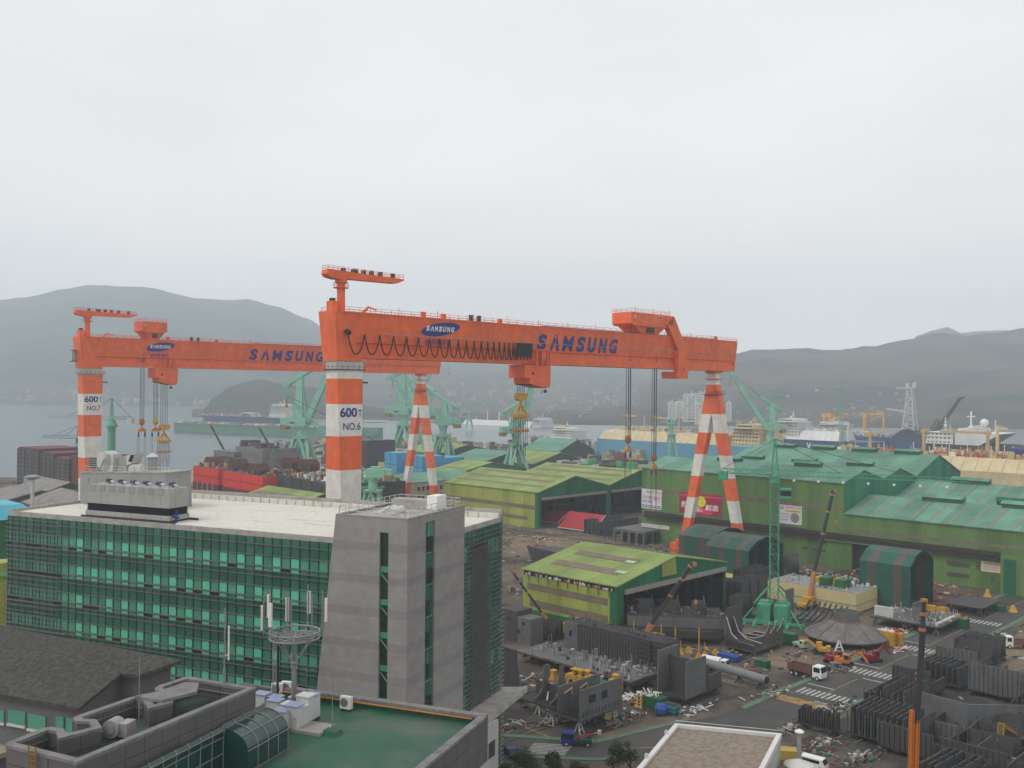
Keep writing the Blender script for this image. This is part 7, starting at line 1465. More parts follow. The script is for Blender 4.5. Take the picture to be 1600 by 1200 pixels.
# shallow steel cone
X, Y = ong(1322, 1001); Rr = 10.0; s = empty('steel_cone', 'wide shallow grey steel cone with a round neck, lying right of the lattice crane', 'steel cone', (X, Y, 0), 0)
mb = MB(two_tone('cone_steel', (.12, .118, .115), (.17, .16, .15), .5, .45, .6)); mb.lathe([(Rr, 1.5), (Rr, 1.8), (3.4, 5.2), (3.1, 5.2), (9.6, 1.5)], n=28); mb.build('cone', s)
mb = MB(STEEL2); mb.lathe([(3.1, 4.6), (3.0, 7.4), (2.7, 7.4), (2.7, 6.2)], n=24); mb.build('neck', s); mb = MB(mat('seam_rust', (.15, .075, .055), .8))
for k in range(9): t = k * 2 * math.pi / 9 + .15; mb.bar((3.3 * math.cos(t), 3.3 * math.sin(t), 5.32), (Rr * math.cos(t), Rr * math.sin(t), 1.9), .12, .05)
mb.lathe([(3.5, 5.0), (3.75, 5.05), (3.5, 5.3)], n=24); mb.build('weld_seam', s)
for k in range(8): t = k * math.pi / 4 + .2; trestle(s, 8 * math.cos(t), 8 * math.sin(t), 1.9, STEEL3)
# dark bent plates behind the cone
s, a, b = blk('hull_block', 'row of dark curved shell plates leaning behind the steel cone', 'hull block', (1290, 985), (1318, 970), (1238, 966), .5)
for i in range(8):
    y = b * i / 8; mb = MB(STEEL); mb.ext([(0, .5), (a * .4, .5), (a * .75, 1.6), (a, 4.6), (a * .96, 4.7), (a * .7, 2.0), (a * .38, .95), (0, .9)], y, y + .35, 'y'); mb.build('shell_plate', s)
mb = MB(STEEL2); mb.box(a * .2, a * .5, b, b + .3, 0, 8.6); mb.build('bulkhead', s)
# cream accommodation block
s, a, b = blk('accommodation_block', 'cream painted low deckhouse block with cluttered grey roof beside the orange boom', 'deckhouse', (1337, 960), (1378, 949), (1222, 929), 0)
CRB = mat('block_cream', (.58, .49, .25), .55, .08, .2); mb = MB(CRB); mb.box(0, a, 0, b, .3, 5.6); mb.build('wall', s); mb = MB(mat('deck_blue_grey', (.22, .24, .25), .6)); mb.box(.15, a - .15, .15, b - .15, 5.6, 5.7); mb.build('roof', s)
mb = MB(GREYM); mb.box(-.1, 0, 0, b * .75, 2.2, 2.5); mb.box(0, a, -.1, 0, 2.2, 2.5); mb.build('rubbing_strip', s); mb = MB(mat('bin_green', (.02, .13, .04), .5)); mb.box(a * .3, a * .62, b * .2, b * .30, 5.7, 8.0); mb.box(a * .3, a * .62, b * .38, b * .48, 5.7, 8.0); mb.build('green_bin', s); mb = MB(YEL); mb.box(a * .5, a * .8, b * .33, b * .37, 5.7, 7.6); mb.box(a * .6, a * .9, b * .5, b * .62, 5.7, 6.9); mb.build('yellow_unit', s)
clutter(s, a, b, 5.7, 60, [CRB, WHITEP, GREYM, BLACK, CREAM, RUSTY], 9, 1.5); mb = MB(STEEL3); mb.box(.3, a - .3, .3, b - .3, 0, .29); mb.build('footing', s); mb = MB(LGREY); mb.bar((a, .4, 4.6), (a + 2.6, .4, 2.4), .3); mb.bar((a, 1.4, 4.6), (a + 2.2, 1.4, 3.4), .25); mb.build('bracket', s)
X, Y, Z = at(1229, 914, 286); s = empty('heart_sign', 'small red heart-shaped sign on a pole above the cream deckhouse', 'sign', (X, Y, 4), 0); mb = MB(REDP); P = []
for i in range(24): t = 2 * math.pi * i / 24; P.append((16 * math.sin(t) ** 3 / 11, (13 * math.cos(t) - 5 * math.cos(2 * t) - 2 * math.cos(3 * t) - math.cos(4 * t)) / 11 + Z - 4))
mb.ext(P, -.1, .1, 'y'); mb.build('heart', s); mb = MB(GREYM); mb.bar((0, 0, 0), (0, 0, Z - 5.5), .15); mb.build('pole', s)
# panels to the right
s, a, b = blk('steel_module', 'flat grey panel with one upright plate and white clutter left of the red floor', 'steel panel', (1467, 981), (1506, 965), (1363, 961), 2.4)
mb = MB(STEEL3); mb.box(0, a, 0, b, 2.0, 2.4); mb.use(STEEL2); mb.box(.1, a - .1, .1, b - .1, 2.401, 2.45); mb.build('plate', s); mb = MB(STEEL2); mb.box(a * .25, a * .75, b * .45, b * .47, 2.4, 6.6); mb.box(a * .25, a * .27, b * .25, b * .45, 2.4, 5.6); mb.build('bulkhead', s); clutter(s, a, b * .3, 2.46, 70, PIPES, 11, 1.5); clutter(s, a, b, 2.46, 110, PIPES, 12, 1.6); mb = MB(LGREY); mb.box(a * .1, a * .15, b * .7, b * .98, 2.5, 5.0); mb.tube((1, 1, 2.9), (a - 1, 1.2, 2.9), .45); mb.build('pipe', s)
for x, y in ((1, 1), (a - 1, 1), (1, b * .5), (1, b - 1), (a - 1, b * .6)): trestle(s, x, y, 2.0)
s, a, b = blk('steel_module', 'plain grey plate on dark stands right of the lone striped tent', 'steel panel', (1535, 951), (1560, 938), (1478, 940), 2.6)
mb = MB(STEEL); mb.box(0, a, 0, b, 2.4, 2.6); mb.build('plate', s)
for i in range(4): trestle(s, 1 + i * (a - 2) / 3, 1, 2.4, STEEL3); trestle(s, 1 + i * (a - 2) / 3, b - 1, 2.4, STEEL3)
# grey deck block with pillars before the hall, red panels in the hall mouth
s, a, b = blk('hull_block', 'grey flat-topped block on pillars between the twin-roofed hall and the big hall', 'hull block', (1008, 852), (1046, 842), (973, 842), 0)
mb = MB(STEEL2); mb.box(0, a, 0, b, 4.2, 5.2); mb.build('deck', s); mb = MB(STEEL2)
for i in range(5): mb.box(a * i / 4.3, a * i / 4.3 + 1.2, 0, .6, 0, 4.19); mb.box(0, .6, b * i / 4.3, b * i / 4.3 + 1.2, 0, 4.19)
mb.build('pillar', s); mb = MB(STEEL3); mb.box(2, a - 2, 2, b - 2, 0, 4.1); mb.build('core', s)
for (nr, rt, lf, la, hz_) in (((928, 834), (944, 808), (872, 826), 'red primed curved panel with pale edge in the twin-roofed hall mouth', 7), ((872, 820), (880, 806), (846, 815), 'dark red small panel at the left jamb of the twin-roofed hall', 5)):
    u_, v_ = uv(*nr); s = empty('steel_plate', la, 'hull panel', (*W(u_, v_), 0), YAW); L1 = uv(*lf)[1] - v_; mb = MB(mat('panel_red', (.33, .015, .03), .6)); pr = [(0, .6), (3, 2.6), (6, hz_ * .8), (8, hz_), (7.6, hz_ + .3), (5.6, hz_ * .85), (2.7, 3.0), (-.3, 1.0)]; mb.ext(pr, 0, L1, 'y'); mb.build('plate', s); mb = MB(LGREY); mb.box(-.4, -.1, 0, L1, .5, .9); mb.ext(pr, -.25, -.01, 'y'); mb.build('edge', s)
s, a, b = blk('hull_block', 'cluttered grey frame block standing just right of the red panel before the hall', 'hull block', (945, 838), (990, 828), (925, 830), 0); ribs(s, a, b, 0, 6, 'x', 6, STEEL2, seed=15); clutter(s, a, b, .2, 90, PIPES + [STEEL], 16, 3.5)
s, a, b = blk('hull_block', 'dark wedge of shell plating behind the near green shed roof, left end', 'hull block', (868, 884), (885, 875), (840, 876), 0); mb = MB(STEEL); mb.hexa([(0, 0, 0), (a, 0, 0), (a, b, 0), (0, b, 0), (-1, -1, 5), (a + 1, -1, 4), (a + 1, b + 2, 4), (-1, b + 2, 5.5)]); mb.build('shell', s)
for i, (nr, rt, lf, h, al) in enumerate((((1160, 955), (1190, 942), (1140, 945), 8, 'x'), ((1176, 930), (1205, 918), (1150, 922), 7, 'x'), ((1160, 968), (1172, 962), (1143, 962), 6, 'y'), ((1208, 905), (1222, 897), (1196, 900), 6, 'y'), ((1228, 903), (1238, 895), (1220, 897), 7, 'y'))):
    s, a, b = blk('hull_block', ('dark stack of bent plates between the near shed and the lattice crane', 'dark stack of plates under the orange beam behind the near shed', 'low curved dark block right of the near shed post', 'dark block standing inside the right striped tent mouth', 'grey drum-like block right of the striped tents')[i], 'hull block', nr, rt, lf, 0); ribs(s, a, b, 0, h, al, 7, STEEL if i < 4 else STEEL2, seed=20 + i); mb = MB(STEEL3); mb.box(0, a, 0, b, 0, .5); mb.build('plate', s)
s, a, b = blk('steel_module', 'cream flat panel behind the near shed under the striped tent', 'steel panel', (1150, 922), (1180, 910), (1132, 914), 0); mb = MB(CRB); mb.box(0, a, 0, b, 3.4, 3.8); mb.build('plate', s); [trestle(s, x, y, 3.4) for x, y in ((1, 1), (a - 1, 1), (1, b - 1))]
s, a, b = blk('steel_beam', 'long orange steel beam lying behind the near green shed', 'beam', (1205, 916), (1210, 914), (1165, 905), 0); mb = MB(PIPEO); mb.box(0, .8, 0, b, 3.2, 4.0); mb.build('beam', s); [trestle(s, .4, y, 3.2) for y in (1, b - 1)]
# the crowded storage field, lower right
FIELD = 'ribbed hull blocks stored in the lower right yard'
spots = [((1306, 1143), (1314, 1139), (1246, 1126), 3.0, 'x', 14, 'dark comb-like ribbed block in front of the zebra crossing', None),
         ((1433, 1172), (1462, 1150), (1324, 1143), 4.6, 'x', 12, 'large ribbed block with slatted base left of the orange mast', None),
         ((1415, 1124), (1452, 1102), (1346, 1105), 5.0, 'x', 7, 'block of tall upright ribs nearest the road edge in the storage field', None)]
ui = 0
for (nr, rt, lf, h, al, n, la, gr) in spots:
    s, a, b = blk('hull_block', la, 'hull block', nr, rt, lf, 1.2); mb = MB(STEEL3); mb.box(0, a, 0, b, .9, 1.2); mb.build('plate', s)
    ribs(s, a, b, 1.2, h, al, n, STEEL, seed=40 + ui); 
    if ui: mb = MB(STEEL2); corrug(mb, .1, .2, b, 1.2, h + .4, 1.1, .35); mb.build('stiffener', s)
    [trestle(s, x, y, .9, STEEL3) for x, y in ((.7, .8), (a - .8, .8), (.7, b - 1))]; ui += 1
r = random.Random(55); u = 140.0; row = 0
while u < 290:
    v = 83.0 + r.uniform(-1, 0); 
    while v > -20:
        a = r.uniform(7.5, 11); b = r.uniform(7, 12); X, Y = W(u, v - b); dpy = CAM_H * 1500 / max(60, Y)
        px = 800 + 1500 * X / Y; py = 608 + (px - 800) * .0087 + dpy
        ok = px < 1720 and 1040 < py < 1300 and px > 1430 - max(0, (1120 - py)) * .2 and not (px < 1455 and 1100 < py < 1190) and not (1480 < px < 1580 and 1105 < py < 1170) and not (py < 1085 and px > 1570)
        if ok:
            s = empty('hull_block', 'dark ribbed hull block standing in the crowded storage field at lower right', 'hull block', (X, Y, 0), YAW + R(r.choice([0, 0, 0, 3, -4])), FIELD)
            h = r.uniform(2.8, 5.6); kind = r.random(); LIGHT = r.random() < .25; mb = MB(STEEL3); mb.box(0, a, 0, b, 1.0, 1.3); mb.build('plate', s)
            if kind < .3: ribs(s, a, b, 1.3, h, 'x', r.randint(5, 8), STEEL, seed=int(u * 7 + v)); mb = MB(STEEL2 if r.random() < .5 else STEEL); mb.box(a - .2, a, 0, b, 1.3, 1.3 + h * .9); mb.build('bulkhead', s)
            elif kind < .55: ribs(s, a, b, 1.3, h, 'y', r.randint(5, 8), STEEL, seed=int(u * 5 + v)); mb = MB(STEEL); mb.box(0, a, b - .2, b, 1.3, 1.3 + h); mb.build('bulkhead', s)
            else:
                mb = MB(STEEL2 if r.random() < .4 else STEEL); mb.box(0, .2, 0, b, 1.3, 1.3 + h); corrug(mb, 0, .3, b, 1.3, 1.3 + h, .9, .3); mb.build('bulkhead', s); mb = MB(STEEL); mb.box(.2, a, b * .5, b * .5 + .2, 1.3, 1.3 + h * .8); mb.box(.2, a, 0, .2, 1.3, 1.3 + h * .5); mb.build('side_wall', s)
            clutter(s, a, b, 1.3, 16, [RUSTY, STEEL2, GREYM, STEEL, EDGE], int(u + v), 1.4)
            [trestle(s, x, y, 1.0, STEEL3) for x, y in ((.7, .8), (a - .8, .8), (.7, b - 1))]
        v -= b + r.uniform(.6, 2.2)
    u += r.uniform(10.5, 12.5)
u_, v_ = uv(1512, 1140, 1.5); s = empty('hull_block', 'bent pale grey plate like an open book in the lower right field', 'hull block', (*W(u_, v_), 0), YAW - R(8)); mb = MB(STEEL2); mb.box(0, .25, 0, 9, 1.5, 6.0); mb.build('shell_plate', s); mb = MB(STEEL2); mb.hexa([(0, 0, 1.5), (10, -5.5, 1.3), (10, -5.25, 1.3), (.25, .25, 1.5), (0, 0, 6), (10, -5.5, 5.4), (10, -5.25, 5.4), (.25, .25, 6)]); mb.build('shell_plate', s); mb = MB(STEEL3); mb.box(0, 8, -4, 8, 1.1, 1.49); mb.build('plate', s); [trestle(s, x, y, 1.1) for x, y in ((1, 0), (7, -3), (1, 7))]
# ---- mobile cranes with raised booms
def boom(lab, base_px, base_py, joint, tip, Y0, w=1.0, dyaw=0, truck=True, truckcol=None, tipY=None):
    X, Y = ong(base_px, base_py); P0 = Vector(at(base_px, base_py - 6, Y)); tY = tipY or Y; PJ = Vector(at(joint[0], joint[1], Y + (tY - Y) * .35)); P1 = Vector(at(tip[0], tip[1], tY))
    s = empty('mobile_crane', lab, 'mobile crane', (X, Y, 0), 0); o = Vector((X, Y, 0)); mb = MB(mat('boom_orange', (.42, .165, .055), .55, .2)); mb.bar(P0 - o, PJ - o, w, w * 1.2); mb.build('boom_base', s)
    mb = MB(mat('boom_black', (.028, .03, .032), .5, .2)); mb.bar(PJ - o, P1 - o, w * .72, w * .85); mb.build('boom_extension', s)
    mb = MB(mat('boom_orange', (.52, .20, .05))); d = (P1 - PJ)
    for f in (.45, .72, .93): q = PJ + d * f; mb.bar(q - o, q + d.normalized() * .5 - o, w * .95)
    q = P1; mb.bar(q - o, q + Vector((.9, 0, -.4)) - o, w * .8); mb.build('boom_head', s)
    mb = MB(ROPE); mb.bar(q + Vector((.9, 0, -.4)) - o, q + Vector((.9, 0, -9)) - o, .08); mb.build('hoist_rope', s); mb = MB(mat('boom_orange', (.52, .2, .05))); mb.lathe([(.3, 0), (.5, .5), (.3, 1.2)], q + Vector((.9, 0, -10)) - o, 8); mb.build('hook_block', s)
    if truck:
        mb = MB(truckcol or YEL); mb.T = Matrix.Rotation(YAW + R(dyaw), 4, 'Z'); mb.box(-5, 4.5, -1.3, 1.3, 1.1, 1.9); mb.box(-2, 1.5, -1.2, 1.2, 1.9, 3.3); mb.build('carrier', s); mb = MB(truckcol or YEL); mb.T = Matrix.Rotation(YAW + R(dyaw), 4, 'Z'); mb.box(4.5, 6.3, -1.3, 1.3, .8, 3.0); mb.use(GLASSD); mb.box(6.3, 6.34, -1.1, 1.1, 1.9, 2.8); mb.build('cab', s)
        for x in (-4, -2.7, 2.2, 3.8):
            for y in (-1.3, 1.3): mb = MB(BLACK); mb.T = Matrix.Rotation(YAW + R(dyaw), 4, 'Z'); mb.tube((x, y - .2, .55), (x, y + .2, .55), .55, n=12); mb.build('wheel', s)
    return s
boom('mobile crane with slim boom leaning left over the near shed side wall', 874, 994, (846, 957), (799, 891), 0, .62)
boom('mobile crane with thick orange and black boom leaning right in front of the near shed', 1002, 1012, (1018, 975), (1082, 880), 0, 1.05)
boom('mobile crane with steep orange boom standing against the cream deckhouse', 1264, 950, (1272, 893), (1302, 766), 0, .95, tipY=282)
boom('crane with dark boom leaning left beyond the red hull sections', 364, 742, (355, 712), (328, 662), 0, 1.6, truck=False)
boom('crane with dark boom leaning left above the black hull', 441, 745, (436, 722), (404, 667), 0, 1.5, truck=False)
X, Y = at(1424, 735, 880)[0], 880; s = empty('lattice_crane', 'distant dark lattice crane boom leaning right in front of the white superstructure', 'crane', (X, Y, 0)); o = Vector((X, Y, 0)); DKG = mat('crane_dark_green', (.05, .075, .06), .6); mb = MB(DKG); mb.lattice(Vector(at(1428, 722, Y)) - o, Vector(at(1500, 623, Y)) - o, 5, 4, 16, .7, .4, 1.6, 1.4); mb.build('boom', s); mb = MB(DKG); mb.bar(Vector(at(1496, 624, Y)) - o, Vector(at(1506, 621, Y)) - o, 1.8); mb.build('boom_head', s); mb = MB(DKG); mb.lattice(Vector(at(1424, 730, Y)) - o, Vector(at(1466, 656, Y)) - o, 3, 3, 10, .4, .25); mb.build('back_mast', s); mb = MB(STEEL2); mb.box(-5, 5, -4, 4, 0, 8); mb.build('house', s)
boom('small mobile crane boom in front of the crimson banner', 1092, 830, (1098, 800), (1122, 738), 0, .5, truck=False)
# tall crane with orange mast in the lower right field
X, Y = ong(1428, 1275); s = empty('crawler_crane', 'tall dark crane boom with twin orange mast rising through the lower right blocks', 'crawler crane', (X, Y, 0), R(20)); o = Vector((X, Y, 0)); Ri = Matrix.Rotation(-R(20), 4, 'Z')
L3 = lambda px, py, yy: Ri @ (Vector(at(px, py, yy)) - o)
mb = MB(mat('boom_black', (.028, .03, .032))); mb.bar(L3(1432, 1130, Y), L3(1442, 985, Y + 1), .62); mb.bar(L3(1441, 990, Y + 1), L3(1444, 938, Y + 1.5), .45); mb.build('boom', s)
mb = MB(mat('boom_orange', (.52, .2, .05)))
for px, py in ((1444, 940), (1443, 962), (1441, 986), (1436, 1055), (1436, 1064)): mb.cbox(*(L3(px, py, Y + 1)), .75, .75, .4)
mb.build('boom_collar', s)
MO = mat('mast_orange', (.55, .17, .02), .5, .15)
for px, t in ((1425, 1110), (1433, 1125)):
    mb = MB(MO); p, q = L3(px - 4, 1275, Y), L3(px, t, Y); mb.lattice(p, q, .42, .42, 22, .14, .08); mb.bar(p, q, .3, .2); mb.build('mast', s)
mb = MB(MO); mb.box(-3, 3, -2, 2, 1.2, 3.2); mb.build('upper_body', s); mb = MB(BLACK); mb.box(-3.2, 3.2, -2.6, -1.7, 0, 1.2); mb.box(-3.2, 3.2, 1.7, 2.6, 0, 1.2); mb.build('track', s)
s = empty('yellow_gangway', 'yellow ladder gangway in an inverted V at the lower right edge', 'gangway', (*ong(1560, 1185), 0), YAW); mb = MB(mat('gangway_yellow', (.30, .18, .04), .6)); mb.lattice((0, 0, 0), (1.5, 0, 5.5), .9, .3, 8, .14, .08); mb.lattice((1.5, 0, 5.5), (8, -3, 1.0), .9, .3, 9, .14, .08); mb.build('truss', s)
# yellow jacking posts before the rounded hull block
for i, (px, t, b) in enumerate(((990, 969, 1006), (1033, 975, 1013), (1055, 981, 1023), (1092, 981, 1030), (1041, 997, 1016), (1063, 1000, 1022), (1101, 1004, 1028), (1076, 1010, 1020), (1117, 1013, 1024))):
    X, Y = ong(px, b); h = (b - t) * Y / 1500; la = 'tall thin yellow-orange support post before the rounded hull block' if i < 4 else 'short yellow jack stand before the rounded hull block'
    s = empty('support_post', la, 'support post', (X, Y, 0), 0, 'tall support posts at the near shed mouth' if i < 4 else 'short jack stands at the near shed mouth'); mb = MB(YEL); mb.tube((0, 0, .3), (0, 0, h), .16 if i < 4 else .11, n=8); mb.build('post', s); mb = MB(YEL); mb.frus(-.8, .8, -.8, .8, 0, -.35, .35, -.35, .35, 1.4); mb.build('base', s)
# long pipe
A = ong(1106, 1052); B_ = ong(1198, 1080); d = (Vector((*B_, 0)) - Vector((*A, 0))).normalized(); s = empty('steel_pipe', 'long thick grey steel pipe lying beside the white tanker truck', 'pipe', (*A, 0), math.atan2(d.y, d.x)); Lp = math.hypot(B_[0] - A[0], B_[1] - A[1]); mb = MB(mat('pipe_grey', (.17, .175, .18), .5, .12)); mb.sm = True; mb.tube((-2, 0, 2.2), (Lp, 0, 2.2), .95, n=18); mb.build('tube', s); mb = MB(STEEL3); mb.lathe([(.8, 0), (.8, .02)], (0, 0, -9), 3); mb = MB(BLACK); mb.tube((Lp, 0, 2.2), (Lp + .03, 0, 2.2), .8, n=18); mb.build('pipe_end', s); [trestle(s, x, 0, 1.3, STEEL3) for x in (1, Lp * .55, Lp - 1.5)]
# ---- vehicles
def wheels(s, xs_, w, r=.5, m=None):
    for x in xs_:
        for y in (-w, w):
            mb = MB(BLACK); mb.tube((x, y - .16, r), (x, y + .16, r), r, n=14); wo = mb.build('wheel', s); mb = MB(LGREY); mb.tube((x, y + (.17 if y > 0 else -.17), r), (x, y + (.18 if y > 0 else -.18), r), r * .55, n=10); mb.build('rim', wo)
def cab(s, x0, x1, w, z0, z1, m, xg=None):
    mb = MB(m); mb.ext([(x0, z0), (x1, z0), (x1 + .05, z0 + (z1 - z0) * .45), (x1 - .25, z1), (x0, z1)], -w, w, 'y'); c = mb.build('cab', s); mb = MB(GLASSD); zz = z0 + (z1 - z0) * .5; mb.hexa([(x1 + .03, -w + .12, zz), (x1 + .07, -w + .12, zz), (x1 + .07, w - .12, zz), (x1 + .03, w - .12, zz), (x1 - .19, -w + .15, z1 - .12), (x1 - .15, -w + .15, z1 - .12), (x1 - .15, w - .15, z1 - .12), (x1 - .19, w - .15, z1 - .12)])
    mb.box(x0 + .3, x1 - .35, -w - .02, -w, zz, z1 - .2); mb.box(x0 + .3, x1 - .35, w, w + .02, zz, z1 - .2); mb.build('windscreen', c); mb = MB(LGREY); mb.box(x1 + .0, x1 + .1, -w + .1, -w + .45, z0 + .25, z0 + .45); mb.box(x1, x1 + .1, w - .45, w - .1, z0 + .25, z0 + .45); mb.build('headlight', c); return c
def dump_truck(px, py, ang, lab, cm=None, bm=None):
    s = empty('dump_truck', lab, 'truck', (*ong(px, py), 0), R(ang)); mb = MB(bm or mat('truck_bed_brown', (.15, .07, .05), .6, .3))
    mb.box(-4.4, 1.2, -1.25, 1.25, 1.15, 1.3); mb.box(-4.4, 1.2, -1.25, -1.15, 1.3, 2.5); mb.box(-4.4, 1.2, 1.15, 1.25, 1.3, 2.5); mb.box(1.1, 1.2, -1.15, 1.15, 1.3, 2.7); mb.box(-4.4, -4.3, -1.15, 1.15, 1.3, 2.4)
    for k in range(6): mb.box(-4.2 + k, -4.1 + k, -1.31, -1.251, 1.2, 2.45)
    mb.build('bed', s); mb = MB(STEEL3); mb.box(-4.3, 3.6, -.5, .5, .7, 1.14); mb.build('chassis', s); cab(s, 1.6, 3.7, 1.22, .6, 3.0, cm or WHITEP); wheels(s, (-3.4, -2.2, 2.7), 1.1); return s
dump_truck(1263, 1058, -47, 'white cabbed dump truck with brown bed parked left of the road')
def tanker(px, py, ang, lab):
    s = empty('tanker_truck', lab, 'truck', (*ong(px, py), 0), R(ang)); mb = MB(WHITEP); mb.sm = True; mb.tube((-3.2, 0, 1.9), (1.0, 0, 1.9), .95, n=16); mb.build('tank', s); mb = MB(mat('stripe_maroon', (.3, .02, .04), .5)); mb.box(-3.3, 1.1, -1.02, 1.02, 1.0, 1.35); mb.build('skirt', s); cab(s, 1.3, 2.8, 1.0, .5, 2.5, WHITEP); mb = MB(STEEL3); mb.box(-3.1, 2.6, -.4, .4, .6, .99); mb.build('chassis', s); wheels(s, (-2.3, 2.0), .9, .42); return s
tanker(1119, 1046, -35, 'white tanker truck with maroon stripe behind the long grey pipe')
s = empty('crane_truck', 'dark blue crew-cab truck with folded boom on the road by the zebra crossing', 'truck', (*ong(903, 1164), 0), R(176)); cab(s, .6, 2.9, .95, .45, 2.25, mat('truck_blue', (.02, .035, .22), .35, .1)); mb = MB(mat('bed_green', (.03, .07, .05), .6)); mb.box(-2.4, .5, -.95, .95, .75, .9); mb.box(-2.4, .5, -.95, -.9, .9, 1.25); mb.box(-2.4, .5, .9, .95, .9, 1.25); mb.build('bed', s); mb = MB(REDP); mb.bar((.3, 0, 1.3), (-2.8, .4, 2.2), .22); mb.use(LGREY); mb.bar((-.4, 0, 1.2), (-3.6, .4, 2.5), .14); mb.box(-4.0, -3.4, .1, .8, 2.2, 2.8); mb.build('boom', s); mb = MB(STEEL3); mb.box(-2.3, 2.6, -.4, .4, .45, .74); mb.build('chassis', s); wheels(s, (-1.7, 2.0), .85, .4)
s = empty('car', 'dark blue car half hidden at the foot of the office at the road corner', 'car', (*ong(798, 1180), 0), R(110)); mb = MB(mat('car_navy', (.01, .015, .05), .25, .1)); mb.ext([(-2.2, .35), (2.2, .35), (2.25, .85), (1.2, 1.0), (.5, 1.5), (-1.1, 1.5), (-1.9, 1.0), (-2.25, .9)], -.85, .85, 'y'); mb.build('body', s); mb = MB(GLASSD); mb.ext([(1.08, 1.03), (.46, 1.46), (-1.05, 1.46), (-1.75, 1.03)], -.87, .87, 'y'); mb.build('window', s); wheels(s, (-1.35, 1.4), .78, .33)
s = empty('van', 'small white van right of the silo at the bottom edge', 'van', (*ong(1272, 1200), 0), R(-40)); mb = MB(WHITEP); mb.ext([(-2.1, .35), (2.1, .35), (2.1, 1.0), (1.6, 1.85), (-2.1, 1.85)], -.85, .85, 'y'); mb.build('body', s); mb = MB(GLASSD); mb.box(-1.7, 1.2, -.87, .87, 1.15, 1.65); mb.hexa([(2.06, -.75, 1.1), (2.1, -.75, 1.1), (2.1, .75, 1.1), (2.06, .75, 1.1), (1.66, -.75, 1.78), (1.7, -.75, 1.78), (1.7, .75, 1.78), (1.66, .75, 1.78)]); mb.build('window', s); wheels(s, (-1.3, 1.3), .75, .33)
s = empty('small_truck', 'pale green small truck in front of the steel cone', 'truck', (*ong(1250, 1012), 0), R(-60)); cab(s, .4, 1.8, .8, .4, 2.0, mat('mint', (.30, .50, .38), .4)); mb = MB(mat('mint', (.3, .5, .38))); mb.box(-1.8, .3, -.8, .8, .7, 1.2); mb.build('bed', s); wheels(s, (-1.1, 1.1), .7, .35)
s = empty('cargo_truck', 'white truck on the bare ground at the right picture edge', 'truck', (*ong(1592, 1013), 0), R(170)); cab(s, 1.6, 3.3, 1.15, .6, 2.9, WHITEP); mb = MB(mat('truck_bed_brown', (.15, .07, .05))); mb.box(-3.8, 1.4, -1.2, 1.2, 1.0, 1.5); mb.box(-3.8, 1.4, -1.2, -1.1, 1.5, 2.1); mb.box(-3.8, 1.4, 1.1, 1.2, 1.5, 2.1); mb.build('bed', s); wheels(s, (-2.8, -1.6, 2.4), 1.05, .5)
# ---- yellow machines, containers, piles
def machine(px, py, lab, w=1.9, h=2.8, m=None, ang=0, name='yellow_machine', cat='machine', group=None):
    s = empty(name, lab, cat, (*ong(px, py), 0), YAW + R(ang), group); m = m or YEL; mb = MB(m); mb.box(-w / 2, w / 2, -w / 2, w / 2, 0, .4); mb.box(-w / 2, -w / 2 + .35, -w / 2, w / 2, .4, h * .75); mb.box(w / 2 - .35, w / 2, -w / 2, w / 2, .4, h * .75); mb.box(-w / 2, w / 2, -w / 2, w / 2, h * .75, h * .9); mb.build('body', s); mb = MB(BLACK); mb.T = Matrix.Translation((-w / 2 - .01, 0, h * .42)) @ Matrix.Rotation(R(-90), 4, 'Y'); mb.lathe([(w * .28, 0), (w * .28, .05)], n=14); mb.build('port', s); mb = MB(m); mb.tube((0, 0, h * .9), (0, 0, h * 1.12), w * .22, n=10); mb.box(-w * .3, w * .3, -w * .3, w * .3, h * 1.12, h * 1.2); mb.build('cap', s); return s
machine(898, 1075, 'left of three yellow machines with round ports before the panel', 2.4, 3.4); machine(907, 1077, 'middle of three yellow machines with round ports before the panel', 2.4, 3.4); machine(917, 1078, 'right of three yellow machines with round ports before the panel', 2.4, 3.4)
machine(962, 1083, 'single yellow machine with round port right of the green container', 2.2, 3.2); machine(947, 1084, 'low yellow drum machine beside the single yellow machine', 2.2, 1.5)
def box_unit(px, py, lx, ly, h, m, lab, name='container', cat='container', extra=None, ang=0):
    s = empty(name, lab, cat, (*ong(px, py), 0), YAW + R(ang)); mb = MB(m); mb.box(0, lx, 0, ly, .15, h)
    for k in range(int(lx / .5)): mb.box(.1 + k * .5, .25 + k * .5, -.06, 0, .25, h - .1)
    for k in range(int(ly / .5)): mb.box(-.06, 0, .1 + k * .5, .25 + k * .5, .25, h - .1)
    mb.build('shell', s); mb = MB(STEEL3); mb.box(.1, lx - .1, .1, ly - .1, 0, .14); mb.build('skid', s)
    if extra: clutter(s, lx, ly, h, 14, extra, int(px), .6)
    return s
GCON = mat('container_green', (.015, .10, .035), .5, .15); BLUB = mat('container_blue', (.02, .07, .30), .5, .15)
box_unit(938, 1088, 2.5, 5.6, 2.6, GCON, 'dark green container behind the open steel box', extra=[WHITEP, LGREY])
box_unit(1030, 1114, 2.6, 5.4, 2.5, GCON, 'dark green container with white bits right of the bottle rack', extra=[WHITEP])
s = empty('gas_bottle_rack', 'yellow rack of white gas bottles left of the green container', 'bottle rack', (*ong(1003, 1108), 0), YAW); mb = MB(YEL); mb.box(0, 2.2, 0, 2.0, 0, .3); [mb.box(x, x + .12, 0, .12, .3, 3.0) for x in (0, 2.1)]; [mb.box(-.02, .1, 0, 2, z, z + .25) for z in (.8, 1.5, 2.2)]; mb.box(0, 2.2, -.02, .1, 1.4, 1.6); mb.build('rack', s)
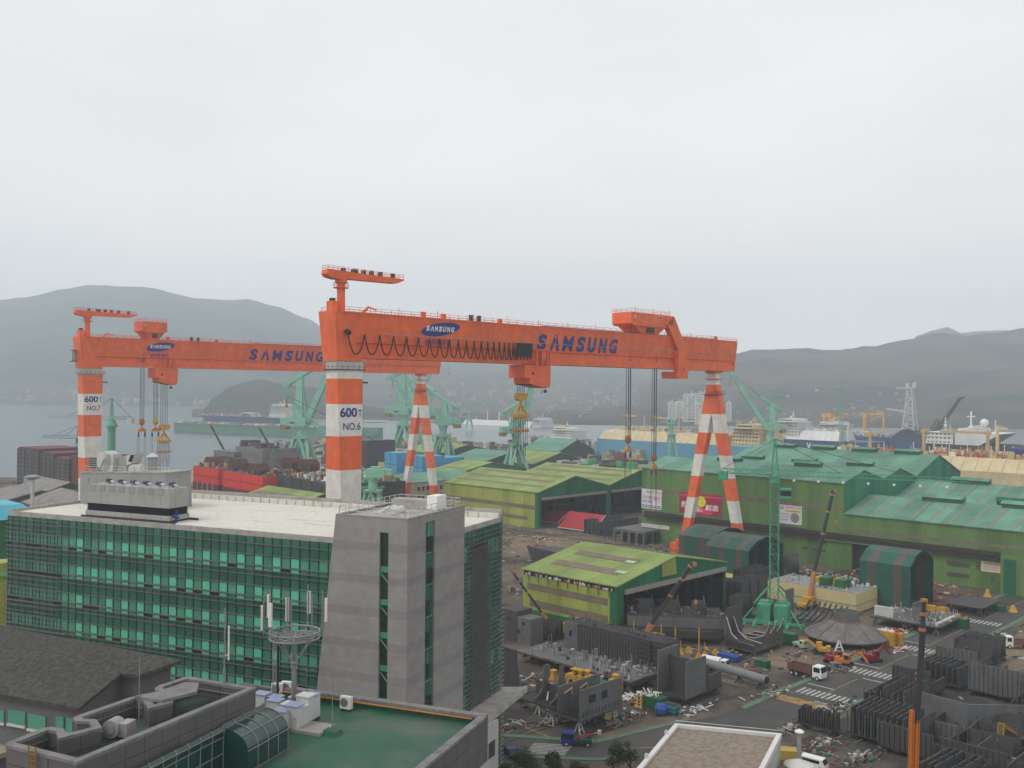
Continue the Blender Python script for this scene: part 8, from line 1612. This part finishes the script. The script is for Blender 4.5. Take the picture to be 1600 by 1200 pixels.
for k in range(6): mb = MB(WHITEP); mb.lathe([(.16, .3), (.16, 2.6), (.06, 3.0)], (.3 + (k % 3) * .7, .5 + (k // 3) * .9, 0), 8); mb.build('gas_bottle', s)
s = tag(MB(BLUB).lathe([(.5, 0), (1.2, .5), (1.3, 1.4), (.9, 2.1), (.2, 2.3)], n=14).build('blue_bag', None, (*ong(1033, 1117), 0)), 'round blue bulk bag beside the green wire cage', 'bulk bag')
s = empty('wire_cage', 'green wire cage with blue contents beside the blue bulk bag', 'cage', (*ong(1053, 1121), 0), YAW); mb = MB(mat('cage_green', (.05, .30, .16), .5))
for x in (0, 2.2):
    for y in (0, 3): mb.bar((x, y, 0), (x, y, 1.8), .1)
for z in (0.1, .9, 1.8): mb.bar((0, 0, z), (2.2, 0, z), .08); mb.bar((0, 3, z), (2.2, 3, z), .08); mb.bar((0, 0, z), (0, 3, z), .08); mb.bar((2.2, 0, z), (2.2, 3, z), .08)
mb.build('frame', s); mb = MB(mat('crate_blue_dark', (.02, .05, .12), .6)); mb.box(.2, 2.0, .2, 2.8, .1, 1.3); mb.build('contents', s)
box_unit(1150, 1036, 2.2, 5.0, 1.3, BLUB, 'open blue skip behind the white tanker truck', 'skip', 'skip'); box_unit(1197, 1047, 2, 3, 1.8, GCON, 'small green container near the curved frame block'); box_unit(1239, 1010, 2.5, 5, 2.8, GCON, 'green container under the curved frames beside the lattice crane base')
box_unit(1396, 1012, 1.5, 3.2, 3.6, YEL, 'yellow cabinet with black port, left of the pair right of the cone', 'yellow_cabinet', 'machine', [WHITEP]); box_unit(1409, 1011, 1.5, 3.0, 3.2, YEL, 'yellow cabinet with black port, right of the pair right of the cone', 'yellow_cabinet', 'machine', [REDP])
box_unit(1300, 912 + 30, 2, 3, 2.4, GCON, 'green bin behind the cream deckhouse') if False else None
box_unit(1478, 962, 2, 8, 2.0, YEL, 'row of yellow skids behind the grey panel with upright plate', 'yellow_skid', 'machine', [YEL, STEEL3]); box_unit(1510, 984, 2.4, 4.5, 2.6, GCON, 'green engine unit with yellow base at the panel corner by the road', 'engine_unit', 'machine', [YEL]); box_unit(1568, 957, 2, 3, 1.6, GCON, 'small green bin on the red floor by the road')
s = empty('yellow_hopper', 'small yellow cone hopper beside the road at the far right', 'hopper', (*ong(1583, 956), 0)); mb = MB(YEL); mb.lathe([(1.3, 0), (1.0, .5), (.4, 1.9)], n=10); mb.build('cone', s)
s = empty('yellow_hopper', 'small yellow cone hopper at the foot of the hall wall', 'hopper', (*ong(1543, 932), 0)); mb = MB(YEL); mb.lathe([(1.2, 0), (.9, .5), (.4, 2.2)], n=10); mb.build('cone', s)
# small tracked machines
def excavator(px, py, lab, m, ang, arm=True):
    s = empty('tracked_machine', lab, 'machine', (*ong(px, py), 0), R(ang)); mb = MB(BLACK); mb.box(-2, 2, -1.3, -.7, 0, .8); mb.box(-2, 2, .7, 1.3, 0, .8); mb.build('track', s); mb = MB(m); mb.box(-1.8, .9, -1.0, 1.0, .85, 1.6); mb.box(-1.8, -.9, -1.0, 1.0, 1.6, 2.0); mb.box(.1, 1.4, -1.0, 0, .85, 2.7); mb.build('body', s); mb = MB(GLASSD); mb.box(1.4, 1.43, -.9, -.1, 1.7, 2.6); mb.box(.3, 1.3, -1.03, -1.0, 1.7, 2.6); mb.build('cab_window', s)
    if arm: mb = MB(m); mb.bar((1.2, .5, 1.6), (3.6, .5, 3.4), .4); mb.bar((3.6, .5, 3.4), (5.2, .5, 1.2), .32); mb.build('arm', s)
    return s
excavator(1318, 1040, 'orange tracked machine on the sandy patch beside the white scrap', mat('machine_orange', (.50, .17, .03), .6, .25, 1), -30); excavator(1303, 1036, 'dark red machine left of the orange tracked machine', mat('machine_red', (.28, .01, .02), .5), 20, False); excavator(1285, 1022, 'yellow and black machine in front of the steel cone', YEL, 160); excavator(1362, 1034, 'red low loader machine beside the road kerb', mat('machine_red', (.28, .01, .02)), 15)
s = empty('white_trestle', 'white A-shaped trestle right in front of the steel cone', 'trestle', (*ong(1311, 1018), 0), 0); mb = MB(WHITEP); mb.bar((-1, 0, 0), (0, 0, 2.6), .35); mb.bar((1, 0, 0), (0, 0, 2.6), .35); mb.bar((-.6, 0, 1), (.6, 0, 1), .25); mb.build('frame', s)
def pile(px, py, a, b, n, ms, lab, h=1.0, ang=0, name='scrap_pile'):
    r = random.Random(int(px * 3 + py)); X, Y = ong(px, py); mb = MB()
    for k in range(int(n * .7)):
        mb.use(r.choice(ms)); x, y = r.gauss(0, a / 3), r.gauss(0, b / 3); t = r.random(); z = r.uniform(.05, h * (1 - min(.8, abs(x) / a + abs(y) / b)))
        an_ = r.choice([0, 1.57, r.uniform(0, 3.14)]) + r.uniform(-.2, .2); q = r.uniform(.25, 1.3); c, s_ = math.cos(an_) * q, math.sin(an_) * q
        if t < .6: mb.tube((x - c, y - s_, z), (x + c, y + s_, z + r.uniform(-.1, .4)), r.uniform(.04, .12), n=6)
        else: mb.box(x, x + r.uniform(.2, .9), y, y + r.uniform(.2, .9), 0, z + .15)
    return tag(mb.build(name, None, (X, Y, 0), YAW + R(ang)), lab, 'scrap pile')
PALE = mat('scrap_pale', (.22, .215, .20), .6, .2, 2)
SC = [LGREY, PALE, GREYM, STEEL2, STEEL3, STEEL, STEEL2, PALE, RUSTY]; SC2 = SC + SC + [RUSTY, RUSTY, mat('scrap_red', (.22, .03, .02), .6), mat('scrap_yellow', (.35, .20, .02), .6), mat('scrap_green', (.03, .14, .06), .6)]
pile(1305, 1046, 8, 4, 130, SC, 'heap of pale pipes and grating in front of the dump truck', 1.6); pile(1208, 1084, 9, 3.5, 110, SC + [YEL, GREENC], 'long pile of pipes with yellow pieces at the near end of the long pipe', 1.2)
pile(1300, 1110, 11, 3.5, 150, SC, 'strip of pale pipe scrap between the road and the ribbed blocks', 1.0, 0); pile(1240, 1140, 7, 2.5, 80, SC, 'pipe bundle behind the white parapet of the brown flat roof', 1.0); pile(1275, 1172, 12, 4, 170, SC2, 'long heap of white and red scrap beside the silo', 1.2, -8); pile(1345, 1188, 10, 3.5, 120, SC2, 'scrap heap below the slatted ribbed block at the bottom edge', 1.2)
pile(1500, 1035, 8, 3, 80, SC2, 'small scrap heap on the sandy ground right of the road', 1.2); pile(1245, 1025, 6, 3, 60, SC2, 'loose pipes left of the yellow and black machine', .8); pile(1180, 1052, 8, 3, 80, SC2, 'rusty low scrap between the curved frames and the long pipe', .8); pile(1085, 1112, 9, 2.5, 90, [WHITEP, LGREY, STEEL2], 'white pipe pile behind the brown flat roof', .9); pile(978, 1126, 9, 3, 110, SC2, 'mixed reels and pipes right of the open steel box', 1.4)
pile(800, 1135, 7, 3, 80, SC, 'pale pipes on the asphalt at the office foot', .9); pile(862, 1128, 6, 2, 50, SC2, 'scrap under the open steel box', .9); pile(835, 1060, 8, 3, 70, SC2 + [BLUB], 'scrap with blue pieces under the pipe covered panel', 1.0); pile(975, 1092, 6, 2, 50, [WHITEP, LGREY], 'white scrap right of the single yellow machine', .8)
pile(1405, 1016, 6, 2, 50, [REDP, MAROON, WHITEP], 'dark red hoses in front of the yellow cabinets', .5); pile(1340, 1022, 6, 2, 60, SC2, 'scrap strip between the trestle and the red machine', .7); pile(1320, 905, 16, 3, 150, [LGREY, GREENC, STEEL3, WHITEP], 'row of small parked gear along the foot of the hall wall', 1.6, 90); pile(1270, 896, 12, 3, 120, [LGREY, WHITEP, STEEL3, BLACK], 'row of bicycles and gear at the hall wall left of the door', 1.5, 90); pile(1450, 912, 12, 2.5, 90, [STEEL3, REDP, YEL, WHITEP], 'low gear along the hall wall behind the lone striped tent', 1.2, 90)
pile(1340, 895, 6, 3, 60, [RUSTY, TAN, STEEL3], 'brown stored goods in the hall doorway', 1.6); pile(845, 842, 14, 4, 120, [YEL, TAN, STEEL3, LGREY], 'row of yellow and grey gear along the twin-roofed hall', 1.3, 90); pile(860, 858, 16, 4, 120, [RUSTY, STEEL3, TAN, REDP], 'row of rusty trestles in front of the twin-roofed hall', 1.6, 90); pile(1030, 862, 14, 4, 120, SC, 'pale scrap before the orange leg foot of the big gantry crane', 1.5); pile(800, 925, 10, 6, 130, SC2, 'scrap between the office and the near green shed', 2.0); pile(795, 965, 8, 5, 110, SC, 'dark scrap left of the near green shed corner', 2.0)
pile(1590, 1090, 8, 4, 60, [PIPEO, STEEL3, RUSTY], 'orange and brown scrap at the right edge of the storage field', 3.0); pile(1140, 1020, 10, 3, 90, SC2, 'mixed scrap between the support posts and the curved frames', 1.0); pile(1420, 985, 8, 3, 60, SC, 'scrap strip under the flat grey panel', .9)
s = empty('cable_reel', 'small cable reel right of the open steel box', 'cable reel', (*ong(948, 1125), 0), R(30)); mb = MB(TAN); mb.T = Matrix.Translation((0, 0, .9)) @ Matrix.Rotation(R(90), 4, 'X'); mb.lathe([(.9, -.5), (.9, -.42)], n=16); mb.lathe([(.9, .42), (.9, .5)], n=16); mb.build('flange', s); mb = MB(STEEL3); mb.T = Matrix.Translation((0, 0, .9)) @ Matrix.Rotation(R(90), 4, 'X'); mb.lathe([(.5, -.42), (.5, .42)], n=14); mb.build('drum', s)
for i, (px, py) in enumerate(((822, 1000), (848, 1078), (865, 1062))): 
    X, Y = ong(px, py); s = empty('yellow_trestle', ('yellow stand beside the boxy grey block', 'yellow stand under the pipe covered panel, left', 'yellow stand under the pipe covered panel, centre')[i], 'trestle', (X, Y, 0), YAW); mb = MB(YEL); mb.frus(-.7, .7, -.7, .7, 0, -.4, .4, -.4, .4, 1.8); mb.build('frame', s); mb = MB(YEL); mb.box(-.6, .6, -.6, .6, 1.8, 2.1); mb.build('cap', s)
# far ground clutter scattered over the bare yard
r = random.Random(99); mb = MB()
for k in range(1500):
    reg = r.random()
    if reg < .35: u, v = r.uniform(190, 330), r.uniform(100, 200)
    elif reg < .6: u, v = r.uniform(230, 320), r.uniform(200, 330)
    elif reg < .8: u, v = r.uniform(135, 200), r.uniform(112, 140)
    else: u, v = r.uniform(165, 330), r.uniform(20, 84)
    X, Y = W(u, v); px = 800 + 1500 * X / Y
    if px < 780: continue
    mb.use(r.choice([STEEL2, STEEL3, LGREY, RUSTY, STEEL, TAN, GREYM])); mb.T = Matrix.Translation((X, Y, 0)) @ Matrix.Rotation(r.uniform(0, 3.1), 4, 'Z'); a = r.uniform(.15, 1.0); mb.box(-a, a, -.15, r.uniform(.0, .5), .015, r.uniform(.1, .5))
mb.T = Matrix(); struct(mb.build('ground_litter'), 'stuff')
# ---- trees at the bottom of the picture
LEAF = two_tone('leaf_green', (.035, .055, .015), (.075, .095, .025), 1.5, .4, .6, rough=.8); LEAF2 = two_tone('leaf_brown', (.085, .055, .025), (.05, .06, .02), 1.5, .4, .6, rough=.8); BARK = mat('bark', (.06, .045, .035), .9, .3, 2)
def tree(px, py_top, Y, h, rad, lab, seed, m=LEAF, n=2600):
    r = random.Random(seed); X = at(px, py_top, Y)[0]; s = empty('tree', lab, 'tree', (X, Y, 0)); mb = MB(BARK); mb.tube((0, 0, 0), (0, 0, h * .55), .2, .11, 8); ends = []
    for k in range(9):
        t = r.uniform(0, 6.28); z0 = h * r.uniform(.25, .55); e = Vector((math.cos(t) * rad * r.uniform(.4, .85), math.sin(t) * rad * r.uniform(.4, .85), h * r.uniform(.5, .92))); mb.tube((0, 0, z0), e, .07, .03, 5); ends.append(e)
    mb.build('trunk', s); mb = MB(m); C = ends + [Vector((r.uniform(-.4, .4) * rad, r.uniform(-.4, .4) * rad, h * r.uniform(.6, .95))) for k in range(7)]
    for k in range(n):
        c = r.choice(C); d = Vector((r.gauss(0, 1), r.gauss(0, 1), r.gauss(0, .8))); d = d.normalized() * rad * .42 * r.random() ** .4; p = c + d; a = Vector((r.gauss(0, 1), r.gauss(0, 1), r.gauss(0, 1))).normalized() * r.uniform(.09, .17); b = a.cross(Vector((r.gauss(0, 1), r.gauss(0, 1), r.gauss(0, 1)))).normalized() * r.uniform(.06, .12)
        mb.add([p - a, p - b, p + a, p + b], [(0, 1, 2, 3)])
    mb.build('crown', s); return s
tree(818, 1178, 148, 6.6, 2.4, 'bushy dark green tree at the bottom edge, left one by the zebra crossing', 1); tree(863, 1190, 150, 5.2, 1.6, 'smaller green tree at the bottom edge right of the crossing', 2); tree(958, 1176, 151, 6.4, 1.9, 'bushy green tree at the bottom edge near the brown flat roof', 3); tree(985, 1172, 153, 6.0, 1.5, 'sparse brownish tree touching the brown flat roof', 4, LEAF2, 1100); tree(905, 1192, 149, 4.6, 1.8, 'reddish brown shrubby tree between the two green trees', 5, LEAF2, 1300); tree(792, 1188, 146, 5.4, 1.4, 'brownish tree beside the pale podium wall', 6, LEAF2, 900)
HAZE_D = 2.4e-4
# ================================================================== HAZE (last: one closed box of even, pale air)
hz = MB(); _m = bpy.data.materials.new('haze_air'); _m.use_nodes = True; _t = _m.node_tree; _t.nodes.remove(_t.nodes['Principled BSDF'])
_v = _t.nodes.new('ShaderNodeVolumePrincipled'); _v.inputs['Color'].default_value = (.82, .915, 1.0, 1); _v.inputs['Density'].default_value = HAZE_D
_t.links.new(_v.outputs[0], _t.nodes['Material Output'].inputs['Volume'])
hz.use(_m); hz.box(-7200, 7200, -480, 6800, -5.0, 720); struct(hz.build('haze'), 'stuff')
